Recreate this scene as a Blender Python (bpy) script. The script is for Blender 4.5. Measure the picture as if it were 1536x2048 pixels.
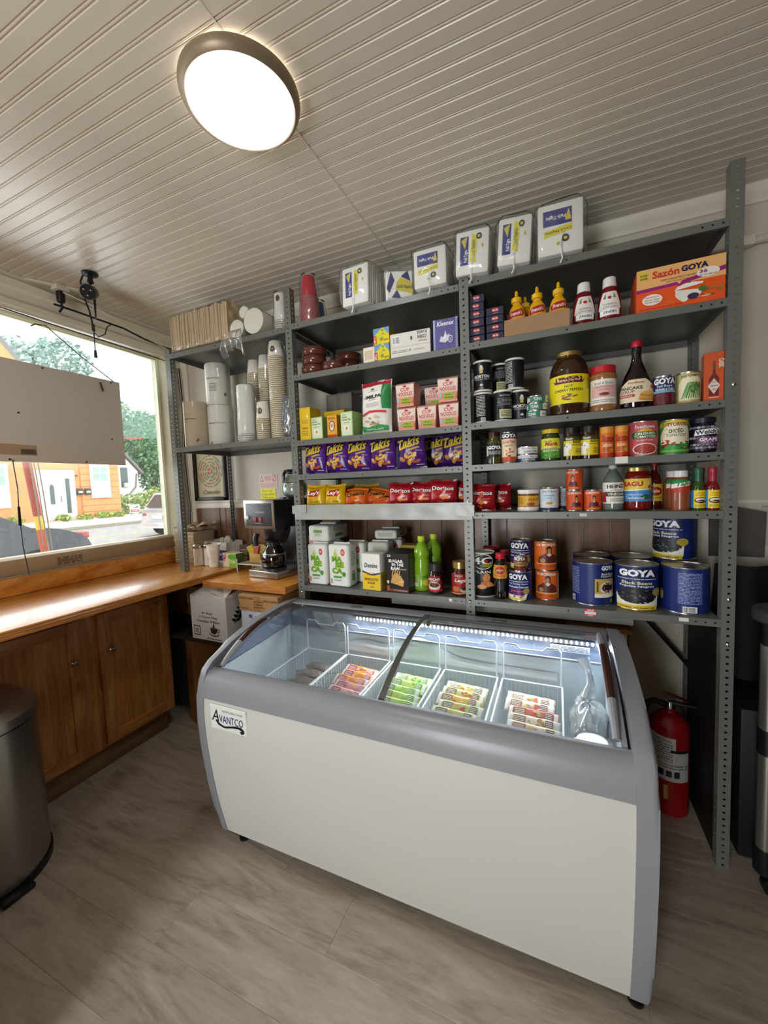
import bpy, bmesh, math, random
from mathutils import Vector, Matrix
from mathutils.geometry import tessellate_polygon
random.seed(7)
for o in list(bpy.data.objects): bpy.data.objects.remove(o, do_unlink=True)
SC = bpy.context.scene
COL = SC.collection
# ---------------------------------------------------------------- camera
F_PX = 789.6
YAW, PIT, ROL = math.radians(23.626), math.radians(3.892), math.radians(-2.120)
_f = Vector((-math.sin(YAW), math.cos(YAW), 0)); _r = Vector((math.cos(YAW), math.sin(YAW), 0)); _u = Vector((0, 0, 1))
_f2 = _f*math.cos(PIT) - _u*math.sin(PIT); _u2 = _u*math.cos(PIT) + _f*math.sin(PIT)
_r3 = _r*math.cos(ROL) + _u2*math.sin(ROL); _u3 = _u2*math.cos(ROL) - _r*math.sin(ROL)
cd = bpy.data.cameras.new('camera'); cam = bpy.data.objects.new('camera', cd); COL.objects.link(cam)
mw = Matrix((_r3, _u3, -_f2)).transposed().to_4x4(); mw.translation = Vector((0, 0, 1.5)); cam.matrix_world = mw
cd.sensor_fit = 'HORIZONTAL'; cd.sensor_width = 36; cd.lens = 36*F_PX/1536; cd.clip_start = .02; cd.clip_end = 300
SC.camera = cam
# ---------------------------------------------------------------- sky, daylight, exposure
wd = bpy.data.worlds.new('overcast_sky'); SC.world = wd; wd.use_nodes = True
bg = wd.node_tree.nodes['Background']; bg.inputs[0].default_value = (.90, .955, 1, 1); bg.inputs[1].default_value = 3.0
def area(name, loc, rot, sx, sy, watts, col):
    l = bpy.data.lights.new(name, 'AREA'); l.shape = 'RECTANGLE'; l.size = sx; l.size_y = sy; l.energy = watts; l.color = col
    o = bpy.data.objects.new(name, l); COL.objects.link(o); o.location = loc; o.rotation_euler = rot
    return o
# daylight through the glazed shop door behind the photographer, and through the shop window on the left
area('door_daylight', (-.90, -2.52, 1.12), (math.radians(90), 0, 0), .72, 1.9, 68, (.93, .97, 1))
area('window_daylight', (-2.86, 1.05, 1.82), (0, math.radians(-90), 0), 1.25, 1.9, 40, (.93, .97, 1))
SC.view_settings.view_transform = 'Standard'; SC.view_settings.look = 'None'
SC.view_settings.exposure = 0.13; SC.view_settings.gamma = 1; SC.view_settings.use_curve_mapping = False
LAMP = 18.0
SC.cycles.max_bounces = 7; SC.cycles.glossy_bounces = 3; SC.cycles.transmission_bounces = 4; SC.cycles.caustics_reflective = False; SC.cycles.caustics_refractive = False
# ---------------------------------------------------------------- materials
def lin(h):
    h = h.lstrip('#'); o = []
    for i in (0, 2, 4):
        c = int(h[i:i+2], 16)/255; o.append(c/12.92 if c <= .04045 else ((c+.055)/1.055)**2.4)
    return (*o, 1)
_M = {}
def M(name, hx='808080', rough=.5, metal=0, var=.06, vs=30, bump=0, bs=60, trans=0, ior=1.45, coat=0, sheen=0):
    if name in _M: return _M[name]
    m = bpy.data.materials.new(name); m.use_nodes = True; nt = m.node_tree; b = nt.nodes['Principled BSDF']
    c = lin(hx); b.inputs['Base Color'].default_value = c; b.inputs['Roughness'].default_value = rough; b.inputs['Metallic'].default_value = metal
    b.inputs['Transmission Weight'].default_value = trans; b.inputs['IOR'].default_value = ior; b.inputs['Coat Weight'].default_value = coat
    if var or bump:
        tc = nt.nodes.new('ShaderNodeTexCoord'); nz = nt.nodes.new('ShaderNodeTexNoise'); nz.inputs['Scale'].default_value = vs; nz.inputs['Detail'].default_value = 3
        nt.links.new(tc.outputs['Object'], nz.inputs['Vector'])
        if var:
            mx = nt.nodes.new('ShaderNodeMix'); mx.data_type = 'RGBA'
            mx.inputs[6].default_value = tuple(x*(1-var) for x in c[:3])+(1,); mx.inputs[7].default_value = tuple(min(1, x*(1+var)) for x in c[:3])+(1,)
            nt.links.new(nz.outputs['Fac'], mx.inputs[0]); nt.links.new(mx.outputs[2], b.inputs['Base Color'])
        if bump:
            n2 = nt.nodes.new('ShaderNodeTexNoise'); n2.inputs['Scale'].default_value = bs; n2.inputs['Detail'].default_value = 3
            nt.links.new(tc.outputs['Object'], n2.inputs['Vector'])
            bp = nt.nodes.new('ShaderNodeBump'); bp.inputs['Strength'].default_value = bump; bp.inputs['Distance'].default_value = .004
            nt.links.new(n2.outputs['Fac'], bp.inputs['Height']); nt.links.new(bp.outputs[0], b.inputs['Normal'])
    _M[name] = m; return m
def P(hx, rough=.42): return M('print_%s_%d' % (hx, int(rough*100)), hx, rough, var=.05, vs=45)
def emit(name, hx, s):
    m = M(name, hx, var=0); b = m.node_tree.nodes['Principled BSDF']; b.inputs['Emission Color'].default_value = lin(hx); b.inputs['Emission Strength'].default_value = s; return m
def film(name, hx, gloss=.1, milk=.1, rough=.08, fres=1.0):
    """thin clear plastic or glass sheet: see-through with a surface gloss and a little haze"""
    if name in _M: return _M[name]
    m = bpy.data.materials.new(name); m.use_nodes = True; nt = m.node_tree; nt.nodes.remove(nt.nodes['Principled BSDF'])
    out = nt.nodes['Material Output']; tr = nt.nodes.new('ShaderNodeBsdfTransparent'); gl = nt.nodes.new('ShaderNodeBsdfGlossy'); df = nt.nodes.new('ShaderNodeBsdfDiffuse')
    tr.inputs[0].default_value = (.97, .985, .985, 1); gl.inputs['Roughness'].default_value = rough; df.inputs[0].default_value = lin(hx)
    fr = nt.nodes.new('ShaderNodeFresnel'); fr.inputs[0].default_value = 1.0+.45*fres
    ad = nt.nodes.new('ShaderNodeMath'); ad.operation = 'ADD'; ad.inputs[1].default_value = gloss; ad.use_clamp = True
    tc = nt.nodes.new('ShaderNodeTexCoord'); nz = nt.nodes.new('ShaderNodeTexNoise'); nz.inputs['Scale'].default_value = 14
    ml = nt.nodes.new('ShaderNodeMath'); ml.operation = 'MULTIPLY'; ml.inputs[1].default_value = milk*2
    m1 = nt.nodes.new('ShaderNodeMixShader'); m2 = nt.nodes.new('ShaderNodeMixShader'); L = nt.links.new
    L(tc.outputs['Object'], nz.inputs['Vector']); L(nz.outputs['Fac'], ml.inputs[0]); L(ml.outputs[0], m1.inputs[0]); L(tr.outputs[0], m1.inputs[1]); L(df.outputs[0], m1.inputs[2])
    L(fr.outputs[0], ad.inputs[0]); L(ad.outputs[0], m2.inputs[0]); L(m1.outputs[0], m2.inputs[1]); L(gl.outputs[0], m2.inputs[2]); L(m2.outputs[0], out.inputs[0])
    _M[name] = m; return m
def wood(name, c0, c1, c2, rough=.35, stretch=(1, 8, 8), scale=3, coat=0, wave=0, bump=.15, per=0):
    """long-grained wood: stretched noise through a colour ramp"""
    m = bpy.data.materials.new(name); m.use_nodes = True; nt = m.node_tree; b = nt.nodes['Principled BSDF']; L = nt.links.new
    tc = nt.nodes.new('ShaderNodeTexCoord'); mp = nt.nodes.new('ShaderNodeMapping'); mp.inputs['Scale'].default_value = stretch
    L(tc.outputs['Object'], mp.inputs['Vector']); vec = mp.outputs[0]
    if per:
        oi = nt.nodes.new('ShaderNodeObjectInfo'); va = nt.nodes.new('ShaderNodeVectorMath'); va.operation = 'ADD'; sc_ = nt.nodes.new('ShaderNodeVectorMath'); sc_.operation = 'SCALE'
        cx = nt.nodes.new('ShaderNodeCombineXYZ'); L(oi.outputs['Random'], cx.inputs[0]); L(oi.outputs['Random'], cx.inputs[1]); L(cx.outputs[0], sc_.inputs[0]); sc_.inputs['Scale'].default_value = 37
        L(vec, va.inputs[0]); L(sc_.outputs[0], va.inputs[1]); vec = va.outputs[0]
    n1 = nt.nodes.new('ShaderNodeTexNoise'); n1.inputs['Scale'].default_value = scale; n1.inputs['Detail'].default_value = 6; n1.inputs['Roughness'].default_value = .62; n1.inputs['Distortion'].default_value = wave
    n2 = nt.nodes.new('ShaderNodeTexNoise'); n2.inputs['Scale'].default_value = scale*9; n2.inputs['Detail'].default_value = 3
    L(vec, n1.inputs['Vector']); L(vec, n2.inputs['Vector'])
    ad = nt.nodes.new('ShaderNodeMath'); ad.operation = 'MULTIPLY_ADD'; ad.inputs[1].default_value = .3; L(n2.outputs['Fac'], ad.inputs[0]); L(n1.outputs['Fac'], ad.inputs[2])
    rp = nt.nodes.new('ShaderNodeValToRGB'); e = rp.color_ramp.elements; e[0].position = .42; e[0].color = lin(c0); e[1].position = .86; e[1].color = lin(c2); k = e.new(.62); k.color = lin(c1)
    L(ad.outputs[0], rp.inputs[0]); L(rp.outputs[0], b.inputs['Base Color']); b.inputs['Roughness'].default_value = rough; b.inputs['Coat Weight'].default_value = coat; b.inputs['Coat Roughness'].default_value = .12
    bp = nt.nodes.new('ShaderNodeBump'); bp.inputs['Strength'].default_value = bump; bp.inputs['Distance'].default_value = .002; L(ad.outputs[0], bp.inputs['Height']); L(bp.outputs[0], b.inputs['Normal'])
    _M[name] = m; return m
# ---------------------------------------------------------------- mesh building
class MB:
    def __init__(s): s.v = []; s.f = []; s.m = []; s.mats = []
    def mi(s, mat):
        if mat not in s.mats: s.mats.append(mat)
        return s.mats.index(mat)
    def add(s, vs, fs, mat):
        o = len(s.v); s.v += [tuple(p) for p in vs]; i = s.mi(mat)
        for f in fs: s.f.append(tuple(o+k for k in f)); s.m.append(i)
        return s
    def box(s, x0, x1, y0, y1, z0, z1, mat):
        return s.add([(x0, y0, z0), (x1, y0, z0), (x1, y1, z0), (x0, y1, z0), (x0, y0, z1), (x1, y0, z1), (x1, y1, z1), (x0, y1, z1)],
                     [(0, 3, 2, 1), (4, 5, 6, 7), (0, 1, 5, 4), (1, 2, 6, 5), (2, 3, 7, 6), (3, 0, 4, 7)], mat)
    def bm(s, b, mat):
        b.verts.ensure_lookup_table(); b.verts.index_update()
        s.add([v.co[:] for v in b.verts], [[v.index for v in f.verts] for f in b.faces], mat); b.free(); return s
    def rbox(s, x0, x1, y0, y1, z0, z1, mat, r=.003, seg=2):
        b = bmesh.new(); bmesh.ops.create_cube(b, size=1)
        for v in b.verts: v.co = Vector(((x0+x1)/2+v.co.x*(x1-x0), (y0+y1)/2+v.co.y*(y1-y0), (z0+z1)/2+v.co.z*(z1-z0)))
        r = min(r, .49*min(x1-x0, y1-y0, z1-z0))
        bmesh.ops.bevel(b, geom=b.edges[:], offset=r, segments=seg, affect='EDGES', profile=.5)
        return s.bm(b, mat)
    def lathe(s, prof, mat, n=28, cx=0, cy=0, sx=1, sy=1, ang0=0):
        vs = []; fs = []; k = len(prof)
        for (r, z) in prof:
            for i in range(n):
                a = 2*math.pi*i/n+ang0; vs.append((cx+r*sx*math.cos(a), cy+r*sy*math.sin(a), z))
        for j in range(k-1):
            for i in range(n): fs.append((j*n+i, j*n+(i+1) % n, (j+1)*n+(i+1) % n, (j+1)*n+i))
        if prof[0][0] > 1e-5: fs.append(tuple(range(n-1, -1, -1)))
        if prof[-1][0] > 1e-5: fs.append(tuple((k-1)*n+i for i in range(n)))
        return s.add(vs, fs, mat)
    def tube(s, pts, r, mat, n=6, closed=False, caps=True):
        pts = [Vector(p) for p in pts]; vs = []; fs = []; k = len(pts); nrm = None
        for i, p in enumerate(pts):
            if closed: t = pts[(i+1) % k]-pts[i-1]
            else: t = pts[min(i+1, k-1)]-pts[max(i-1, 0)]
            t.normalize()
            if nrm is None: nrm = t.orthogonal().normalized()
            else:
                nrm = nrm-t*nrm.dot(t)
                nrm = nrm.normalized() if nrm.length > 1e-6 else t.orthogonal().normalized()
            bn = t.cross(nrm); rr = r[i] if isinstance(r, (list, tuple)) else r
            for j in range(n):
                a = 2*math.pi*j/n; vs.append(p+nrm*(rr*math.cos(a))+bn*(rr*math.sin(a)))
        for i in range(k if closed else k-1):
            for j in range(n): fs.append((i*n+j, i*n+(j+1) % n, ((i+1) % k)*n+(j+1) % n, ((i+1) % k)*n+j))
        if caps and not closed: fs.append(tuple(range(n-1, -1, -1))); fs.append(tuple((k-1)*n+j for j in range(n)))
        return s.add(vs, fs, mat)
    def prism(s, poly, axis, a, b, mat):
        """poly: 2-D outline in the plane across the axis (x: (y,z), y: (x,z), z: (x,y))"""
        def p3(p, t): return {'x': (t, p[0], p[1]), 'y': (p[0], t, p[1]), 'z': (p[0], p[1], t)}[axis]
        n = len(poly); vs = [p3(p, a) for p in poly]+[p3(p, b) for p in poly]
        fs = [(i, (i+1) % n, n+(i+1) % n, n+i) for i in range(n)]
        tri = tessellate_polygon([[Vector((p[0], p[1], 0)) for p in poly]])
        fs += [tuple(t) for t in tri]+[tuple(n+i for i in reversed(t)) for t in tri]
        return s.add(vs, fs, mat)
    def grid(s, fn, nu, nv, mat, closed_u=False):
        vs = [fn(i/(nu if closed_u else nu), j/nv) for j in range(nv+1) for i in range(nu if closed_u else nu+1)]
        w = nu if closed_u else nu+1
        fs = [(j*w+i, j*w+(i+1) % w, (j+1)*w+(i+1) % w, (j+1)*w+i) for j in range(nv) for i in range(nu)]
        return s.add(vs, fs, mat)
    def xf(s, mtx):
        s.v = [tuple(mtx @ Vector(p)) for p in s.v]; return s
    def mesh(s, name, ang=35):
        me = bpy.data.meshes.new(name); me.from_pydata(s.v, [], s.f)
        for m in s.mats: me.materials.append(m)
        me.polygons.foreach_set('material_index', s.m)
        b = bmesh.new(); b.from_mesh(me); bmesh.ops.recalc_face_normals(b, faces=b.faces[:]); b.to_mesh(me); b.free()
        me.polygons.foreach_set('use_smooth', [True]*len(me.polygons)); me.set_sharp_from_angle(angle=math.radians(ang)); me.update()
        return me
    def obj(s, name, parent=None, loc=(0, 0, 0), rot=(0, 0, 0), ang=35):
        return link(name, s.mesh(name, ang), parent, loc, rot)
def link(name, me, parent=None, loc=(0, 0, 0), rot=(0, 0, 0)):
    o = bpy.data.objects.new(name, me); COL.objects.link(o); o.parent = parent; o.location = loc; o.rotation_euler = rot; return o
def tag(o, label, cat, group=None):
    o['label'] = label; o['category'] = cat
    if group: o['group'] = group
    return o
def struct(o): o['kind'] = 'structure'; return o
def thing(name, label, cat, loc=(0, 0, 0), rz=0, group=None, rx=0, ry=0):
    o = bpy.data.objects.new(name, None); o.empty_display_size = .05; COL.objects.link(o); o.location = loc; o.rotation_euler = (rx, ry, rz)
    return tag(o, label, cat, group)
def dup(root, loc, rz=None, label=None, rx=None, ry=None, group=None):
    def cp(o, par):
        c = o.copy(); COL.objects.link(c); c.parent = par
        for ch in list(o.children): cp(ch, c)
        return c
    r = cp(root, None); r.location = loc; e = r.rotation_euler
    r.rotation_euler = (e[0] if rx is None else rx, e[1] if ry is None else ry, e[2] if rz is None else rz)
    if label: r['label'] = label
    if group: r['group'] = group
    return r
# ---------------------------------------------------------------- printed labels and lettering
_T = {}
def text_mesh(s, bold=0, shear=0):
    k = (s, bold, shear)
    if k in _T: return _T[k]
    c = bpy.data.curves.new('lettering', 'FONT'); c.body = s; c.size = 1; c.resolution_u = 2; c.offset = bold; c.shear = shear; c.fill_mode = 'FRONT'
    o = bpy.data.objects.new('lettering', c); me = bpy.data.meshes.new_from_object(o)
    vs = [(v.co.x, v.co.y) for v in me.vertices]; fs = [tuple(p.vertices) for p in me.polygons]
    bpy.data.objects.remove(o); bpy.data.curves.remove(c); bpy.data.meshes.remove(me)
    if vs:
        x0 = min(p[0] for p in vs); x1 = max(p[0] for p in vs); y0 = min(p[1] for p in vs); y1 = max(p[1] for p in vs)
        vs = [((x-x0)/max(1e-6, x1-x0)-.5, (y-y0)/max(1e-6, y1-y0)-.5) for x, y in vs]
    _T[k] = (vs, fs); return _T[k]
def R(x0, y0, x1, y1, c): return ('g', [(x0, y0), (x1, y0), (x1, y1), (x0, y1)], c)
def E(cx, cy, rx, ry, c, n=18): return ('g', [(cx+rx*math.cos(2*math.pi*i/n), cy+ry*math.sin(2*math.pi*i/n)) for i in range(n)], c)
def G(pts, c): return ('g', pts, c)
def T(s, cx, cy, w, h, c, bold=.015, shear=0, rot=0, out=None): return ('t', s, cx, cy, w, h, c, bold, shear, rot, out)
def B(cx, cy, rx, ry, n, cols, seed=1, size=.3):
    rd = random.Random(seed); o = []
    for i in range(n):
        a = rd.uniform(0, 6.283); q = math.sqrt(rd.random()); k = size*rd.uniform(.6, 1.2); t = rd.uniform(0, 3.14)
        x, y = cx+rx*q*math.cos(a), cy+ry*q*math.sin(a)
        pts = [(x+rx*k*(math.cos(j)*math.cos(t)-.55*math.sin(j)*math.sin(t)), y+ry*k*(math.cos(j)*math.sin(t)+.55*math.sin(j)*math.cos(t))) for j in [2*math.pi*q_/8 for q_ in range(8)]]
        o.append(('g', pts, rd.choice(cols)))
    return ('m', o)
def lines(x0, x1, y0, y1, n, c, seed=3, fill=.45):
    """rows of small print"""
    rd = random.Random(seed); o = []; dy = (y1-y0)/n
    for i in range(n):
        x = x0; y = y0+dy*(i+.5)
        while x < x1-.01:
            w = min((x1-x0)*rd.uniform(.08, .3), x1-x); o.append(R(x, y-dy*fill/2, x+w*.85, y+dy*fill/2, c)); x += w
    return ('m', o)
def bars(x0, x1, y0, y1, n=14, bg='f4f4f0'):
    rd = random.Random(n); o = [R(x0, y0, x1, y1, bg)]; w = (x1-x0)*.9/n; dy = (y1-y0)*.1
    for i in range(n): o.append(R(x0+(x1-x0)*.05+i*w, y0+dy, x0+(x1-x0)*.05+i*w+w*rd.uniform(.25, .75), y1-dy, '181818'))
    return ('m', o)
def _flat(ops, small=False):
    for o in ops:
        if o[0] == 'm':
            yield from _flat(o[1], True)
            yield ('s',)
        else: yield o+(small,)
def label(parent, fn, W, H, ops, name='label', maxe=.02, off=.0004, step=.00022, rough=.42):
    """ops in label units (x -1..1, y 0..1) become real thin print layers wrapped over the surface fn(x, y, lift)"""
    mb = MB(); lift = off
    def emit_tri(ps, col, depth=0):
        d = [((ps[i][0]-ps[(i+1) % 3][0])**2+(ps[i][1]-ps[(i+1) % 3][1])**2, i) for i in range(3)]
        m, i = max(d)
        if m > maxe*maxe and depth < 9:
            a, b, c = ps[i], ps[(i+1) % 3], ps[(i+2) % 3]; h = ((a[0]+b[0])/2, (a[1]+b[1])/2)
            emit_tri((a, h, c), col, depth+1); emit_tri((h, b, c), col, depth+1)
        else: mb.add([fn(p[0], p[1], lift) for p in ps], [(0, 1, 2)], P(col, rough))
    for o in _flat(ops):
        if o[0] == 's': lift += step; continue
        if o[0] == 'g':
            pts = [(x*W/2, y*H) for x, y in o[1]]
            for t in tessellate_polygon([[Vector((p[0], p[1], 0)) for p in pts]]): emit_tri([pts[k] for k in t], o[2])
        else:
            _, s, cx, cy, w, h, col, bold, shear, rot, outl, _s = o
            passes = [(col, bold)] if outl is None else [(outl, bold+.045), (col, bold)]
            for cc, bb in passes:
                vs, fs = text_mesh(s, bb, shear); g = 1.0 if cc == col else 1.05
                q = []
                for x, y in vs:
                    X_, Y_ = x*w*W*g, y*h*H*g
                    if rot: X_, Y_ = X_*math.cos(rot)-Y_*math.sin(rot), X_*math.sin(rot)+Y_*math.cos(rot)
                    q.append((cx*W/2+X_, cy*H+Y_))
                for f in fs:
                    for k in range(1, len(f)-1): emit_tri([q[f[0]], q[f[k]], q[f[k+1]]], cc)
                if cc != col: lift += step
        lift += .00001 if o[-1] is True else step
    b = bmesh.new(); me = bpy.data.meshes.new(name); me.from_pydata(mb.v, [], mb.f)
    for m in mb.mats: me.materials.append(m)
    me.polygons.foreach_set('material_index', mb.m); b.from_mesh(me); bmesh.ops.remove_doubles(b, verts=b.verts[:], dist=1e-6); b.to_mesh(me); b.free()
    me.polygons.foreach_set('use_smooth', [True]*len(me.polygons))
    return link(name, me, parent)
def plane_y(y0, x0=0, z0=0): return lambda x, z, l: (x0+x, y0-l, z0+z)          # faces the room (-y)
def plane_x(x0, y0=0, z0=0, d=1): return lambda x, z, l: (x0+d*l, y0+d*x, z0+z)   # faces +x (d=1) or -x
def plane_z(z0, x0=0, y0=0): return lambda x, y, l: (x0+x, y0+y, z0+l)
def cyl(r, z0=0, a0=0, sy=1): return lambda x, z, l: ((r+l)*math.sin(x/r+a0), -(r+l)*sy*math.cos(x/r+a0), z0+z)
def rev(rf, z0=0, a0=0, sx=1, sy=1):
    """wraps on a lathe whose radius is rf(z)"""
    R0 = rf(z0+.001)
    return lambda x, z, l: ((rf(z0+z)*sx+l)*math.sin(x/R0+a0), -(rf(z0+z)*sy+l)*math.cos(x/R0+a0), z0+z)
def interp(prof):
    def f(z):
        for (r0, z0), (r1, z1) in zip(prof, prof[1:]):
            if z1 > z0 and z0 <= z <= z1: return r0+(r1-r0)*(z-z0)/(z1-z0)
        return prof[-1][0]
    return f
# ================================================================ THE ROOM
CEIL = 2.70; WB = 2.27; WX = -2.68; YF = 1.78
m_wall = M('cream_wall_paint', 'cdc6b6', .55, var=.04, vs=6, bump=.05, bs=90)
m_trim = M('white_trim_paint', 'e6dfcd', .4, var=.04, vs=12)
m_jamb = M('ivory_window_paint', 'e9e4c4', .45, var=.05, vs=15, bump=.1, bs=40)
m_ceil = M('gloss_ceiling_paint', 'd9d0c0', .30, var=.05, vs=5, bump=.05, bs=25)
m_dark = M('dark_void', '0c0b0a', .7, var=0)
m_blk = M('black_plastic', '131313', .4, var=.08)
m_chrome = M('chrome', 'c9c9c9', .15, 1, var=0)
m_plank = wood('grey_oak_vinyl', '8a7d6d', 'aca08f', 'c4b9a8', .36, (1.0, 6, 6), 1.7, 0, 1.5, .12, per=1)
m_oakv = wood('oak_cabinet_wood', '94592a', 'bf7f42', 'd9a263', .4, (14, 14, 1.3), 1.7, .25, 1.2, .2)
m_oakh = wood('oak_rail_wood', '94592a', 'bf7f42', 'd9a263', .4, (14, 1.3, 14), 1.7, .25, .6, .2)
m_ctop = wood('varnished_plywood_top', 'b5651d', 'd48a34', 'e3a555', .3, (2.5, 1.2, 2.5), 3.0, .25, 2.2, .06)
m_plyedge = wood('plywood_edge', '5e3314', 'a8652a', 'c98a48', .5, (2, 2, 60), 3, 0, 0, .2)
m_wains = wood('brown_wall_panelling', '5a3c28', '79553b', '8c664a', .42, (14, 14, 1.2), 1.6, .1, .6, .1)
# floor: sub-floor plus separate vinyl planks
floor = struct(MB().box(-2.9, 2.7, -2.7, 2.4, -.05, -.004, M('subfloor', '4a4036', .8)).obj('floor'))
_pl = {}
def plank(x0, x1, y):
    k = round(x1-x0, 3)
    if k not in _pl: _pl[k] = MB().rbox(.0002, k-.0002, .0002, .1848, -.004, 0, m_plank, .0007, 1).mesh('plank')
    link('plank', _pl[k], floor, (x0, y, 0))
for i in range(17):
    y = 2.27-.185*(i+1); x = -2.68-[.2, .75, .45, 1.0][i % 4]
    while x < 1.9:
        a = max(x, -2.68); b = min(x+1.22, 2.6)
        if b-a > .02: plank(a, b, y)
        x += 1.22
MB().box(-2.68, 2.6, -2.6, 2.27-.185*17, -.004, 0, m_plank).obj('plank', floor)
# ceiling: beadboard strips on a backing sheet
ceil = struct(MB().box(-2.9, 2.7, -2.7, 2.4, CEIL+.007, CEIL+.05, m_ceil).obj('ceiling'))
def strip(L):
    pr = [(0, .003), (.0022, 0), (.0395, 0), (.0417, .0036), (.0432, .0036), (.0448, .0008), (.0468, .0002), (.0488, .0008), (.0504, .0036), (.0525, .0036), (.0525, .0075), (0, .0075)]
    return MB().prism(pr, 'x', 0, L, m_ceil).mesh('ceiling_board')
sl, sr = strip(1.887), strip(3.385)
for i in range(62):
    y = 2.27-.0525*(i+1)
    link('ceiling_board', sl, ceil, (-2.68, y, CEIL)); link('ceiling_board', sr, ceil, (-.7895, y+.006*(0), CEIL))
MB().box(-.7955, -.7893, -.98, 2.27, CEIL-.0012, CEIL+.004, m_ceil).obj('seam_strip', ceil)
MB().box(-2.68, 2.6, -2.6, 2.27-.0525*62, CEIL, CEIL+.007, m_ceil).obj('ceiling_sheet', ceil)
# back wall with crown, chair rail and wainscot boards
wb = struct(MB().box(-2.9, 2.7, WB, WB+.12, -.05, CEIL+.05, m_wall).obj('wall_back'))
xs = [-2.68, -2.61, -2.36, -2.30, -2.06, -1.93, -1.71, -1.60, -1.40, -1.22, -1.11, -.93, -.75, -.62, -.47, -.25, -.04, .135, .25, .335]
for a, b in zip(xs, xs[1:]): MB().rbox(a+.0015, b-.0015, WB-.008, WB-.0005, .0, 1.372, m_wains, .0025, 1).obj('wainscot_board', wb)
struct(MB().prism([(WB-.022, 1.372), (WB-.026, 1.385), (WB-.02, 1.41), (WB-.012, 1.415), (WB-.012, 1.43), (WB-.001, 1.432), (WB-.001, 1.372)], 'x', -2.60, .335, m_trim).obj('trim_1'))
struct(MB().prism([(WB-.001, 2.635), (WB-.012, 2.637), (WB-.016, 2.65), (WB-.03, 2.662), (WB-.045, 2.685), (WB-.05, 2.699), (WB-.001, 2.699)], 'x', -2.66, 2.6, m_trim).obj('trim_2'))
struct(MB().rbox(-2.675, -2.60, WB-.018, WB-.001, .9, 2.63, m_trim, .003).obj('trim_3'))
MB().tube([(.62, WB-.03, 2.475), (2.5, WB-.03, 2.475)], .016, m_wall, 10).obj('conduit_pipe', wb)
MB().rbox(.73, .775, WB-.05, WB-.005, 2.455, 2.495, m_trim, .006).obj('conduit_clip', wb)
MB().box(.335, 2.6, WB-.006, WB, 1.36, 1.375, m_trim).obj('wall_seam', wb)
# left wall around the shop window
wl = struct(MB().box(-2.86, WX, -2.7, WB, -.05, 1.085, m_wall).box(-2.86, WX, -2.7, WB, 2.53, CEIL+.05, m_wall)
            .box(-2.86, WX, 2.16, WB, 1.085, 2.53, m_jamb).box(-2.86, WX, -2.7, -1.0, 1.085, 2.53, m_wall).obj('wall_left'))
rail = MB().rbox(-2.86, WX+.002, -1.0, 2.16, 1.085, 1.172, M('brown_card_strip', 'b59b78', .6, var=.12, vs=8), .003)
w1 = struct(rail.obj('window_1'))
label(w1, lambda x, z, l: (WX+.0022+l, 1.395-x, 1.102+z), .13, .046, [T('PANINI', 0, .5, 1, .95, '3a3024', .05), T('PANINI', 0, .5, .96, .8, 'b09a7c', -.01)], 'lettering', .05)
MB().box(-2.80, -2.795, -1.0, 2.16, 1.172, 2.53, film('window_glass', 'f2f6f4', .01, .09, .02)).obj('window_pane', w1)  # milky veil in the glass stands in for glare and overexposure
MB().rbox(-2.82, -2.78, 2.148, 2.16, 1.172, 2.53, m_jamb, .004).rbox(-2.83, -2.70, -1.0, -.96, 1.172, 2.53, m_jamb, .004).rbox(-2.83, -2.77, -1, 2.16, 2.515, 2.53, m_jamb, .004).obj('window_frame', w1)
struct(MB().prism([(WX-.001, 2.505), (WX+.03, 2.505), (WX+.03, 2.525), (WX+.045, 2.53), (WX+.045, 2.555), (WX+.02, 2.56), (WX+.02, 2.60), (WX+.05, 2.62), (WX+.055, 2.66), (WX+.03, 2.67), (WX+.03, 2.699), (WX-.001, 2.699)], 'y', -2.5, 2.26, m_trim).obj('trim_4'))
struct(MB().rbox(WX-.001, WX+.02, 2.165, 2.215, 1.09, 2.50, m_jamb, .004).rbox(WX-.001, WX+.012, 2.22, 2.25, 1.09, 2.50, m_trim, .003).obj('trim_5'))
# wall behind the photographer with a glazed door, and the right wall
struct(MB().box(-2.9, -1.3, -2.7, -2.6, 0, CEIL+.05, m_wains).box(-.42, 2.0, -2.7, -2.6, 0, CEIL+.05, m_wains).box(-1.3, -.42, -2.7, -2.6, 2.1, CEIL+.05, m_wains).obj('wall_front'))
d1 = struct(MB().box(-1.3, -1.24, -2.68, -2.62, 0, 2.1, m_trim).box(-.48, -.42, -2.68, -2.62, 0, 2.1, m_trim).box(-1.24, -.48, -2.68, -2.62, 2.02, 2.1, m_trim).box(-1.24, -.48, -2.68, -2.62, 0, .15, m_trim).obj('door_1'))
MB().box(-1.24, -.48, -2.655, -2.65, .15, 2.02, film('window_glass', 'e8f2f4')).obj('door_pane', d1)
struct(MB().box(1.9, 2.0, -2.7, 2.4, 0, CEIL+.05, m_wains).obj('wall_right'))
# added unseen counter block; its end shades the floor on the left
sv = thing('floor_shade_block', 'plain oak service counter beside the photographer', 'counter', (-1.6, -.75, 0))
MB().rbox(-.32, .32, -1.1, 1.08, 0, .92, m_oakv, .005).obj('body', sv); MB().rbox(-.32, .345, -1.15, 1.1, .92, .95, m_ctop, .006).obj('worktop', sv)
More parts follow.
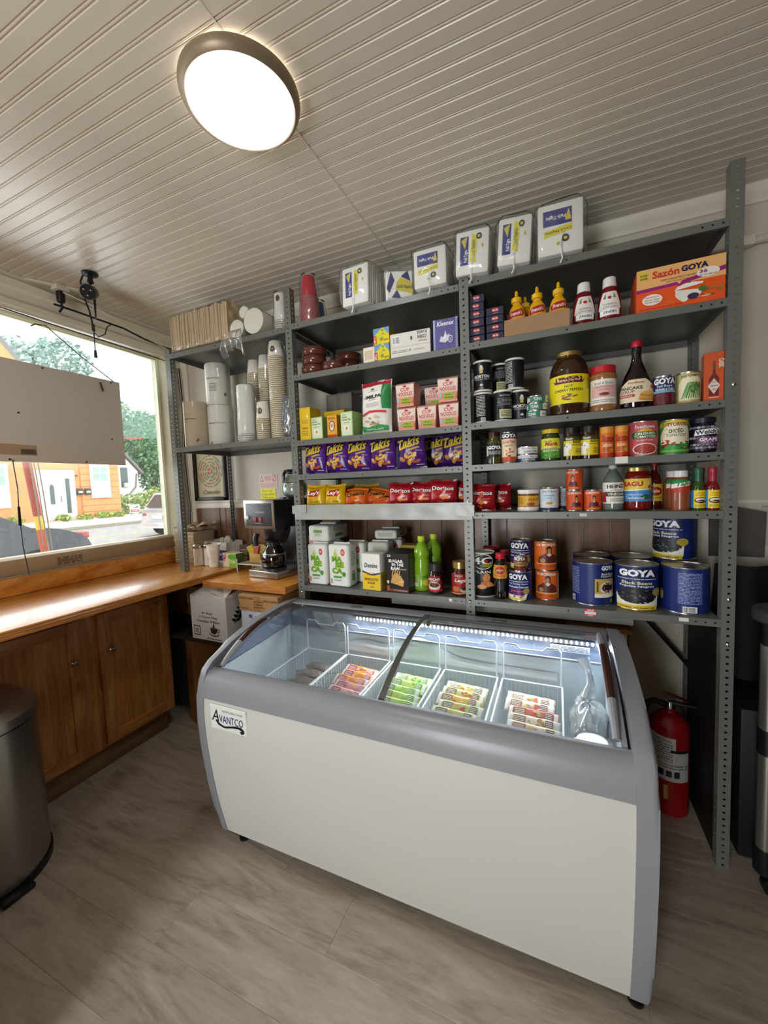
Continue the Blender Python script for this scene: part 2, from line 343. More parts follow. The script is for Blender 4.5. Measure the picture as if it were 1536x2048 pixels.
# ================================================================ COUNTER AND CABINETS
ct = tag(MB().rbox(-2.66, -1.945, .0, 2.262, .955, .993, m_ctop, .004).obj('window_counter'), 'long varnished orange wood counter running under the shop window', 'counter')
ed = MB()
for k in range(3): ed.box(-1.9445, -1.943, .0, 2.26, .958+k*.012, .9635+k*.012, m_plyedge)
ed.obj('ply_edge', ct)
tag(MB().rbox(-2.66, -2.60, .0, 2.25, .994, 1.084, m_ctop, .004).obj('backsplash_board'), 'low varnished wood backsplash between counter and window sill', 'backsplash')
pt = tag(MB().rbox(-1.938, -1.335, 1.69, 2.262, .934, .972, m_ctop, .003).obj('coffee_counter'), 'short varnished plywood worktop carrying the coffee machine', 'counter')
ed = MB()
for k in range(4): ed.box(-1.937, -1.336, 1.6885, 1.69, .937+k*.009, .9415+k*.009, m_plyedge); ed.box(-1.335, -1.3335, 1.69, 2.26, .937+k*.009, .9415+k*.009, m_plyedge)
ed.obj('ply_edge', pt)
cab = thing('base_cabinet', 'oak base cabinet with two recessed panel doors under the window counter', 'cabinet', (-2.47, 1.0, 0))
CX = .20
MB().rbox(-.19, CX, -1.5, .70, .12, .953, m_oakv, .003).obj('body', cab)
MB().rbox(-.19, CX-.025, -1.5, .665, 0, .12, wood('pale_kick_board', '6f5436', '8a6b48', '9c7d58', .55, (14, 1.2, 14), 2), .003).obj('kick_board', cab)
def cab_door(y0, y1, knob_y):
    z0, z1 = .135, .865
    d = MB().rbox(CX+.001, CX+.019, y0, y0+.058, z0, z1, m_oakv, .004).rbox(CX+.001, CX+.019, y1-.058, y1, z0, z1, m_oakv, .004)
    d.rbox(CX+.001, CX+.018, y0+.055, y1-.055, z0, z0+.06, m_oakh, .003).rbox(CX+.001, CX+.018, y0+.055, y1-.055, z1-.06, z1, m_oakh, .003)
    d = d.obj('door', cab)
    MB().rbox(CX+.001, CX+.009, y0+.055, y1-.055, z0+.055, z1-.055, m_oakv, .002, 1).obj('door_panel', d)
    kb = MB().lathe([(.006, 0), (.006, .014), (.015, .018), (.017, .024), (.012, .031), (0, .033)], M('brushed_nickel', 'b5b0a6', .3, 1, var=0), 14).xf(Matrix.Translation((CX+.018, knob_y, .66)) @ Matrix.Rotation(math.pi/2, 4, 'Y'))
    kb.obj('knob', d)
cab_door(.275, .69, .325); cab_door(-.25, .185, .14); cab_door(-.72, -.28, -.66)
# ================================================================ CEILING LAMP
lp = thing('ceiling_light', 'round flush ceiling light with brushed metal ring and glowing white disc', 'lamp', (-.866, 1.018, CEIL))
MB().lathe([(.150, -.002), (.150, -.010), (.174, -.011), (.175, -.02), (.170, -.034), (.159, -.042), (.155, -.04), (.155, -.024), (.1, -.022), (0, -.022)], M('brushed_bronze_ring', '94846c', .4, .35, var=.1), 64).obj('ring', lp)
MB().lathe([(.1545, -.037), (.145, -.043), (.1, -.046), (.05, -.0475), (0, -.048)], emit('lamp_diffuser', 'fbfcff', LAMP), 64).obj('diffuser', lp)
MB().lathe([(.1505, -.002), (.1508, -.0095)], emit('lamp_backlight', 'fffaee', LAMP*.9), 64).obj('backlight_gap', lp)
dup(lp, (-1.31, -.9, CEIL), None, 'added round ceiling light, unseen behind the photographer, brightening the floor')  # added out-of-frame lamp that lights the floor patch
# ================================================================ METAL SHELVING
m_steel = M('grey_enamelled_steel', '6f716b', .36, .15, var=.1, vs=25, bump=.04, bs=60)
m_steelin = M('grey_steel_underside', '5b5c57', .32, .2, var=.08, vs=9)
m_bolt = M('zinc_bolt', 'd8d8d4', .25, 1, var=0)
def holed(L, w=.038, pitch=.0262, r=.0042, th=.0018):
    mb = MB(); n = int(L/pitch); vs = []; fs = []
    for i in range(n):
        z0, z1 = i*pitch, (i+1)*pitch if i < n-1 else L
        zc = i*pitch+pitch/2; o = len(vs)
        outer = [(w, zc), (w, z1), (w/2, z1), (0, z1), (0, zc), (0, z0), (w/2, z0), (w, z0)]
        inner = [(w/2+r*1.25*math.cos(k*math.pi/4), zc+r*math.sin(k*math.pi/4)) for k in range(8)]
        for y in (0, th):
            vs += [(p[0], y, p[1]) for p in outer]+[(p[0], y, p[1]) for p in inner]
        for k in range(8):
            q = (k+1) % 8
            fs += [(o+k, o+q, o+8+q, o+8+k), (o+16+k, o+24+k, o+24+q, o+16+q), (o+8+k, o+8+q, o+24+q, o+24+k)]
    mb.add(vs, fs, m_steel); mb.box(-.0001, 0, 0, th, 0, L, m_steel); mb.box(w, w+.0001, 0, th, 0, L, m_steel); return mb
def post_mesh(L, side):
    """L-angle: front leg 0..w in x, side leg going back from x=0 (side -1) or x=w (side 1)"""
    a = holed(L); b = holed(L)
    b.xf(Matrix.Translation((0 if side < 0 else .0398, 0, 0)) @ Matrix.Rotation(math.pi/2, 4, 'Z'))
    a.add(b.v, b.f, m_steel); return a.mesh('upright_post', 60)
sh = thing('metal_shelving', 'grey slotted steel shelving of three bays along the back wall, with perforated posts', 'shelving', (0, YF, 0))
PX = [-2.229, -1.312, -.383, .5515]
pm = {}
for i, x in enumerate(PX):
    z0, z1 = (.994, 2.385) if i == 0 else (.001, 2.55)
    sd = -1 if i == 3 else 1
    for back in (0, 1):
        L = round(z1-z0, 3); k = (L, sd)
        if k not in pm: pm[k] = post_mesh(L, sd)
        o = link('upright_post', pm[k], sh, (x, 0 if not back else .457, z0))
        if back: o.scale = (1, -1, 1)
    for z in [(1.12, .86, 1.74), (.93, 1.4), (1.41, .95), (1.04, .873, 1.806)][i]:
        if i == 0: continue
        b = MB().lathe([(.0065, 0), (.006, .003), (.003, .0048), (0, .005)], m_bolt, 10).xf(Matrix.Rotation(math.pi/2, 4, 'X')).obj('bolt', sh, (x+.019, -.0001, z))
def shelf(x0, x1, z, h=.029, tape=False):
    mb = MB().box(x0, x1, .0, .4565, z-.0015, z, m_steel)
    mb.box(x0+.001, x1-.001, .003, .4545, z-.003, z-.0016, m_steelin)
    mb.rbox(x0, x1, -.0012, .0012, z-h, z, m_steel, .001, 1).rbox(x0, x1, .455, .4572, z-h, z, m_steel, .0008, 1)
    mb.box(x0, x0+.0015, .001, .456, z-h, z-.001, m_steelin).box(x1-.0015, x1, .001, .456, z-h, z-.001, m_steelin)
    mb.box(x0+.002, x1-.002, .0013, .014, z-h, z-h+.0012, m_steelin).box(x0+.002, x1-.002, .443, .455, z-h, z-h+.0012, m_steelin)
    for xx in (x0+.018, x0+.043, (x0+x1)/2-.06, x1-.018, x1-.047, x1-.076):
        mb.lathe([(.0037, 0), (.0037, .0002)], m_dark, 8, ).v[-16:]
        for k in range(16):
            p = mb.v[-16+k]; mb.v[-16+k] = (xx+p[0], -.00125-p[2], z-h*.5+p[1])
    return mb.obj('shelf', sh)
ZC = [2.370, 2.104, 1.758, 1.575, 1.363, .964]; ZB = [2.363, 2.098, 1.755, 1.573, 1.385, .966]; ZA = [2.357, 1.781]
SH = {}
for i, z in enumerate(ZC): SH['C%d' % (i+1)] = shelf(-.343, .5505, z)
for i, z in enumerate(ZB): SH['B%d' % (i+1)] = shelf(-1.272, -.384, z)
for i, z in enumerate(ZA): SH['A%d' % (i+1)] = shelf(-2.189, -1.313, z)
def ptag(par, x, z, w, h, ops, bg='e9e6dd'):
    t = MB().rbox(x-w/2, x+w/2, -.0026, -.0013, z-h/2, z+h/2, P(bg), .0005, 1).obj('price_tag', par)
    if ops: label(t, plane_y(-.0026, x, z-h/2), w, h, ops, 'print', .05, .0002, .00015)
ptag(SH['C4'], .233, 1.563, .043, .026, [])
ptag(SH['C5'], .10, 1.350, .026, .011, [lines(-.8, .8, .2, .8, 2, '777777')])
ptag(SH['C6'], .125, .950, .042, .031, [R(-.95, .25, .95, .62, 'f1eeea'), T('SALE', 0, .81, .6, .24, 'ffffff'), lines(-.8, .8, .3, .58, 2, 'c9c2be'), T('SALE', 0, .12, .4, .14, 'ffffff')], 'd22f33')
ptag(SH['C6'], .438, .953, .03, .014, [])
ptag(SH['B6'], -.455, .953, .014, .013, [])
# duct tape band round the shelf of crisp bags
m_tape = M('silver_duct_tape', 'a9aaa5', .42, .2, var=.08, vs=12, bump=.25, bs=18)
MB().grid(lambda u, v: (-1.306+u*.962, -.0068-.002*math.sin(u*40)*math.sin(v*3.1)-.0015*math.sin(u*13+v*5), 1.330+v*.079), 60, 8, m_tape).grid(lambda u, v: (-1.306+u*.962, -.0068+.0068*v, 1.409-.001*v), 60, 1, m_tape).obj('duct_tape_band', sh)
MB().grid(lambda u, v: (-1.318+u*.09, -.0115-.0012*math.sin(u*9+v*3), 1.362+v*.044+.006*u), 8, 4, m_tape)\
    .obj('tape_patch', sh)
MB().grid(lambda u, v: (-.42+u*.085, -.0115-.0012*math.sin(u*7+v*4), 1.35+v*.05-.004*u), 8, 4, m_tape).obj('tape_patch', sh)
tag(MB().rbox(.556, .562, 1.84, 2.19, .003, .93, M('black_board', '0e0d0c', .6, var=.1), .001, 1).obj('side_board'), 'black board closing the right end of the shelving below the big cans', 'board')
# ================================================================ CHEST FREEZER
m_fw = M('freezer_white_panel', 'd0d1ca', .32, var=.03, vs=3)
m_fg = M('freezer_grey_plastic', '8f9196', .3, var=.04, vs=10)
m_fl = M('freezer_liner', 'e3eef3', .35, var=.03, vs=8)
m_fd = M('freezer_dark_frame', '5d5b57', .35, .2, var=.05)
fz = thing('chest_freezer', 'white and grey ice-cream chest freezer with curved sliding glass lids', 'freezer', (0, 0, 0))
FX0, FX1 = -1.335, .229
PR = [(1.172, .052), (1.145, .17), (1.122, .30), (1.103, .449), (1.094, .58), (1.097, .68), (1.105, .742), (1.124, .782), (1.158, .806), (1.265, .846), (1.36, .870), (1.46, .888), (1.58, .899), (1.70, .902), (1.758, .898)]
outl = PR+[(1.766, .88), (1.766, .052)]
def endcap(x0, x1, outer):
    b = bmesh.new(); va = [b.verts.new((x0, *p)) for p in outl]; vb = [b.verts.new((x1, *p)) for p in outl]; n = len(outl)
    for i in range(n): b.faces.new((va[i], va[(i+1) % n], vb[(i+1) % n], vb[i]))
    fa = b.faces.new(va[::-1]); f2 = b.faces.new(vb)
    eds = [e for e in b.edges if all(abs(v.co.x-outer) < 1e-6 for v in e.verts)]
    bmesh.ops.bevel(b, geom=eds, offset=.016, segments=3, affect='EDGES', profile=.6)
    bmesh.ops.triangulate(b, faces=[f for f in b.faces if len(f.verts) > 4])
    return MB().bm(b, m_fg).obj('end_cap', fz, ang=30)
endcap(FX0, FX0+.036, FX0); endcap(FX1-.05, FX1, FX1)
XA, XB = FX0+.036, FX1-.05
def sweep(pts, x0, x1, mat, th=.004):
    mb = MB(); n = len(pts)
    mb.add([(x0, *p) for p in pts]+[(x1, *p) for p in pts], [(i, i+1, n+i+1, n+i) for i in range(n-1)], mat); return mb
def sm(pts, n=6):
    o = []; P_ = [pts[0]]+pts+[pts[-1]]
    for i in range(1, len(P_)-2):
        for k in range(n):
            t = k/n; a, b, c, d = P_[i-1], P_[i], P_[i+1], P_[i+2]
            o.append(tuple(.5*(2*b[j]+(c[j]-a[j])*t+(2*a[j]-5*b[j]+4*c[j]-d[j])*t*t+(3*b[j]-a[j]-3*c[j]+d[j])*t**3) for j in (0, 1)))
    return o+[pts[-1]]
fp = sm([(y+.004, z) for y, z in PR[:6]]); fp[-1] = (1.101, .676)
sweep(fp+[(1.16, .676), (1.18, .06)], XA, XB, m_fw).add([(XA, 1.172, .056), (XB, 1.172, .056), (XB, 1.76, .056), (XA, 1.76, .056)], [(0, 1, 2, 3)], m_fw).obj('front_panel', fz, ang=25)
bp = sm([(1.0965, .679), (1.102, .725), (1.116, .757), (1.142, .774), (1.166, .776), (1.171, .770), (1.172, .72)])
sweep([(1.15, .679)]+bp, XA, XB, m_fg).obj('front_bumper', fz, ang=40)
MB().rbox(XA, XB, 1.69, 1.764, .852, .896, m_fg, .006).rbox(XA, XB, 1.735, 1.764, .056, .86, m_fw, .003).rbox(XA, XB, 1.675, 1.69, .872, .890, m_fd, .003).obj('back_rail', fz)
for x in (-.95, -.26): MB().rbox(x, x+.06, 1.705, 1.722, .896, .901, m_fd, .002).obj('lid_stop', fz)
# liner: inner tub
LX0, LX1, LY0, LY1, LZ = XA+.012, XB-.012, 1.178, 1.672, .34
ln = MB()
ln.add([(LX0, LY0, LZ), (LX1, LY0, LZ), (LX1, LY1, LZ), (LX0, LY1, LZ), (LX0, LY0, .77), (LX1, LY0, .77), (LX1, LY1, .79), (LX0, LY1, .79)], [(0, 1, 2, 3), (0, 4, 5, 1), (3, 2, 6, 7), (0, 3, 7, 4), (1, 5, 6, 2)], m_fl)
ln.add([(LX0, LY0, .765), (LX0, LY1, .79), (LX0, LY1, .885), (LX0, 1.3, .836)], [(0, 1, 2, 3)], M('freezer_blue_grey', '8d98b0', .3, var=.03)).add([(LX1, LY0, .765), (LX1, LY1, .79), (LX1, LY1, .885), (LX1, 1.3, .836)], [(0, 1, 2, 3)], M('freezer_blue_grey'))
ln.add([(LX0, LY1+.001, .785), (LX1, LY1+.001, .785), (LX1, LY1+.012, .872), (LX0, LY1+.012, .872)], [(0, 1, 2, 3)], M('freezer_blue_grey')).box(LX0, LX1, LY1-.012, LY1-.001, .782, .79, m_fg)
ln.obj('liner', fz, ang=30)
led = MB().rbox(LX0+.36, LX1-.03, 1.674, 1.682, .846, .866, m_fg, .003); led = led.obj('led_strip', fz)
em = MB()
for k in range(58): em.lathe([(.0042, 0), (.0032, .002), (0, .0025)], emit('led_chip', 'f4f8ff', 14), 6).v; 
n_ = 13
cnt = len(em.v)//58
for k in range(58):
    for j in range(cnt):
        p = em.v[k*cnt+j]; em.v[k*cnt+j] = (LX0+.39+k*.0186+p[0], 1.6735-p[2], .856+p[1]*1.8)
em = em.obj('led_chip', led); em['kind'] = 'stuff'
ll = area('freezer_led_light', (-.35, 1.668, .85), (math.radians(68), 0, math.pi), 1.15, .02, 5.5, (.88, .95, 1)); ll.parent = fz
st = MB().rbox(-.025, .115, 1.671, 1.6735, .815, .842, P('d9dde3'), .0005, 1).obj('sticker', fz)
label(st, plane_y(1.671, .045, .815), .14, .027, [lines(-.95, .95, .1, .9, 4, '6d7480')], 'print', .05, .0002, .0001)
# glass lids
GP = sm([(1.163, .774), (1.21, .796), (1.265, .819), (1.36, .853), (1.46, .876), (1.58, .889), (1.70, .891)], 5)
m_glass = film('freezer_glass', 'd5e2ee', .03, .05, .03)
def lid(x0, x1, dz, bar, grip_x, grip_mat, ys):
    g = sweep([(y, z+dz) for y, z in GP], x0, x1, m_glass).obj('glass_lid', fz, ang=60)
    for xx, w, mt in bar:
        pts = [(y, z+dz) for y, z in GP]; n = len(pts); fr = MB()
        for s_ in (0, 1):
            fr.add([(xx, p[0], p[1]+.006*s_-.004) for p in pts]+[(xx+w, p[0], p[1]+.006*s_-.004) for p in pts], [(i, i+1, n+i+1, n+i) for i in range(n-1)], mt)
        for e in (xx, xx+w): fr.add([(e, p[0], p[1]-.004) for p in pts]+[(e, p[0], p[1]+.002) for p in pts], [(i, i+1, n+i+1, n+i) for i in range(n-1)], mt)
        fr.obj('lid_frame', g, ang=60)
    zf = lambda y: interp([(z, y_) for y_, z in GP])(y)+dz
    n = 14; yy = [ys[0]+(ys[1]-ys[0])*k/n for k in range(n+1)]
    hp = [(grip_x, y, zf(y)+.004+.014*math.sin(math.pi*k/n)**.5) for k, y in enumerate(yy)]
    MB().tube(hp, [.010+.005*math.sin(math.pi*k/n) for k in range(n+1)], m_fg, 10).obj('handle', g)
    a, b = grip_mat
    MB().tube([(p[0], p[1], p[2]+.0022) for p in hp[a:b]], [.0095+.005*math.sin(math.pi*(k+a)/n) for k in range(b-a)], M('brown_grip', '3a1c15', .3, var=.1), 10).obj('grip', g)
lid(LX0-.005, -.53, 0, [(LX0-.008, .02, m_fd)], LX0+.022, (5, 14), (1.172, 1.47))
lid(-.556, LX1+.004, .008, [(-.556, .022, m_fd), (LX1-.012, .014, m_fg)], LX1-.022, (3, 11), (1.175, 1.66))
MB().rbox(-.534, -.515, 1.64, 1.665, .868, .885, m_blk, .003).obj('lid_bumper', fz)
# badge
bd = MB().rbox(-1.262, -1.080, 1.0912, 1.0955, .565, .665, P('e9ebe4', .3), .002, 1)
bd.v = [(p[0], p[1]+(.005 if p[2] < .6 else .0035), p[2]) for p in bd.v]; bd = bd.obj('badge', fz)
label(bd, lambda x, z, l: (-1.171+x, 1.0948-l+(.0015 if z < .04 else 0)*(1-z/.04), .565+z), .182, .1,
      [T('REFRIGERATION', .25, .80, .55, .09, '6b7568', 0), T('A', -.72, .58, .2, .46, '16181f', .0, .25), T('VANTCO', .17, .48, .66, .3, '22306f', 0),
       G([(-.72, .38), (-.55, .2), (-.2, .12), (.2, .2), (.55, .24), (.75, .18), (.62, .14), (.7, .04), (.86, .1), (.86, .22), (.72, .32), (.4, .32), (.1, .26), (-.2, .2), (-.45, .26), (-.66, .42)], '16181f')], 'lettering', .02, .0003)
for x in (FX0+.09, FX1-.03):
    for y in (1.215, 1.70): MB().lathe([(.014, 0), (.022, .002), (.022, .012), (.008, .016), (.008, .052)], m_blk, 14, x, y).obj('foot', fz)
# wire baskets
m_wire = M('white_coated_wire', 'eef4f7', .35, var=.02)
BX = [-1.178, -.945, -.705, -.46, -.215, .025]; BZ0, BZ1 = .45, .682
def basket():
    w = .226; d0, d1 = 1.205, 1.64
    t = thing('wire_basket', 'x', 'basket', (0, 0, BZ0), 0, 'wire baskets inside the freezer')
    rim = [(0, d0, .232), (w, d0, .232), (w, d1, .232), (0, d1, .232)]
    fr = MB(); z1 = .232
    for a, b in zip(rim, rim[1:]+rim[:1]): fr.tube([a, b], .0035, m_wire, 6)
    fr.tube([(.004, d1, .232), (.004, d1, .372), (.012, d1, .384), (.055, d1, .384), (.07, d1, .368), (w-.07, d1, .368), (w-.055, d1, .384), (w-.012, d1, .384), (w-.004, d1, .372), (w-.004, d1, .232)], .0035, m_wire, 6)
    fr.obj('rim', t)
    ws = MB()
    for k in range(1, 13):
        x = w*k/13
        ws.tube([(x, d0, z1), (x, d0, .0), (x, d1, .0), (x, d1, z1)], .0016, m_wire, 4)
    ws.obj('wires', t)
    w2 = MB()
    for k in range(1, 22):
        y = d0+(d1-d0)*k/22
        w2.tube([(0, y, z1), (0, y, 0), (w, y, 0), (w, y, z1)], .0016, m_wire, 4)
    w2.obj('side_wires', t); return t
bk = basket(); names = ['first', 'second', 'third', 'fourth', 'rightmost']
for k in range(5):
    b = bk if k == 0 else dup(bk, (0, 0, BZ0)); b.location = (BX[k]+.006, 0, BZ0)
    b['label'] = ['leftmost white wire basket in the freezer, holding frosted grey packs', 'white wire basket in the freezer holding pink wrapped ice pops', 'white wire basket in the freezer holding bright green ice pops', 'white wire basket in the freezer holding yellow-green ice pops', 'white wire basket in the freezer of cream and red ice pops'][k]
# frost banks on the back of the tub
m_frost = M('frost', 'f2f7fa', .6, var=.05, vs=30, bump=.5, bs=40)
fr = MB().grid(lambda u, v: (-1.0+u*1.0, 1.668-.018*v*(1-v)*4*(.4+.6*abs(math.sin(u*7))), .69+v*(.035+.075*math.exp(-((u-.42)/.13)**2)+.03*math.exp(-((u-.15)/.1)**2))), 40, 8, m_frost)
fo = fr.obj('frost_bank', fz); fo['kind'] = 'stuff'
# frozen packs
m_clear = film('clear_wrap', 'dfe8ea', .06, .08, .12, .5)
def ice_pop(lbl, loc, rz, cols, i, group, ry=0, rx=.46):
    """flat wrapped bar: a pillow packet pinched flat at both ends"""
    t = thing('ice_pop', lbl, 'ice pop', loc, rz, group, ry=ry, rx=rx); L, w, h = .175, .062, .022
    hg = lambda v: h/2*max(0, 1-abs(2*v-1)**5)**.5+.0006
    def f(u, v):
        c, s_ = math.cos(6.2832*u), math.sin(6.2832*u)
        return ((v-.5)*L, w/2*math.copysign(abs(c)**.55, c)*(1+.03*math.sin(21*v+i)), h/2+hg(v)*math.copysign(abs(s_)**.8, s_)*(1+.08*math.sin(17*v+3*i)*math.cos(9*u)))
    MB().grid(f, 20, 20, P(cols[0], .22), closed_u=True).obj('wrapper', t, ang=60)
    def top(x, y, l):
        y -= w*.42; c = min(1, (2*abs(y)/w)**(1/.55)); return (x, y, h/2+hg(x/L+.5)*(max(0, 1-c*c)**.5)**.8+.0012+l)
    q = random.Random(i)
    label(t, top, L*.96, w*.84, [R(-1, .02, -.84, .98, 'e3e6e6'), R(.84, .02, 1, .98, 'e3e6e6'), R(-.78, .1, -.3, .9, cols[1]), lines(-.74, -.34, .2, .8, 5, 'efe9e2', i), B(.1, .5, .36, .36, 9, cols[3], i, .4), R(.48, .1, .78, .9, cols[2]), lines(.5, .76, .18, .82, 5, 'efefec', i+3), G([(-.3, .1), (.5, .06), (.3, .22), (-.2, .3)], 'f0ece4')], 'print', .012, .0006, .0002, .22); return t
pk = [
 (1, 'e8a3ab', ['a8485c', 'cf7280', ['e09a4e', 'e8c272', 'd97a80', 'e9b0b4']], 'pink wrapped ice pop'),
 (2, 'aed06a', ['6f8a4c', '6aa83c', ['d5bf5c', 'b9d97a', '8fc44c', 'a8c868']], 'bright green wrapped ice pop'),
 (3, 'cfcf98', ['7a7050', '6b6156', ['dcae58', 'c2564c', 'e8cf7a', 'b9bf78']], 'yellow-green wrapped ice pop'),
 (4, 'dccfb4', ['96785a', '7a5c4a', ['c9685a', 'dfb878', 'a3a868', 'e2d6bc']], 'cream and red wrapped ice pop')]
pos = ['at the back of the heap', 'second from the back', 'third from the back', 'third from the front', 'second from the front', 'at the front of the heap']
for bi, base, cs, nm in pk:
    for k in range(6):
        rd = random.Random(bi*20+k)
        bb = [base, cs[2][0], base, cs[2][-1]][rd.randrange(4)]
        ice_pop(nm+' in the freezer, '+pos[k], (BX[bi]+.122+rd.uniform(-.02, .02), 1.575-k*.05, .628), -.1+rd.uniform(-.03, .03), [bb, cs[0], cs[1], cs[2]], bi*10+k, nm+'s in the freezer', rd.uniform(-.02, .02))
def crumple(name, lbl, cat, loc, rx, ry, rzz, mat, seed, group=None, rz=0):
    rd = random.Random(seed); ph = [rd.uniform(0, 6) for _ in range(6)]
    def f(u, v):
        a = 2*math.pi*u; b = math.pi*(v-.5); k = 1+.12*math.sin(3*a+ph[0]+4*b)+.08*math.sin(7*a+ph[1]-5*b)+.05*math.sin(11*a+9*b+ph[2])
        cb = max(0, math.cos(b))
        return (rx*k*abs(cb)**.7*math.cos(a), ry*k*abs(cb)**.7*math.sin(a), rzz*(1+math.sin(b)*(1+.05*math.sin(5*a+ph[3]))))
    return tag(MB().grid(f, 36, 18, mat, closed_u=True).obj(name, None, loc, (0, 0, rz), 80), lbl, cat, group)
m_gpack = M('frozen_grey_pack', '8c8078', .3, var=.35, vs=22, bump=.5, bs=30)
for k, (x, y, rx, ry) in enumerate([(-1.05, 1.57, .075, .034), (-1.06, 1.495, .075, .034), (-1.04, 1.42, .072, .034), (-1.06, 1.345, .07, .034)]):
    crumple('frozen_pack', ['grey-brown frozen pack at the back of the leftmost basket', 'grey-brown frozen pack second from the back of the leftmost basket', 'frosted brown pack in the middle of the leftmost basket', 'frosted pale pack near the front of the leftmost basket'][k], 'frozen pack', (x, y, .60), rx, ry, .024, m_gpack if k < 3 else m_frost, 40+k, 'frozen packs in the leftmost basket')
# clear cups, ice bag, tub
def clear_cup(lbl, loc, r, h, tilt=0):
    t = thing('clear_cup', lbl, 'cup', loc, 0, 'clear plastic cups in the freezer', rx=tilt)
    MB().lathe([(r*.75, 0), (r, h), (r*1.06, h), (r*1.06, h+.004)], m_clear, 24).obj('cup_body', t)
    MB().lathe([(r*1.1, h), (r*1.1, h+.006), (r*.95, h+.012), (r*.9, h+.007), (r*.2, h+.006), (0, h+.006)], film('clear_lid', 'eef4f4', .12, .16, .1), 24).obj('lid', t); return t
clear_cup('small clear plastic cup at the front of the leftmost freezer basket', (-1.12, 1.275, .61), .036, .06, 0)
clear_cup('clear lidded plastic cup upright in the front corner of the leftmost basket', (-1.02, 1.265, .60), .042, .07)
ice = crumple('ice_bag', 'big clear bag of ice with a twisted neck at the right end of the freezer', 'ice bag', (.10, 1.48, .52), .06, .14, .10, film('ice_bag_film', 'eef5f7', .14, .42, .1), 77)
MB().tube([(0, .05, .19), (.01, .07, .235), (.005, .10, .27), (-.01, .13, .30)], [.03, .014, .012, .024], film('ice_bag_film', 'eef5f7'), 10).obj('bag_neck', ice)
rd = random.Random(5); ic = MB()
for k in range(60):
    x, y, z = rd.uniform(-.04, .04), rd.uniform(-.10, .10), rd.uniform(.03, .165); s_ = .012
    q = MB().rbox(-s_, s_, -s_, s_, -s_, s_, M('ice_cube', 'f0f7fa', .15, var=.02), .004, 1).xf(Matrix.Translation((x, y, z)) @ Matrix.Rotation(rd.uniform(0, 3), 4, 'Z') @ Matrix.Rotation(rd.uniform(0, 3), 4, 'X')); ic.add(q.v, q.f, M('ice_cube'))
io = ic.obj('ice_cubes', ice); io['kind'] = 'stuff'
tb = clear_cup('wide clear lidded tub with a red logo in front of the ice bag', (.095, 1.265, .59), .05, .12); tb['category'] = 'tub'; tb['group'] = 'clear tubs'
label(tb, lambda x, z, l: ((.056*.86+.006+l)*math.sin(x/.05), -(.056*.86+.006+l)*math.cos(x/.05), .012+z), .09, .06, [R(-1, 0, 1, 1, 'e8314a'), T('ICE', 0, .55, .55, .7, '1c1c1c', .03, 0, 0, 'ffffff')], 'label', .01, .0004)
# ================================================================ PRODUCT BUILDERS
m_tin = M('tin_plate', 'b9b6ae', .28, .9, var=.05)
def place(name, lbl, cat, x, y, z, rz=0, group=None, **k): return thing(name, lbl, cat, (x, y, z), rz, group, **k)
def can(name, lbl, x, y, z, r, h, bg, ops, rz=0, group=None, cat='can', lid=None, band=.004):
    t = place(name, lbl, cat, x, y, z, rz, group); m = lid or m_tin
    MB().lathe([(r*.93, .0015), (r, 0), (r, .003), (r-.0012, .005), (r-.0012, h-.005), (r, h-.003), (r, h), (r-.002, h), (r-.003, h-.004), (0, h-.004)], m, 32).obj('tin', t)
    MB().lathe([(r-.0010, .005+band*.3), (r-.0006, .006+band*.3), (r-.0006, h-.006-band*.3), (r-.001, h-.005-band*.3)], P(bg, .35), 32).obj('paper_wrap', t)
    if ops: label(t, cyl(r-.0006), 2*r*1.35, h, ops, 'label', r*.28)
    return t
def box(name, lbl, x, y, z, w, h, d, bg, ops=None, rz=0, group=None, cat='box', side=None, sideops=None, top=None, rx=0, r=.0015):
    """carton: x is the centre, y the front face"""
    t = place(name, lbl, cat, x, y, z, rz, group, rx=rx)
    mb = MB().rbox(-w/2, w/2, 0, d, 0, h, P(bg, .45), r, 1).obj('carton', t)
    if ops: label(t, plane_y(0), w, h, ops, 'front_print', 1, .0003)
    if side: label(t, plane_x(w/2, d/2, 0, 1), d, h, [R(-.98, .01, .98, .99, side)]+(sideops or []), 'side_print', 1, .0003)
    if top: label(t, lambda x_, y_, l: (x_, y_, h+l), w, d, [R(-.97, .02, .97, .98, top)], 'top_print', 1, .0003)
    return t
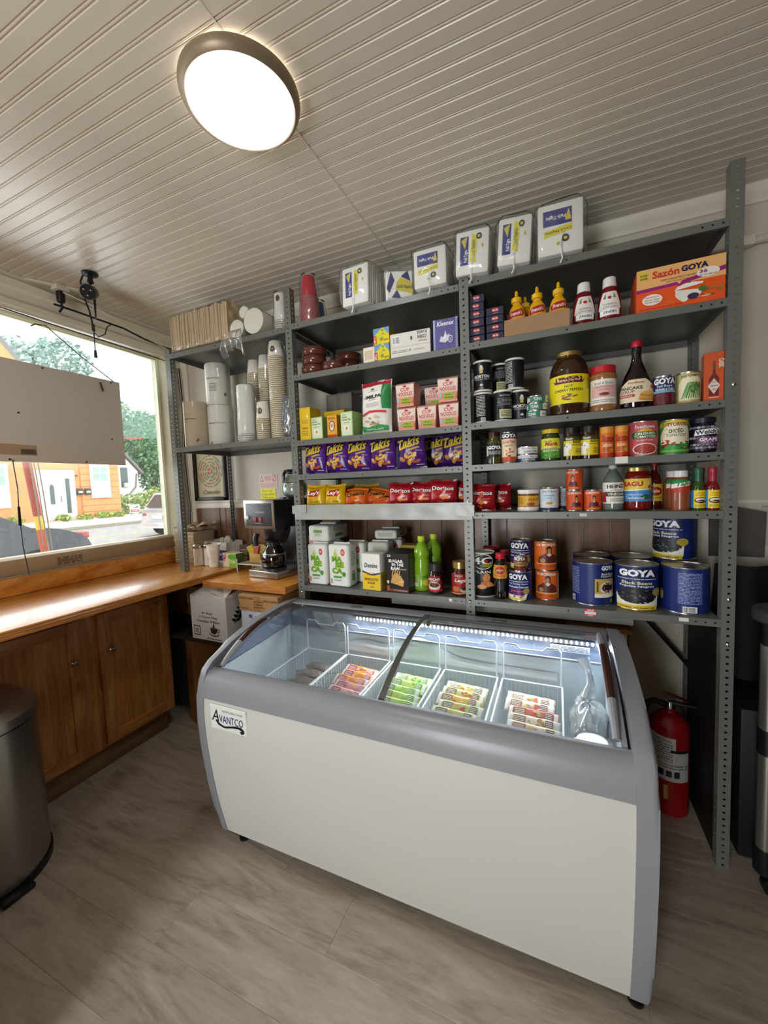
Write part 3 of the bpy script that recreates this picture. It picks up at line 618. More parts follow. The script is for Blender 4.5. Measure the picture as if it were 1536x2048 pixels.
def bag(name, lbl, x, y, z, w, h, th, bg, ops, rz=0, group=None, rx=0, seed=1, ry=0, cat='chip bag', base=True, gloss=.22, crimp=.010):
    t = place(name, lbl, cat, x, y, z, rz, group, rx=rx, ry=ry); rd = random.Random(seed); ph = [rd.uniform(0, 6) for _ in range(8)]
    def T_(u, v):  # u,v in -1..1, 0..1
        e = max(0, 1-abs(u)**3)**.55*max(0, 1-abs(2*v-1)**3.2)**.6
        wr = .05*math.sin(9*u+ph[0]+5*v)*abs(2*v-1)**2+.06*math.sin(17*u+ph[1])*abs(2*v-1)**3+.05*math.sin(14*v+ph[2]+3*u)*abs(u)**2+.04*math.sin(6*u-8*v+ph[3])
        return th/2*e*(1+wr*1.6)+.0006
    def wd(v): return w/2*(1-.06*math.sin(math.pi*v)+.01*math.sin(9*v+ph[4]))
    cr = crimp/h
    def pt(u, v, s_):
        zz = v*h
        vv = (v-cr)/(1-2*cr); tt = T_(u, min(1, max(0, vv))) if 0 < vv < 1 else .0006
        zig = .0012*math.sin(u*60) if not 0 < vv < 1 else 0
        return (u*wd(v), s_*tt+zig+.004*math.sin(2*v+ph[5]), zz+.003*math.sin(3*u+ph[6])*v)
    vs = [0, cr*.5, cr]+[cr+(1-2*cr)*k/16 for k in range(1, 16)]+[1-cr, 1-cr*.5, 1]
    mb = MB(); nu = 20
    for s_ in (-1, 1):
        V = [pt(-1+2*i/nu, v, s_) for v in vs for i in range(nu+1)]; q = nu+1
        mb.add(V, [(j*q+i, j*q+i+1, (j+1)*q+i+1, (j+1)*q+i) for j in range(len(vs)-1) for i in range(nu)], P(bg, gloss))
    mb.obj('bag_film', t, ang=60)
    def fn(xx, zz, l):
        v = min(.999, max(.001, zz/h)); u = max(-1, min(1, xx/wd(v))); p = pt(u, v, -1); return (p[0], p[1]-l, p[2])
    label(t, fn, w*.94, h, ops, 'print', .011, .0009, .00025, gloss)
    return t
def smooth(pr, n=4):
    return sm(pr, n)
def jar(name, lbl, x, y, z, prof, mat, cap, capmat, lab, rz=0, group=None, cat='jar', sx=1, sy=1, content=None, smooth_n=4, n=32):
    """prof (r,z) glass profile; cap (r,z) profile; lab=(z0,H,width_factor,ops)"""
    t = place(name, lbl, cat, x, y, z, rz, group); pr = smooth(prof, smooth_n) if smooth_n else prof
    MB().lathe(pr, mat, n, sx=sx, sy=sy).obj('body', t, ang=50)
    if cap: MB().lathe(cap, capmat, 28, sx=1, sy=1).obj('cap', t)
    if lab:
        f = interp(pr)
        for z0, H, wf, ops in lab:
            label(t, rev(f, z0, 0, sx, sy), 2*f(z0+H/2)*wf, H, ops, 'label', f(z0+H/2)*.28, .0006)
    return t
def capp(r, z0, h, ridge=0): return [(r*.97, z0), (r, z0+.001), (r, z0+h-.0015), (r*.95, z0+h), (0, z0+h)]
GL = lambda nm, hx, rough=.06: M('liquid_'+nm, hx, rough, var=.25, vs=18, coat=.5)
GOYA = lambda cx, cy, w, h: T('GOYA', cx, cy, w, h, 'f4f6fa', .05, 0, 0, '0d1338')
# ================================================================ BAY C (right)
C1, C2, C3, C4, C5, C6 = [z+.0005 for z in ZC]
# napkin packs --------------------------------------------------
m_bagclear = film('napkin_bag_film', 'f4f4f2', .05, .06, .1, .1)
def napkins(lbl, x, y, z, rz, mode, seed, w=.155, h=.175, d=.17, rx=0, ry=0):
    t = place('napkin_pack', lbl, 'napkins', x, y, z, rz, 'bagged packs of lunch napkins', rx=rx, ry=ry)
    mb = MB()
    for k in range(9): mb.rbox(-w/2+.001*(k % 3), w/2-.001*(k % 2), k*d/9+.0005, (k+1)*d/9-.0005, .012, .012+h, M('napkin_paper', 'f1efe9', .8, var=.03, vs=40), .009, 2)
    o = mb.obj('napkin_stack', t); o['kind'] = 'stuff'
    A = [R(-.86, .36 if mode == 2 else .5, -.1, .93, '2b2f7d')]
    if mode == 0:   # printed turned on its side
        ops = [R(-.72, .22, -.22, .86, '2b2f7d'), G([(-.66, .78), (-.3, .86), (-.42, .58)], 'd8c534'), T('Pull-Tight', -.35, .42, .36, .1, 'f5f5f5', .02, 0, math.pi/2), G([(-.12, .3), (.22, .24), (.3, .84), (-.02, .9)], 'e6d92c'), T('Lunch Napkins', .1, .56, .5, .12, '2a2a50', .01, 0, math.pi/2), E(.4, .82, .17, .07, '2c2c2c'), E(.4, .82, .08, .03, 'd9cf3c'), G([(.55, .6), (.62, .66), (.69, .6), (.62, .54)], 'c9b820')]
    else:           # upside down
        ops = [R(-.75, .56, .5, .86, '2b2f7d'), G([(.2, .62), (.48, .62), (.36, .84)], 'd8c534'), T('Pull-Tight', -.2, .72, .44, .09, 'f5f5f5', .02, 0, math.pi), G([(-.72, .34), (.52, .42), (.52, .55), (-.72, .47)], 'e6d92c'), T('Lunch Napkins', -.1, .445, .55, .075, '2a2a50', .01, 0, math.pi+.06), E(.22, .28, .17, .075, '2c2c2c'), E(.22, .28, .08, .03, 'd9cf3c'), G([(-.2, .2), (-.1, .24), (0, .2), (-.1, .16)], 'c9b820')]
    label(t, plane_y(0, 0, .012), w, h, ops, 'print', 1, .0006)
    rd = random.Random(seed); ph = [rd.uniform(0, 6) for _ in range(5)]
    def f(u, v):
        a = 2*math.pi*u; b = math.pi*(v-.5); c = max(0, math.cos(b))**.18; kx = abs(math.cos(a))**.3*(1 if math.cos(a) > 0 else -1); kz = abs(math.sin(a))**.3*(1 if math.sin(a) > 0 else -1)
        w_ = 1+.035*math.sin(5*a+ph[0])+.02*math.sin(11*a+6*b+ph[1])
        return (kx*(w/2+.016)*c*w_, d/2+math.sin(b)*(d/2+.03), .012+h/2+kz*(h/2+.014)*c*w_)
    MB().grid(f, 40, 16, m_bagclear, closed_u=True).obj('clear_bag', t, ang=80)
    MB().tube([(.01, -.02, h*.45), (.0, -.022, .04), (.002, -.024, .005), (.006, -.025, -.018), (-.002, -.025, -.036)], [.0012, .0022, .002, .003, .0035], M('napkin_bag_string', 'e8e6e0', .6), 6).obj('bag_tie', t)
    return t
napkins('rightmost bagged lunch napkin pack on the top shelf, printed upside down', .022, 1.772, C1, .04, 1, 1, w=.165, h=.195)
napkins('bagged napkin pack second from the right on top, printed sideways', -.155, 1.765, C1, .02, 0, 2, w=.13, h=.185, ry=.06)
napkins('bagged napkin pack directly above the second post, printed sideways', -.325, 1.762, C1, .0, 0, 3, w=.14, h=.18, ry=.05)
napkins('bagged napkin pack left of the second post, printed upside down', -.508, 1.765, ZB[0]+.0005, .0, 1, 4, w=.15, h=.165)
napkins('leftmost bagged napkin pack, near the red cups, printed sideways', -.885, 1.765, ZB[0]+.0005, -.12, 0, 5, w=.15, h=.18, ry=.03)
t = place('napkin_pack', 'napkin pack lying on its side with big dark blue and yellow print', 'napkins', -.665, 1.80, ZB[0]+.0005, .4, 'bagged packs of lunch napkins')
mb = MB()
for k in range(8): mb.rbox(-.065, .065, k*.02+.0005, (k+1)*.02-.0005, .005, .135+.02*math.sin(k*.4), M('napkin_paper'), .008, 1)
o = mb.obj('napkin_stack', t); o['kind'] = 'stuff'
label(t, plane_y(0, 0, .005), .13, .14, [G([(-.95, .35), (-.6, .9), (-.35, .6), (-.75, .2)], '23266a'), G([(-.6, .05), (.1, .02), (-.2, .3)], '23266a'), G([(-.3, .3), (.9, .15), (.95, .5), (.1, .7), (-.2, .55)], 'd9c934'), T('Lunch Napkins', .35, .38, .55, .16, '20204a', .02, 0, -.1), G([(.1, .72), (.8, .55), (.6, .9)], '23266a')], 'print', 1, .0006)
MB().grid(lambda u, v: (-.072+.144*u, -.012+.19*v, .15+.012*math.sin(u*6)*math.sin(v*7)-.03*(2*u-1)**4), 14, 10, m_bagclear).grid(lambda u, v: (-.072+.144*u, -.012+.003*math.sin(u*9), .15*v), 14, 4, m_bagclear).obj('clear_bag', t)
# C2: pasta cartons, mustard, ketchup, seasoning box -------------
pasta = box('pasta_box', 'x', 0, 0, 0, .072, .033, .19, '23263f', [E(.05, .62, .42, .28, 'b8242c'), T('Barilla', .05, .62, .32, .26, 'f3e9e4', .02, .3), lines(-.2, .4, .14, .3, 1, '9aa0c0')], 0, 'dark blue pasta boxes on the second shelf')
ordn = ['bottom', 'second from the bottom', 'third from the bottom', 'fourth from the bottom', 'fifth from the bottom', 'topmost']
first = True
for ci, (x, n) in enumerate(((-.316, 6), (-.236, 4))):
    for k in range(n):
        nm = ordn[k] if k < n-1 or ci == 0 else 'topmost'
        l = f"small dark blue pasta box, {nm} of the {'six-high stack by the post' if ci == 0 else 'four-high stack near the mustard'}"
        loc = (x+.002*math.sin(k*3), 1.798+.003*math.cos(k*5), C2+k*.0345)
        if first: pasta.location = loc; pasta['label'] = l; first = False
        else: dup(pasta, loc, .02*math.sin(k*2), l)
mp = [(.027, 0), (.031, .004), (.034, .03), (.036, .07), (.034, .1), (.028, .125), (.017, .142), (.016, .15)]
def mustard(lbl, x, y, rz):
    return jar('mustard_bottle', lbl, x, y, C2+.002, mp, M('yellow_plastic', 'e9b320', .3, var=.04), [(.021, .15), (.022, .153), (.0215, .168), (.013, .174), (.0075, .178), (.0065, .196), (.004, .2), (0, .2)], M('yellow_plastic_cap', 'f0bf1e', .3, var=.03),
        [(.05, .08, 1.5, [G([(-.75, .62), (-.4, .78), (.6, .86), (.85, .66), (.6, .48), (-.6, .4)], 'b3202a'), T("French's", .05, .64, .52, .2, 'f7efe6', .02, .2, .09), T('CLASSIC', 0, .34, .3, .07, '6b4a10'), T('YELLOW', 0, .2, .42, .15, '2a2110', .03)])], rz, 'yellow mustard bottles', 'bottle', 1, .72)
mustard('yellow mustard bottle at the left end of the cardboard tray', -.15, 1.845, -.15); mustard('yellow mustard bottle in the middle of the cardboard tray', -.068, 1.845, -.05); mustard('yellow mustard bottle at the right end of the tray, beside the ketchup', .014, 1.845, .05); mustard('yellow mustard bottle half hidden behind the leftmost one', -.12, 1.92, 0)
tr = place('cardboard_tray', 'low brown cardboard tray holding the mustard bottles', 'tray', -.071, 1.786, C2, -.01); m_card = M('brown_cardboard', 'a5835f', .75, var=.08, vs=14, bump=.08, bs=40)
MB().box(-.125, .125, 0, .003, .001, .068, m_card).obj('front_side', tr); MB().box(-.125, -.122, .003, .165, .001, .05, m_card).obj('end_side', tr); MB().box(.122, .125, .003, .165, .001, .05, m_card).obj('end_side', tr); MB().box(-.122, .122, .003, .165, 0, .0015, m_card).obj('tray_base', tr)
kp = [(.034, 0), (.037, .004), (.040, .02), (.041, .06), (.038, .09), (.031, .118), (.024, .132)]
for i, (x, y, lb) in enumerate(((.107, 1.835, 'red ketchup bottle with white cap, next to the mustard tray'), (.197, 1.835, 'red ketchup bottle with white cap, right-hand one of the pair'))):
    jar('ketchup_bottle', lb, x, y, C2, kp, GL('ketchup', '6e0f14', .12), [(.024, .132), (.0245, .134), (.0225, .166), (.020, .169), (0, .169)], P('e6e4de', .35),
        [(.015, .098, 1.12, [G([(-.8, .06), (.8, .06), (.8, .3), (.95, .3), (.62, .98), (-.62, .98), (-.95, .3), (-.8, .3)], 'ece8e0'), G([(-.72, .1), (.72, .1), (.72, .28), (-.72, .28)], 'ffffff'), T('HEINZ', 0, .19, .5, .1, '2a2a2a', .02, 0, math.pi), T('KETCHUP', 0, .38, .52, .07, '5a5a50', 0, 0, math.pi), T('TOMATO', 0, .49, .5, .07, '5a5a50', 0, 0, math.pi), E(0, .74, .15, .06, 'b4232b'), G([(-.5, .72), (-.3, .92), (-.3, .7)], '6f7a55'), G([(.5, .72), (.3, .92), (.3, .7)], '6f7a55')])], .12-.2*i, 'red ketchup bottles', 'bottle', 1, .72)
sz = box('seasoning_box', 'big orange seasoning box with a pot and vegetables picture, top right of the shelving', .412, 1.784, C2, .262, .152, .17, 'e8561c',
    [R(-1, .52, 1, 1, 'edb672'), G([(-1, .46), (-.05, .5), (0, .42), (.06, .5), (1, .64), (1, .74), (.05, .58), (0, .5), (-.06, .57), (-1, .54)], '9b1f7c'), G([(-.94, .74), (-.73, .78), (-.73, .95), (-.94, .95)], 'd9c93a'), T('SUPER', -.83, .86, .09, .05, '2b2a15', .02), T('SAVER', -.83, .79, .09, .05, '2b2a15', .02), T('Sazón', -.32, .83, .31, .17, 'c8371f', .03), T('GOYA', .33, .84, .3, .14, '1c1a4a', .05), T('CON CULANTRO Y ACHIOTE', 0, .67, .44, .04, '5b3a1c'), T('With Coriander & Annatto', 0, .61, .3, .03, '7a5a38'), E(.62, .66, .25, .11, 'f2e9df'), T('36', .52, .69, .09, .08, '8a1f6a', .03), T('El Original', .62, .6, .18, .04, '6a3a5a'), E(-.63, .26, .24, .13, 'f6ede0'), T('Especial para', -.63, .32, .16, .04, '6b4a3a'), T('Arroces, Guisos', -.63, .26, .18, .04, '6b4a3a'), T('Carnes, Sopas', -.63, .2, .17, .04, '6b4a3a'),
     B(.25, .16, .5, .08, 16, ['8f4a2a', 'c99a3a', '4a6a2c', '5b2a3f', 'e8d9b0', 'a5362a'], 4, .24), B(.7, .24, .25, .08, 8, ['b0382c', '7d8f3a', 'a35a3a'], 9, .32), G([(-.1, .22), (.0, .12), (.42, .12), (.52, .3), (-.1, .36)], 'e9e6dc'), G([(-.12, .36), (.5, .42), (.52, .46), (.2, .5), (-.05, .44)], 'f5f2ea'), E(.2, .5, .06, .02, '8a5a3a'), E(.3, .17, .13, .07, '3b2b4f'), E(.5, .3, .09, .06, '3f7a2c'), E(.1, .12, .08, .05, 'efe9da'), T('NET WT. 20 OZ (6.33 oz, 180 g)', -.45, .045, .5, .03, '7a2008')], -.03, cat='box', side=None)
box('seasoning_box', 'second orange seasoning box just behind the big orange one', .425, 1.962, C2, .25, .148, .17, 'e8561c', [R(-1, .5, 1, 1, 'e9ad68')], -.03)
# C3: salt, tuna, jars, syrup, cans --------------------------------
salt_ops = [T('MORTON', 0, .48, .66, .1, 'f2f2f2', .03), T('IODIZED SALT', 0, .39, .6, .055, 'd9dad9', .0), E(0, .72, .16, .09, 'c9c6b0'), E(0, .79, .1, .05, 'e9e6dc'), G([(-.08, .7), (.08, .7), (.14, .58), (-.14, .58)], 'd8c04a'), E(0, .2, .13, .04, 'cfd0cc'), T('NET WT', 0, .1, .2, .03, 'b9b9b4')]
salt2_ops = [T('MORTON', 0, .82, .4, .06, 'c9c9c6', .0), lines(-.6, .6, .5, .75, 6, '8f9194'), R(-.45, .1, .55, .38, 'c9c795'), lines(-.35, .45, .14, .34, 4, '4a4a3a')]
salt3_ops = [R(-.75, .2, .1, .92, '17181b'), lines(-.7, .05, .22, .9, 14, 'c9c9c6'), bars(-.3, .05, .05, .17)]
salt = can('salt_canister', 'black salt canister with umbrella-girl logo facing out, on the upper left', -.298, 1.842, C3+.138, .041, .134, '1a1b20', salt_ops, .0, 'black salt canisters', 'canister', P('e9e6df'), .01)
can('salt_canister', 'black salt canister in the upper row, half behind its left neighbour', -.232, 1.93, C3+.138, .041, .134, '1a1b20', salt2_ops, .3, 'black salt canisters', 'canister', P('e9e6df'), .01)
can('salt_canister', 'black salt canister at the right end of the upper row, back print showing', -.165, 1.88, C3+.138, .041, .134, '1a1b20', salt3_ops, -.2, 'black salt canisters', 'canister', P('e9e6df'), .01)
can('salt_canister', 'black salt canister in the lower row against the post, barcode showing', -.300, 1.842, C3, .041, .134, '1a1b20', salt3_ops, .35, 'black salt canisters', 'canister', P('e9e6df'), .01)
can('salt_canister', 'black salt canister deep in the lower row, mostly hidden', -.238, 1.935, C3, .041, .134, '1a1b20', salt2_ops, 1.2, 'black salt canisters', 'canister', P('e9e6df'), .01)
can('salt_canister', 'black salt canister in the middle of the lower row, cream panel showing', -.213, 1.845, C3, .041, .134, '1a1b20', salt2_ops, .35, 'black salt canisters', 'canister', P('e9e6df'), .01)
can('salt_canister', 'black salt canister in the lower row behind the tuna stack', -.146, 1.885, C3, .041, .134, '1a1b20', salt_ops, .3, 'black salt canisters', 'canister', P('e9e6df'), .01)
for k, nm in enumerate(('bottom', 'middle', 'top')):
    can('tuna_can', f'small green and white tuna can, {nm} one of the stack beside the pepper jar', -.074+.002*k, 1.828, C3+k*.0305, .0415, .0295, 'cfd8d0', [R(-1, .1, .2, .9, '3f7d68'), T('TUNA', -.4, .5, .3, .45, 'f0f4ee', .02), R(.2, .1, 1, .9, 'e4e6e2'), T('ALBACORE', .6, .5, .3, .3, '5a6a66', 0)], .1+.25*k, 'stacked green and white tuna cans')
jar('pepper_jar', 'large glass jar of cherry peppers with a yellow label and gold lid', .053, 1.868, C3, [(.066, 0), (.073, .006), (.075, .03), (.075, .16), (.072, .19), (.06, .222), (.046, .236), (.045, .242)], GL('pepper_brine', '3a2413', .05), capp(.05, .242, .018), M('gold_lid', 'b49a5a', .3, .8, var=.05),
    [(.045, .115, 1.45, [R(-1, 0, 1, 1, 'efe01e'), G([(-.5, .7), (.5, .7), (.6, .82), (.45, .92), (-.45, .92), (-.6, .82)], '6b2230'), T('Garden Harvest', 0, .81, .4, .08, 'f0e6c9', .01, .2), T('HOT', 0, .59, .14, .09, '3b3a10', .01), T('CHERRY PEPPERS', 0, .46, .52, .09, '2f2e10', .01), B(0, .22, .25, .09, 7, ['8a5a34', '6d4a26', 'a36a3c'], 3, .5), bars(-.98, -.72, .03, .18, 8), lines(.7, .97, .5, .85, 6, '7a7418')])], -.05, sx=1)
jar('peanut_butter_jar', 'peanut butter jar with red lid and white label', .177, 1.855, C3, [(.044, 0), (.049, .005), (.050, .02), (.047, .035), (.047, .125), (.050, .14), (.046, .152), (.042, .156)], GL('peanut_butter', '9a6a3c', .2), capp(.046, .156, .026), P('c3222b', .3),
    [(.03, .098, 1.35, [R(-1, 0, 1, 1, 'f1ece4'), T('Bowl & Basket', 0, .84, .58, .1, '4a4038', 0), R(-.8, .28, .8, .76, 'e2b8b4'), T('CREAMY PEANUT BUTTER', 0, .68, .52, .06, 'b0524e', 0), T('peanut butter', 0, .58, .3, .06, 'b0524e'), E(0, .4, .3, .07, '9b4a3a'), E(0, .42, .22, .04, '7a3226'), lines(-.7, .7, .06, .2, 2, 'a39a90')])], .0, sx=1)
jar('syrup_bottle', 'dark pancake syrup bottle with long neck and red cap', .292, 1.852, C3, [(.042, 0), (.052, .006), (.056, .03), (.056, .075), (.052, .1), (.042, .13), (.028, .16), (.019, .185), (.0165, .205), (.017, .225), (.016, .238), (.0165, .242)], GL('syrup', '170a08', .05), [(.0175, .24), (.0185, .242), (.0185, .26), (.016, .264), (0, .264)], P('b81f33', .3),
    [(.022, .095, 1.5, [G([(-.95, .05), (.95, .05), (.98, .3), (.8, .72), (.4, .97), (-.4, .97), (-.8, .72), (-.98, .3)], 'ead9b9'), T('Foodtown', -.05, .84, .36, .09, '9b2f35', .02), T('PANCAKE', -.3, .62, .52, .13, '2f2520', .03), T('SYRUP', -.42, .48, .32, .11, '2f2520', .01), R(-.9, .26, -.1, .38, 'b3242c'), T('ORIGINAL', -.5, .32, .32, .07, 'f3e8e0', .01), E(.45, .16, .42, .08, 'c98f3f'), E(.45, .24, .4, .08, 'dba653'), E(.45, .32, .37, .08, 'c98f3f'), E(.45, .39, .33, .07, 'e2b463'), E(.72, .62, .17, .09, 'c2503a')])], -.05, sx=1, sy=.62, cat='bottle')
goya_bean = lambda c1, pic: [R(-1, .02, 1, .98, c1), GOYA(0, .82, .78, .2), T('Red Kidney Beans', 0, .64, .66, .07, 'cfe0f4'), T('Habichuelas Coloradas', 0, .54, .7, .06, 'ffffff'), R(-.9, .68, .9, .7, 'e9ecf4'), B(0, .26, .8, .2, 30, pic, 5, .16)]
can('bean_can', 'blue and maroon bean can between the syrup and the green beans', .380, 1.845, C3, .036, .113, '1a2a5e', [R(-1, .02, 1, .45, '5b1a24')]+[GOYA(0, .82, .78, .2), R(-1, .44, 1, .52, '6fa8d0'), T('Red Beans', 0, .66, .5, .08, 'cfe0f4'), T('Habichuelas en Tomate', 0, .56, .62, .07, 'ffffff'), B(0, .22, .9, .17, 30, ['7a2430', '8f303a', '5b1822'], 5, .14)], -.1, 'small grocery cans')
can('green_bean_can', 'pale yellow can with green beans on the label, left of the hot sauce box', .456, 1.84, C3, .037, .116, 'c9b97e', [G([(-.7, .12), (.85, .12), (.95, .7), (.5, .84), (-.4, .84), (-.75, .62)], 'ece6c2'), T('DEL CAMPO', .05, .86, .6, .08, '3f4a24', .01, 0, .03)]+[G([(-.55+.14*k, .15+.03*(k % 3)), (-.48+.14*k, .15), (-.05+.09*k, .62+.05*(k % 2)), (-.15+.09*k, .66)], ['5f8f46', '7fae5c', '4f7d3a'][k % 3]) for k in range(9)]+[B(.15, .5, .4, .16, 8, ['6d9a50', '88b566', '4a7436'], 2, .4), R(-1, .02, 1, .08, 'b8a25e')], -.1, 'small grocery cans')
tb = box('hot_sauce_box', 'tall orange hot sauce carton with a bottle drawn on it, by the right post', .521, 1.800, C3, .056, .172, .055, 'c8521f', [T('CLASSIC', .72, .76, .55, .085, 'f5ead9', .02, 0, -math.pi/2), R(-.12, .74, .12, .82, 'a5261c'), R(-.13, .64, .13, .74, '3b5a2c'), G([(-.13, .64), (.13, .64), (.13, .56), (.5, .46), (.5, .1), (-.5, .1), (-.5, .46), (-.13, .56)], '6e1712'), G([(0, .46), (.62, .31), (0, .14), (-.62, .31)], 'e3d3c4'), T('TABASCO', 0, .31, .44, .035, '4a2a22', .02), lines(-.2, .2, .36, .41, 2, '8a6a5a'), lines(-.2, .2, .21, .26, 2, '8a6a5a'), R(-.5, .065, .5, .075, 'f0e6da')], -.12, cat='box')
label(tb, plane_x(-.028, .0275, 0, -1), .055, .172, [T('TABASCO', 0, .6, .6, .2, 'f0dfd0', .02, 0, math.pi/2)], 'side_print', 1, .0003)
# C4 -----------------------------------------------------------------
jar('olive_jar', 'jar of stuffed olives at the left end of its row', -.252, 1.828, C4, [(.028, 0), (.031, .004), (.031, .085), (.029, .1), (.024, .115), (.024, .12)], GL('olives', '4a4a1c', .06), capp(.027, .12, .02), P('3a1512', .35), [(.03, .055, 1.4, [R(-1, 0, 1, 1, '15171f'), GOYA(.1, .75, .7, .3), lines(-.6, .8, .2, .5, 4, 'cfcfc6'), R(-.98, .1, -.6, .9, 'd9d9d0')])], .1, sx=1)
B_ = B
can('adobo_canister', 'achiote seasoning bottle with black cap and cream label', -.187, 1.825, C4, .0315, .133, 'c9553a', [R(-1, .8, 1, .98, '1a1c38'), GOYA(0, .88, .8, .13), R(-1, .2, 1, .78, 'edd9b8'), T('ACHIOTINA', 0, .68, .62, .1, 'a03a22', .02), T('ANNATTO', 0, .56, .4, .06, '8a4a2a'), B_(.05, .33, .4, .12, 10, ['b5542a', '8f3a1c', 'c97a3a'], 3, .35)], .05, 'small grocery cans', 'canister')
for k, nm in enumerate(('lower', 'upper')):
    can('tuna_can', f'blue and white albacore tuna can, {nm} one of the pair', -.112, 1.838, C4+k*.034, .0425, .033, 'dfe2e6', [R(-1, .1, 1, .5, '2c4470' if k == 0 else 'e6e8ea'), T('ALBACORE', .1, .32, .5, .26, 'e9eef4' if k == 0 else '3a5484', .02), R(-1, .55, 1, .9, 'e9eaec'), T('Bumble Bee', 0, .72, .5, .22, '6a4a4a', 0, .2)], .2*k, 'albacore tuna cans')
jar('mole_jar', 'green mole sauce jar with yellow lid', -.020, 1.845, C4, [(.033, 0), (.037, .004), (.038, .03), (.037, .09), (.033, .11), (.031, .116)], GL('green_mole', '39451a', .08), capp(.034, .116, .018), P('e3c327', .3), [(.012, .082, 1.4, [R(-1, 0, 1, 1, '4f9a2c'), R(-1, .5, 1, 1, 'e7df3e'), G([(-1, .46), (0, .58), (1, .46), (1, .54), (-1, .54)], 'f2eda6'), T('Doña', -.2, .86, .3, .12, '8a4a20', .01, .3), T('María', .05, .72, .5, .2, 'a5301e', .03, .3), T('MOLE VERDE', 0, .38, .6, .1, 'f2f6d0', .02), B(0, .16, .8, .12, 14, ['6ab53c', '3c7a22', 'a9cf5a'], 8, .22)])], .0)
for i, (x, lb) in enumerate(((.062, 'brown bouillon jar with yellow cow label, left one of the pair'), (.128, 'brown bouillon jar with yellow cow label, next to the orange tubes'))):
    jar('bouillon_jar', lb, x, 1.845, C4, [(.030, 0), (.033, .003), (.033, .1), (.031, .104)], GL('bouillon', '3a2312', .12), capp(.032, .104, .03), P('1e1613', .4), [(.016, .078, 1.4, [R(-1, 0, 1, 1, 'e3cf27'), R(-1, .8, 1, 1, '3f4a1c'), T('Knorr', -.3, .9, .3, .12, 'f3f1dc', .03), T('BEEF', .35, .72, .36, .12, '2a2412', .03), T('BOUILLON', .35, .58, .4, .07, '2a2412'), G([(-.92, .05), (-.8, .55), (-.5, .72), (-.15, .6), (-.1, .4), (-.35, .3), (-.3, .05)], 'f2efe6'), G([(-.8, .55), (-.62, .7), (-.7, .48)], '5a3a28'), E(-.5, .5, .05, .025, '2a1c14'), lines(.2, .9, .1, .4, 4, '7a6a1c')])], .1-.05*i, 'bouillon jars')
for i, (x, lb) in enumerate(((.188, 'slim orange seasoning tube, left one of the pair'), (.2395, 'slim orange seasoning tube touching the red tomato can'))):
    can('seasoning_tube', lb, x, 1.833, C4, .0255 if i == 0 else .0245, .123, 'e07a28', [R(-1, .8, 1, .96, 'ea9a3a'), T('Sazon', 0, .62, .72, .24, 'a92a1c', .05, .2), T('ADOBO', 0, .4, .5, .08, 'f5e3b8', .02), R(-1, .02, 1, .16, 'c23a20'), E(.35, .25, .25, .05, 'e9b44a'), lines(-.6, .4, .2, .34, 3, '8a3a14')], .12-.2*i, 'orange seasoning tubes', 'tube', P('d9a24a'))
can('tomato_can', 'red crushed tomatoes can with a green banner label', .316, 1.862, C4, .051, .134, 'c2464a', [R(-1, .02, 1, .98, 'c9555a'), T('Foodtown', 0, .84, .5, .1, 'f1e4e2', .03, 0, 0, '3a2a6b'), E(0, .66, .42, .12, 'e2a534'), G([(-.62, .5), (.62, .5), (.7, .66), (.5, .7), (-.5, .7), (-.7, .66)], '2e5a2c'), T('CRUSHED', 0, .64, .5, .075, 'f4f0da', .02), T('TOMATOES', 0, .55, .54, .075, 'f4f0da', .02), T('IN TOMATO PUREE', 0, .45, .4, .035, 'f6dedb'), E(0, .2, .62, .17, 'f0dcd4'), E(0, .2, .55, .14, '9b2f28'), E(.05, .22, .42, .1, 'b8463a')], .0, 'large tomato cans')
can('tomato_can', 'green diced tomatoes can with a cream label and tomatoes', .418, 1.862, C4, .047, .131, '2f8a3a', [R(-.98, .02, .98, .98, '3a9a40'), G([(-.92, .55), (-.6, .82), (0, .9), (.6, .82), (.92, .55), (.85, .3), (-.85, .3)], 'eee7c8'), G([(-.95, .78), (0, .9), (.95, .78), (.95, .9), (0, 1), (-.95, .9)], 'e4c23c'), T('TUTTOROSSO', 0, .86, .8, .1, '7a1a1c', .03), T('DICED', 0, .67, .36, .11, '26241c', .02), T('TOMATOES', 0, .55, .5, .08, '26241c', 0), B(-.45, .28, .35, .12, 6, ['b8302a', 'd2463a', '8f201c'], 3, .45), B(.4, .26, .4, .12, 9, ['6a4a3a', '4f6a2c', '7a3a2a', '8a9a4a'], 6, .35), R(-.9, .07, .9, .13, '6fc04a')], -.05, 'large tomato cans')
jar('grape_jelly_jar', 'dark grape jelly jar at the right end of its row', .5085, 1.862, C4, [(.038, 0), (.042, .005), (.043, .05), (.041, .09), (.037, .105), (.036, .11)], GL('grape_jelly', '15101c', .08), capp(.040, .11, .02), P('1c1a33', .35), [(.008, .095, 1.5, [R(-1, 0, 1, 1, '1a1420')]+[E(-.85+.19*k+(.09 if j else 0), [.12, .24, .5, .9][j], .09, .05, ['8d8799', '6a6478', 'a9a4b4'][(k+j) % 3]) for j in range(4) for k in range(9)]+[G([(-.55, .58), (.5, .64), (.6, .86), (-.5, .8)], 'e9e6ee'), T("Welch's", .02, .72, .5, .17, '1b1726', .03, .1, .05), R(-.4, .26, .45, .52, '6d3566'), T('GRAPE', .03, .42, .36, .13, 'f2eaf2', .03), T('JELLY', .03, .31, .22, .06, 'e0b8d6')])], .05)
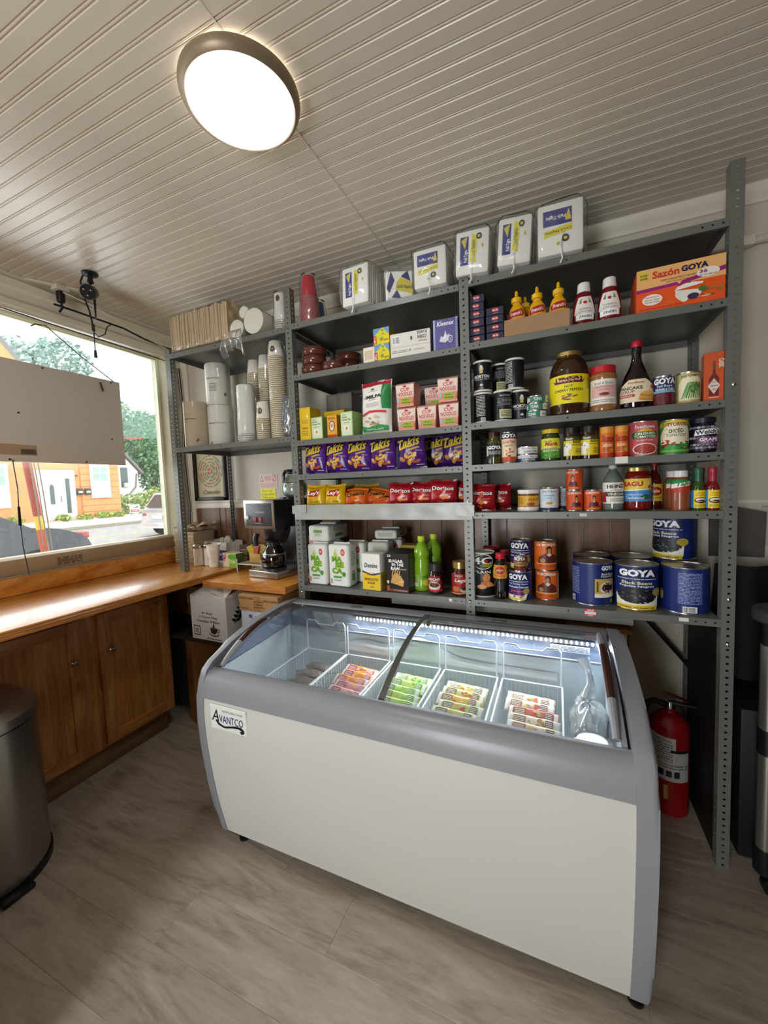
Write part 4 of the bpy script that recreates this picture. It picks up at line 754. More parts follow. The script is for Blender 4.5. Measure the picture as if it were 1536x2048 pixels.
# C5 -----------------------------------------------------------------
jar('cocoa_jar', 'short white-lidded jar with a yellow label, leftmost on its shelf', -.113, 1.86, C5, [(.043, 0), (.046, .003), (.046, .014), (.044, .018), (.044, .08), (.046, .082)], P('ece8de', .35), capp(.0455, .082, .012), P('f0ede6', .35), [(.020, .056, 1.4, [R(-1, 0, 1, 1, 'e0a92c'), R(-1, .84, 1, 1, '6d3a1c'), T('DULCE', .45, .55, .4, .2, 'b3342a', .03), lines(-.9, -.3, .15, .75, 8, '7a5a1c'), E(.2, .2, .3, .12, '9b5a2a'), R(-1, 0, 1, .06, '8a4a1c')])], .0)
can('milk_can', 'white and navy condensed milk can', -.027, 1.858, C5, .0385, .10, 'dfe4ea', [T('Bowl & Basket', .05, .84, .6, .09, '4a4a44', 0), R(-.8, .4, .8, .76, 'c5dbe6'), T('CONDENSED', .05, .66, .4, .06, '4a6a80', 0), T('MILK', .05, .55, .2, .06, '4a6a80', 0), E(.05, .3, .36, .1, 'e9dcc0'), E(.05, .34, .26, .06, 'b98f5a'), R(-1, .02, 1, .14, '26355c')], -.05, 'small grocery cans')
can('milk_can', 'condensed milk can mostly hidden behind the front one', .022, 1.945, C5, .0385, .10, 'c9cfd6', [R(-1, .02, 1, .16, '26355c'), lines(-.6, .6, .3, .8, 6, '5a6670')], .3, 'small grocery cans')
chile_ops = [R(-1, .02, 1, .98, 'd9541f'), T('LA MORENA', -.1, .86, .62, .11, 'f4e8d4', .02), E(.05, .62, .13, .12, '1d120e'), E(.05, .57, .09, .1, 'c98a5a'), G([(-.35, .2), (-.3, .38), (-.08, .46), (.2, .46), (.4, .38), (.45, .2)], '5b1a1e'), E(.05, .44, .1, .04, 'e9d0b0'), R(-.6, .16, .6, .22, 'a8351c'), T('Chipotle', .1, .11, .4, .1, 'f2c04a', .01), lines(-.9, -.55, .3, .7, 6, 'b0441c')]
for x, y, z, rz, lb in ((.071, 1.862, C5, .15, 'small orange chile can at the bottom left of the three'), (.140, 1.858, C5, 0, 'small orange chile can at the bottom right, beside the vinegar'), (.072, 1.862, C5+.0865, -.3, 'small orange chile can stacked on top of the other two')):
    can('chile_can', lb, x, y, z, .0335, .0855, 'cc5a24', chile_ops, rz, 'small orange chile cans')
jar('vinegar_bottle', 'clear vinegar bottle with white label and white cap', .214, 1.868, C5, [(.034, 0), (.038, .004), (.039, .03), (.039, .1), (.034, .125), (.022, .15), (.014, .162), (.0135, .172)], M('vinegar_glass', '6e7a70', .05, var=.1, coat=.6), capp(.015, .17, .014), P('cfd3d2', .35), [(.028, .085, 1.35, [R(-1, 0, 1, 1, 'ece9df'), T('HEINZ', .1, .82, .62, .18, '26262a', .04, 0, .04), T('All Natural', .1, .64, .4, .08, '6a2a2a', 0, .3), R(-.7, .34, .95, .56, '2a3330'), T('VINEGAR', .13, .45, .6, .13, 'eae4cc', .02), G([(-.95, .05), (-.55, .05), (-.6, .5), (-.9, .55)], 'b3363a'), lines(-.3, .9, .08, .26, 2, '8a8a80')])], .05, cat='bottle')
jar('pasta_sauce_jar', 'red pasta sauce jar with gold lid and blue yellow label', .302, 1.876, C5, [(.040, 0), (.046, .006), (.047, .03), (.047, .1), (.046, .13), (.039, .148), (.037, .154)], GL('tomato_sauce', '7a1a12', .08), capp(.041, .154, .016), M('gold_lid'), [(.035, .09, 1.45, [R(-1, 0, 1, 1, '3f8fcf'), R(-1, .5, 1, 1, 'e9cf4c'), T('RAGU', -.42, .77, .55, .22, 'c0202a', .05, 0, .03), G([(-1, .45), (1, .52), (1, .58), (-1, .5)], 'f4f1e4'), B(.5, .58, .28, .18, 5, ['c22a22', 'f2efe2', '7aa83a'], 4, .55), T('OLD WORLD STYLE', -.4, .3, .5, .07, 'eef4fa'), E(.3, .2, .3, .1, '2f6a3a'), T('Traditional', -.3, .16, .5, .1, 'f6f2d8', .01, .2)])], .05)
jar('salsa_bottle', 'dark red salsa bottle with yellow label standing behind the pasta sauce', .374, 1.957, C5, [(.026, 0), (.029, .004), (.029, .1), (.024, .125), (.012, .15), (.0115, .17)], GL('red_salsa', '551410', .07), capp(.013, .17, .02), P('8f1c20', .35), [(.03, .07, 1.4, [R(-1, 0, 1, 1, 'd9b32a'), E(0, .58, .6, .26, '8f1f1c'), T('Salsa', 0, .6, .36, .2, 'f2d98a', .03, .2), T('PICANTE', 0, .2, .5, .1, '4a2a10')])], .0, cat='bottle')
for x, y, lb, rz in ((.436, 1.842, 'chile seasoning bottle with white cap, label facing out', .1), (.430, 1.916, 'chile seasoning bottle with white cap, standing behind another', .4)):
    jar('chile_powder_bottle', lb, x, y, C5, [(.028, 0), (.031, .004), (.031, .09), (.029, .11), (.022, .122), (.021, .126)], M('chile_powder', '8f4a2a', .35, var=.35, vs=90, coat=.4), capp(.0235, .126, .024), P('e9e7e2', .3), [(.066, .052, 1.4, [R(-1, 0, 1, 1, 'b83426'), G([(-1, .35), (1, .75), (1, 1), (-1, 1)], '2f8a4a'), G([(-1, .3), (1, .62), (1, .9), (-1, .62)], 'f0ede2'), T('Tajín', .05, .62, .55, .34, '2f7a44', .03, .3, .12)])], rz, 'chile seasoning bottles', 'bottle')
for x, y, c, cc, lb in ((.491, 1.84, '3a5220', '2f6a52', 'small hot sauce bottle with green shrink cap'), (.533, 1.835, '7a1616', 'a82a3c', 'small hot sauce bottle with red shrink cap, nearest the right post'), (.520, 1.92, '7a1616', '8f1f30', 'small red capped hot sauce bottle tucked behind the front ones')):
    jar('hot_sauce_bottle', lb, x, y, C5, [(.020, 0), (.0225, .003), (.0225, .075), (.019, .092), (.011, .108), (.010, .115)], GL('hot_sauce_'+c, c, .06), [(.0105, .098), (.013, .112), (.0125, .135), (.0135, .138), (.0135, .156), (.012, .159), (0, .159)], P(cc, .3), [(.008, .066, 1.45, [R(-1, 0, 1, 1, 'f2dc2c'), R(-1, 0, -.55, 1, '3d8ec8'), R(.8, 0, 1, 1, '2a3a6a'), T('HOT SAUCE', .12, .84, .4, .1, 'c24a1c', .02), T('CHILE HABANERO', .12, .72, .5, .07, 'c24a1c', .01), E(.12, .44, .6, .17, '5b1a16'), E(.12, .46, .5, .1, 'f2ede0'), G([(-.3, .42), (.4, .36), (.5, .46), (0, .46)], '3a2a16'), lines(-.4, .7, .08, .2, 2, '8a7a1c')])], .0, 'small hot sauce bottles', 'bottle')
# C6 -----------------------------------------------------------------
can('breadcrumb_canister', 'black breadcrumb canister with a big round logo, beside the post', -.318, 1.876, C6, .053, .208, '1b1b1b', [E(0, .8, .72, .17, 'e6e4de'), E(0, .8, .66, .155, '1b1b1b'), T('4C', -.05, .82, .62, .16, 'eceae4', .02), E(.2, .82, .1, .03, 'b3202a'), R(-.05, .68, .5, .76, '8a8a1c'), T('PLAIN', -.05, .57, .52, .06, 'f2f0ea', .01), E(.2, .44, .24, .1, 'd9874a'), E(.2, .3, .38, .07, 'c8743a'), G([(.2, .36), (.75, .28), (.8, .24), (.2, .24)], 'e09a5a'), E(-.1, .24, .3, .05, 'e3a264'), R(-1, .02, 1, .035, 'd9d6cf')], .15, 'tall canisters', 'canister', P('d6d3cc'), .004)
can('breadcrumb_canister', 'red-lidded canister standing behind the black breadcrumb canister', -.295, 1.985, C6, .040, .212, '4a1a1c', [], 0, 'tall canisters', 'canister', P('b3202c'))
for x, y, lb in ((-.237, 1.845, 'dark browning sauce bottle with red cap and fruit label'), (-.226, 1.93, 'dark browning sauce bottle standing behind its twin')):
    jar('browning_sauce_bottle', lb, x, y, C6, [(.025, 0), (.028, .004), (.027, .04), (.031, .09), (.031, .125), (.026, .155), (.017, .175), (.0165, .182)], GL('browning_sauce', '1c0f0b', .08), capp(.021, .182, .026), P('c01f30', .35), [(.095, .06, 1.4, [R(-1, 0, 1, 1, 'd99a2e'), E(0, .62, .5, .3, 'b8242a'), T('Browning', 0, .2, .55, .16, 'c0391f', .02), T('SAUCE', 0, .62, .36, .14, 'f5e2a8', .02), B(-.6, .6, .3, .3, 4, ['7fae4a', 'e3dfc4'], 2, .5)])], .05, 'browning sauce bottles', 'bottle')
kidney = [R(-1, .02, 1, .98, '1c2c6b'), R(-.75, .68, .68, .97, '10163c'), R(-.7, .655, .7, .67, 'e9ecf4'), GOYA(-.03, .82, .66, .19), T('Red Kidney Beans', 0, .58, .66, .07, 'd9e4f6'), T('Habichuelas Coloradas', 0, .48, .7, .06, 'ffffff'), G([(-.8, .05), (.5, .05), (.7, .38), (.4, .2), (-.8, .2)], 'efe6cf'), B(-.12, .26, .55, .16, 26, ['b3325c', 'c94a70', '8f2448'], 7, .2), E(.55, .34, .22, .1, 'b39a3c'), R(-.7, .03, .4, .1, 'e3cf5a')]
can('bean_can', 'blue kidney bean can at the bottom of the pair, right of the sauce bottle', -.152, 1.86, C6, .0505, .131, '1c2c6b', kidney, -.15, 'kidney bean cans')
can('bean_can', 'blue kidney bean can stacked on top of another', -.150, 1.905, C6+.132, .0475, .131, '1a2552', kidney, -.1, 'kidney bean cans')
can('small_bean_can', 'small maroon can standing on the lower bean can, in front of the upper', -.150, 1.829, C6+.132, .026, .073, '6b1c24', [GOYA(0, .8, .8, .22), R(-1, .36, 1, .62, 'b59a4c'), B(0, .2, .9, .12, 14, ['8f2f34', '6b1c24', 'a8484a'], 4, .22), lines(-.7, .7, .4, .6, 2, '4a3a12')], .0, 'kidney bean cans')
big_chile = [R(-1, .02, 1, .98, 'd9641c'), T('LA MORENA', .0, .89, .7, .09, 'f4e8d4', .02), G([(.0, .55), (-.05, .8), (.15, .86), (.3, .78), (.3, .6)], '241612'), E(.13, .68, .12, .1, 'b9805a'), G([(-.6, .25), (-.55, .45), (-.2, .58), (.1, .6), (.4, .58), (.7, .45), (.75, .25)], '5b2420'), G([(-.05, .56), (.13, .48), (.32, .56), (.13, .62)], 'e9d5b8'), E(-.3, .35, .18, .08, 'b9805a'), R(-.8, .22, .8, .26, 'e9b04a'), T('Chiles Chipotles', 0, .15, .55, .08, 'b8361c', .02), R(.86, .05, 1, .9, 'c9b89a')]
can('chile_can', 'large orange chile can at the bottom, with a woman on the label', -.040, 1.905, C6, .0485, .13, 'd9641c', big_chile, -.1, 'large orange chile cans')
can('chile_can', 'large orange chile can stacked on top, with a woman on the label', -.047, 1.91, C6+.131, .0475, .129, 'd9641c', big_chile, .2, 'large orange chile cans')
NAVY = '16265c'
bigA = [R(-.98, .02, .98, .98, '182a6c'), R(.3, .8, .95, .97, '10163c'), T('GOYA', .62, .89, .28, .11, 'f4f6fa', .05), T('Black Beans', .62, .75, .28, .055, 'e9e4c0'), T('Frijoles Negros', .62, .69, .3, .045, 'ffffff'), R(.1, .2, .95, .64, 'c9a94c'), E(.6, .42, .32, .16, 'efe6d6'), E(.62, .43, .26, .12, '3a1a14'), R(.1, .2, .95, .29, 'eee9d6'), R(.17, .34, .22, .58, '4a3a1c'), lines(-.9, -.45, .25, .9, 16, '8f9ccb'), bars(-.85, -.66, .06, .2, 8), E(.75, .12, .08, .05, '5f8f3c')]
bigB = [R(-.98, .02, .98, .98, '182a6c'), R(-.72, .72, .72, .96, '10163c'), R(-.72, .7, .72, .715, 'd8d9c8'), T('GOYA', 0, .84, .64, .16, 'f6f7fa', .06), T('Black Beans', 0, .62, .52, .07, 'e6dfa0', .02), T('Frijoles Negros', 0, .54, .6, .06, 'f4f4f0', .02), G([(-.75, .08), (.75, .08), (.78, .36), (.5, .2), (-.5, .2), (-.78, .36)], 'f0ead4'), E(0, .33, .72, .18, '17181c'), B(0, .34, .66, .155, 46, ['26282e', '0e0f12', '3c4048', '5d6470'], 9, .12), E(.72, .42, .2, .09, 'b39a3a'), G([(-.72, .02), (.72, .02), (.7, .1), (0, .12), (-.7, .1)], 'e2c62c'), T('PRIME PREMIUM', 0, .06, .6, .035, '6a5a14')]
bigC = [R(-.98, .02, .98, .98, '182a6c'), R(-.3, .2, .5, .92, '24387e'), lines(-.26, .46, .22, .9, 22, '93a0d0'), bars(-.12, .3, .04, .17, 14), R(-1, .3, -.85, .95, '10163c'), E(-.92, .35, .12, .12, 'b39a3a')]
can('big_bean_can', 'big blue black-bean can with a recipe panel, leftmost of the large cans', .142, 1.905, C6, .0785, .178, NAVY, bigA, -.1, 'large catering cans of black beans', lid=m_tin)
can('big_bean_can', 'big blue black-bean can with logo and heaped beans facing out', .301, 1.888, C6, .0785, .178, NAVY, bigB, -.12, 'large catering cans of black beans')
can('big_bean_can', 'big blue black-bean can showing its ingredients panel, by the right post', .466, 1.885, C6, .0785, .178, NAVY, bigC, -.15, 'large catering cans of black beans')
can('big_bean_can', 'big blue can in the back row behind the leftmost one', .150, 2.075, C6, .0785, .178, NAVY, [], .3, 'large catering cans of black beans')
can('big_bean_can', 'big blue can in the back row behind the middle one', .310, 2.065, C6, .0785, .178, NAVY, [], .3, 'large catering cans of black beans')
can('big_bean_can', 'big blue can in the back row supporting the raised can', .472, 2.065, C6, .0785, .178, NAVY, [], .3, 'large catering cans of black beans')
can('big_bean_can', 'big blue black-bean can stacked on the back row', .470, 2.062, C6+.1785, .0785, .178, NAVY, bigB, -.85, 'large catering cans of black beans')
# ================================================================ BAY B (middle)
B1, B2, B3, B4, B5, B6 = [z+.0005 for z in ZB]
m_wrap = film('cup_sleeve_film', 'f0f0ee', .05, .03, .1, .1)
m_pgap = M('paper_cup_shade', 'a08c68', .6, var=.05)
def cup_stack(name, lbl, x, y, z, r, n, pitch, mat, rim, h=.09, sleeve=True, cat='cups', r2=None, group=None, logo=None, top_h=None, rx=0, ry=0, bagtop=.03, gap=None):
    """nested cups standing mouth down: rims stack up, the topmost cup's body stands free"""
    t = place(name, lbl, cat, x, y, z, 0, group, rx=rx, ry=ry); r2 = r2 or r*.72
    rg = MB()
    for k in range(n):
        zz = k*pitch; rg.lathe([(r*.9, zz), (r*1.03, zz+pitch*.1), (r*1.03, zz+pitch*.5), (r*.9, zz+pitch*.62)], rim, 22)
    zt = n*pitch
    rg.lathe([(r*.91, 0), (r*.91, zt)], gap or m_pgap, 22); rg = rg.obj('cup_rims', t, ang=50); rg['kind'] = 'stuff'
    MB().lathe([(r*.965, zt), (r2, zt+h), (r2*.93, zt+h), (r2*.9, zt+h-.004), (0, zt+h-.004)], mat, 24).obj('top_cup', t)
    if logo: label(t, lambda x_, z_, l: ((r*.965+(r2-r*.965)*z_/h+l)*math.sin(x_/r), -(r*.965+(r2-r*.965)*z_/h+l)*math.cos(x_/r), zt+z_), r*1.5, h, logo, 'logo', .012, .0006)
    if sleeve:
        q = random.Random(int(abs(x)*1000)); ph = q.uniform(0, 6); H = zt+h
        MB().grid(lambda u, v: ((r*1.1*(1+.04*math.sin(14*v+ph)+.03*math.sin(6.28*u*3+9*v))*(1 if v < zt/H else 1-.2*(v-zt/H)/(1-zt/H)))*math.cos(6.2832*u)*(1-max(0, (v-.97)/.03)*.6), (r*1.1*(1+.04*math.sin(14*v+ph)+.03*math.sin(6.28*u*3+9*v))*(1 if v < zt/H else 1-.2*(v-zt/H)/(1-zt/H)))*math.sin(6.2832*u)*(1-max(0, (v-.97)/.03)*.6), v*(H+bagtop*.6)+.001), 20, 24, m_wrap, closed_u=True).obj('plastic_sleeve', t, ang=80)
    return t
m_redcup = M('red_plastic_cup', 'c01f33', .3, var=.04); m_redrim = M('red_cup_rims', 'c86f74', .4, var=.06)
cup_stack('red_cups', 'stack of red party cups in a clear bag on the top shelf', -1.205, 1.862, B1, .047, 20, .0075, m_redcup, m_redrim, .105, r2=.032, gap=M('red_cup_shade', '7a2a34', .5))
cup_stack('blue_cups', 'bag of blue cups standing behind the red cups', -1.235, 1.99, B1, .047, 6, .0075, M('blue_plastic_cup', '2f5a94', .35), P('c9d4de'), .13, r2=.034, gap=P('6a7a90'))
# clay bowls
m_clay = M('brown_glazed_clay', '5d3226', .18, var=.2, vs=12, coat=.4)
def bowl(lbl, x, y, z, r=.066, h=.05):
    t = place('clay_bowl', lbl, 'bowl', x, y, z, 0, 'brown glazed clay bowls')
    MB().lathe(sm([(r*.55, 0), (r*.9, h*.22), (r*1.02, h*.55), (r*.98, h*.9), (r*.93, h)], 4)+[(r*.87, h), (r*.9, h*.6), (r*.6, h*.18), (0, h*.12)], m_clay, 28).obj('bowl', t)
    MB().lathe([(r*.99, h*.86), (r*1.02, h*.92), (r*.97, h+.002), (r*.9, h+.001)], m_clay, 28).obj('rim', t); return t
for k, nm in enumerate(('bottom', 'middle', 'top')): bowl(f'brown glazed clay bowl, {nm} one of the stack beside the post', -1.20+.003*k, 1.868, B2+k*.047)
bowl('single brown clay bowl between the two stacks', -1.072, 1.866, B2, .062)
for k, nm in enumerate(('bottom', 'middle', 'top')): bowl(f'brown glazed clay bowl, {nm} one of the stack farther back', -1.095+.003*k, 2.07, B2+k*.05, .072, .053)
# jelly powder, corn flakes, tissues
jl = lambda flip: [R(-1, 0, 1, 1, 'e6cf1c'), G([(-1, .5), (.1, 1), (-1, 1)], '5f9ec9'), G([(.2, 1), (1, .5), (1, 1)], '5f9ec9'), B(.1, .55, .55, .3, 9, ['a9b53a', '7f9a2c', 'c9c94a'], 3, .4), R(-1, .05, -.6, .55, 'b8242a'), T('JELL', -.8, .3, .4, .14, 'f4e9d8', .03, 0, 1.57), T('GRAPE', .6, .22, .3, .1, '6a6a14')]
box('gelatin_box', 'yellow gelatin box with fruit, upper one of the pair by the corn flakes', -.770, 1.805, B2+.084, .085, .075, .07, 'e0c81c', jl(0), -.05, 'yellow gelatin boxes', side='c9a014')
box('gelatin_box', 'yellow gelatin box with fruit, lower right one beside the corn flakes', -.768, 1.802, B2, .078, .083, .07, 'e0c81c', jl(1), -.02, 'yellow gelatin boxes', side='c9a014')
box('gelatin_box', 'gelatin box showing its pale back panel, left of the yellow one', -.840, 1.806, B2, .063, .08, .07, 'e3d9c4', [R(-.9, .05, .9, .95, 'e9dfca'), lines(-.7, .7, .25, .8, 8, 'b8946a')], -.02, 'yellow gelatin boxes')
box('cereal_box', 'white corn flakes box lying on its side, printed upside down', -.621, 1.795, B2, .196, .112, .26, 'dedbd2', [T('CORN', .6, .72, .22, .15, '23231f', .03, 0, math.pi), T('FLAKES', .6, .9, .24, .11, '23231f', .03, 0, math.pi), T("Kellogg's", .62, .56, .22, .07, 'b03a3c', .02, .2, math.pi), bars(-.88, -.5, .55, .88, 12), R(-1, .42, 1, .43, 'b9b4a8'), lines(-.9, -.1, .18, .3, 2, '9a958a'), T('CR', .0, .25, .05, .08, '4a4a48'), lines(.2, .7, .2, .28, 1, 'b8b2a6'), G([(.05, .62), (.12, .68), (.1, .8), (.03, .78)], '2a2a28')], .03, cat='box')
box('tissue_box', 'purple cube tissue box at the right end of the middle bay', -.452, 1.797, B2, .112, .138, .112, '5d5796', [R(-1, 0, -.84, 1, '9fa6c9'), R(.82, 0, 1, 1, '9fa6c9')]+[R(.84, .06*k, .98, .06*k+.03, '6f78a8') for k in range(16)]+[T('Kleenex', .02, .84, .7, .15, 'f1f0f6', .02, .25), G([(-.5, .28), (-.35, .45), (-.1, .4), (.0, .62), (.15, .45), (.35, .5), (.3, .3), (0, .22)], 'd8d6e6'), G([(-.2, .32), (-.05, .52), (.1, .38)], 'f3f2f8'), E(.42, .32, .2, .12, 'd3d2e4'), E(.42, .32, .15, .09, '6a64a0'), T('2', .42, .32, .06, .08, 'e9e8f2')], .03, cat='box')
# B3: tea boxes, tortilla chips, noodle cups ---------------------------------
box('tea_box', 'tall yellow tea box at the left end, next to the post', -1.226, 1.795, B3, .07, .172, .10, 'd9b51c', [R(-.95, .02, .95, .98, 'dfba20'), lines(-.6, .6, .5, .62, 3, 'a88a10'), E(.5, .72, .2, .06, 'f0e6a0'), T('PREMIUM', 0, .36, .5, .05, '8a4a14'), lines(-.6, .6, .12, .3, 3, 'a88a10')], -.03, 'tea boxes on the third shelf', side='c9a41a')
box('tea_box', 'yellow tea box lying behind the tall yellow one', -1.13, 1.93, B3, .14, .165, .09, 'd6ae1a', [R(-.95, .05, .95, .95, 'd9b320'), T('Yellow Label', 0, .8, .6, .12, 'b8321c', .02)], -.03, 'tea boxes on the third shelf')
gt = [R(-.95, .03, .95, .97, 'b9d39a'), R(-.85, .06, .85, .94, 'd3e2bd'), T('Badia', -.35, .88, .3, .06, '3f5a2a', 0, .3), T('Herbs', -.3, .78, .45, .08, '4a6a34', .02, .2), T('Green Tea', 0, .68, .7, .08, '4a6a34', .02), lines(-.5, .5, .52, .58, 1, '7f9a64'), R(-.4, .2, .4, .44, 'f0ead8'), E(0, .32, .2, .07, 'd98a3a'), G([(-.95, .03), (-.8, .03), (-.95, .3)], '5f8a3c')]
box('tea_box', 'pale green tea box left of the portrait tea box', -1.156, 1.798, B3, .076, .115, .065, 'a9c786', gt, -.1, 'tea boxes on the third shelf', side='7d9a58')
box('tea_box', 'small yellow tea box with a portrait medallion', -1.064, 1.80, B3, .062, .116, .062, 'd99f24', [R(-.95, .03, .95, .97, 'dda52a'), T('MANZANILLA', 0, .86, .7, .09, '8a1f1a', .02), E(0, .52, .62, .23, '6b1f1c'), E(0, .52, .48, .19, 'd9b08a'), E(0, .6, .3, .1, 'e9e4dc'), E(0, .42, .36, .1, 'e3ddd2'), E(0, .54, .2, .09, 'c08a6a'), R(-.95, .03, .95, .14, 'b03a20')], -.08, 'tea boxes on the third shelf', side='c08a1c')
box('tea_box', 'pale green tea box beside the tortilla chip bag', -.975, 1.795, B3, .074, .124, .115, 'a9c786', gt, -.12, 'tea boxes on the third shelf', side='8fae66')
bag('tortilla_chip_bag', 'big white green and red tortilla chip bag standing on the third shelf', -.828, 1.84, B3, .175, .268, .07, 'e6e4da', [R(-1, .9, 1, 1, 'c22f3c'), G([(.55, .45), (1, .45), (1, .9), (.4, .9)], '2f8a48'), G([(-.8, .38), (.45, .42), (.5, .9), (-.75, .9)], 'edebe2'), E(-.1, .83, .12, .02, '6a6a4a'), lines(-.4, .25, .78, .8, 1, '8a8a7a'), T('LA', -.62, .69, .1, .045, '24301f', .02), T('MILPA', .02, .69, .52, .065, '24301f', .05), T('DE ROSA', -.1, .635, .2, .02, '5a5a4a'), lines(-.55, .35, .5, .58, 3, 'b9b5a8'), G([(-.8, .34), (-.3, .4), (.8, .37), (.8, .41), (-.3, .44), (-.85, .38)], 'c9303a'), B(-.05, .25, .55, .09, 9, ['c9a674', 'b08a58', 'd9bd90', '8f6a40'], 6, .35), G([(-.9, .06), (.9, .06), (.9, .14), (.3, .17), (-.4, .13), (-.9, .17)], '3a9a52'), T('TORTILLA CHIPS', 0, .09, .6, .03, 'f2f6ea', .02)], -.08, None, -.06, 3, cat='chip bag', gloss=.35)
bag('tortilla_chip_bag', 'second tortilla chip bag, mostly hidden behind the white one', -.735, 1.94, B3, .17, .26, .06, 'c9c7be', [R(-1, .9, 1, 1, 'a8a9a2'), G([(.3, .3), (1, .3), (1, .7)], '8a9a84')], .15, None, -.05, 4, gloss=.35)
def noodles(lbl, x, y, z, rz, dark=False):
    t = place('noodle_cup_box', lbl, 'noodle cup', x, y, z, rz, 'pink noodle cup cartons'); w, w2, h, d = .084, .094, .112, .085
    MB().add([(-w/2, 0, 0), (w/2, 0, 0), (w/2, d, 0), (-w/2, d, 0), (-w2/2, -.004, h*.9), (w2/2, -.004, h*.9), (w2/2, d+.004, h*.9), (-w2/2, d+.004, h*.9), (-w2/2, d*.15, h), (w2/2, d*.15, h), (w2/2, d*.85, h), (-w2/2, d*.85, h)],
        [(0, 1, 2, 3), (0, 1, 5, 4), (1, 2, 6, 5), (2, 3, 7, 6), (3, 0, 4, 7), (4, 5, 9, 8), (6, 7, 11, 10), (8, 9, 10, 11), (5, 6, 10, 9), (7, 4, 8, 11)], P('e0a89c', .45)).obj('carton', t)
    label(t, lambda x_, z_, l: (x_*(1+.12*z_/h), -.0044*z_/h-l, z_), w, h*.9, [R(-.98, 0, .98, 1, 'ecd6c6'), R(-.98, 0, .98, .42, 'e58f76'), R(-.98, 0, .98, .08, 'e39a8a'), E(0, .93, .2, .05, 'b8303c'), T('CUP', .02, .78, .5, .16, 'c2343c', .03, 0, 0, 'f6e6da'), T('NOODLES', 0, .58, .84, .17, 'c2343c', .03, 0, 0, 'f6e6da'), R(-.9, .46, .9, .48, 'e3a79a'), E(.1, .25, .66, .17, 'a9b52c'), T('Pollo y', .1, .3, .42, .1, '3a4a14', .02, .2), T('Verduras', .1, .19, .5, .09, '3a4a14', .02, .2), E(-.78, .3, .14, .1, '9cc3cf'), G([(.8, .1), (.98, .1), (.98, .4)], 'd2664a')], 'front_print', 1, .0004, .0002)
    return t
noodles('pink noodle cup carton, bottom left of the block', -.650, 1.797, B3, -.02); noodles('pink noodle cup carton, bottom middle of the block', -.551, 1.80, B3, -.03); noodles('pink noodle cup carton, bottom right beside the post', -.447, 1.80, B3, 0)
noodles('pink noodle cup carton, top left of the block', -.654, 1.797, B3+.1135, -.04); noodles('pink noodle cup carton set back in the middle of the top row', -.548, 1.92, B3+.1135, .08); noodles('pink noodle cup carton, top right beside the post', -.448, 1.80, B3+.1135, .03)
noodles('pink noodle cup carton in the back row, right side', -.44, 1.93, B3, .05)
# grey-brown storage boxes at the back left
box('grey_carton', 'grey storage carton at the back behind the tea boxes', -1.18, 2.06, B3, .19, .19, .16, '8f8a80', [E(-.45, .5, .3, .28, 'b9b5aa'), E(-.45, .5, .12, .12, '55514a'), lines(.1, .8, .5, .8, 3, '77736a')], 0, 'grey cartons at the back')
box('grey_carton', 'grey carton stacked on the other one at the back', -1.17, 2.07, B3+.1905, .17, .10, .15, '7d786e', [R(-.8, .1, -.2, .9, '8d887e'), R(.1, .1, .8, .9, '8a857a')], .02, 'grey cartons at the back')
# B4: purple corn chip bags -----------------------------------------------------
takis = [G([(-1, .0), (-.2, .0), (-.75, 1), (-1, 1)], '3f1a66'), G([(.6, .4), (1, .3), (1, 1), (.8, 1)], '5a2a86'), G([(-.1, .52), (.7, .6), (.62, .64), (-.15, .58)], 'b89a5a'), T('Takis', -.12, .79, .84, .3, 'd9c34c', .03, .35, .16, '1c1408'), G([(-.8, .58), (.35, .66), (.4, .71), (-.8, .64)], 'd9b12c'), B(-.05, .27, .62, .2, 13, ['c98f4a', 'b3542c', 'e0b060', '8a3a20', 'd9a03a'], 8, .42), B(.1, .38, .3, .1, 5, ['c9c060', 'e3d08a'], 2, .4), lines(.35, .92, .08, .13, 1, 'd9d4e2'), R(.4, .5, .85, .53, '9a86b8')]
tk = bag('purple_chip_bag', 'x', 0, 0, 0, .145, .162, .055, '4a1f78', takis, 0, 'purple rolled corn chip bags', -.05, 11)
spots = [(-1.196, 1.835, -.12, .02, 'purple rolled corn chip bag, first from the left of the row'), (-1.060, 1.838, -.06, .0, 'purple rolled corn chip bag, second from the left of the row'), (-.936, 1.842, -.02, .04, 'purple rolled corn chip bag, third from the left of the row'), (-.795, 1.838, .0, -.02, 'purple rolled corn chip bag, fourth from the left of the row'), (-.640, 1.838, .06, -.05, 'purple rolled corn chip bag, fifth from the left, right of a small gap'), (-.545, 1.96, .1, 0, 'purple rolled corn chip bag standing in the shade behind the fifth one'), (-.445, 1.925, .1, .02, 'purple rolled corn chip bag at the right end beside the post, in the shade')]
for i, (x, y, rz, ry, lb) in enumerate(spots):
    o = tk if i == 0 else dup(tk, (x, y, B4), rz, lb, ry=ry)
    o.location = (x, y, B4); o['label'] = lb; o.rotation_euler = (-.05, ry, rz)
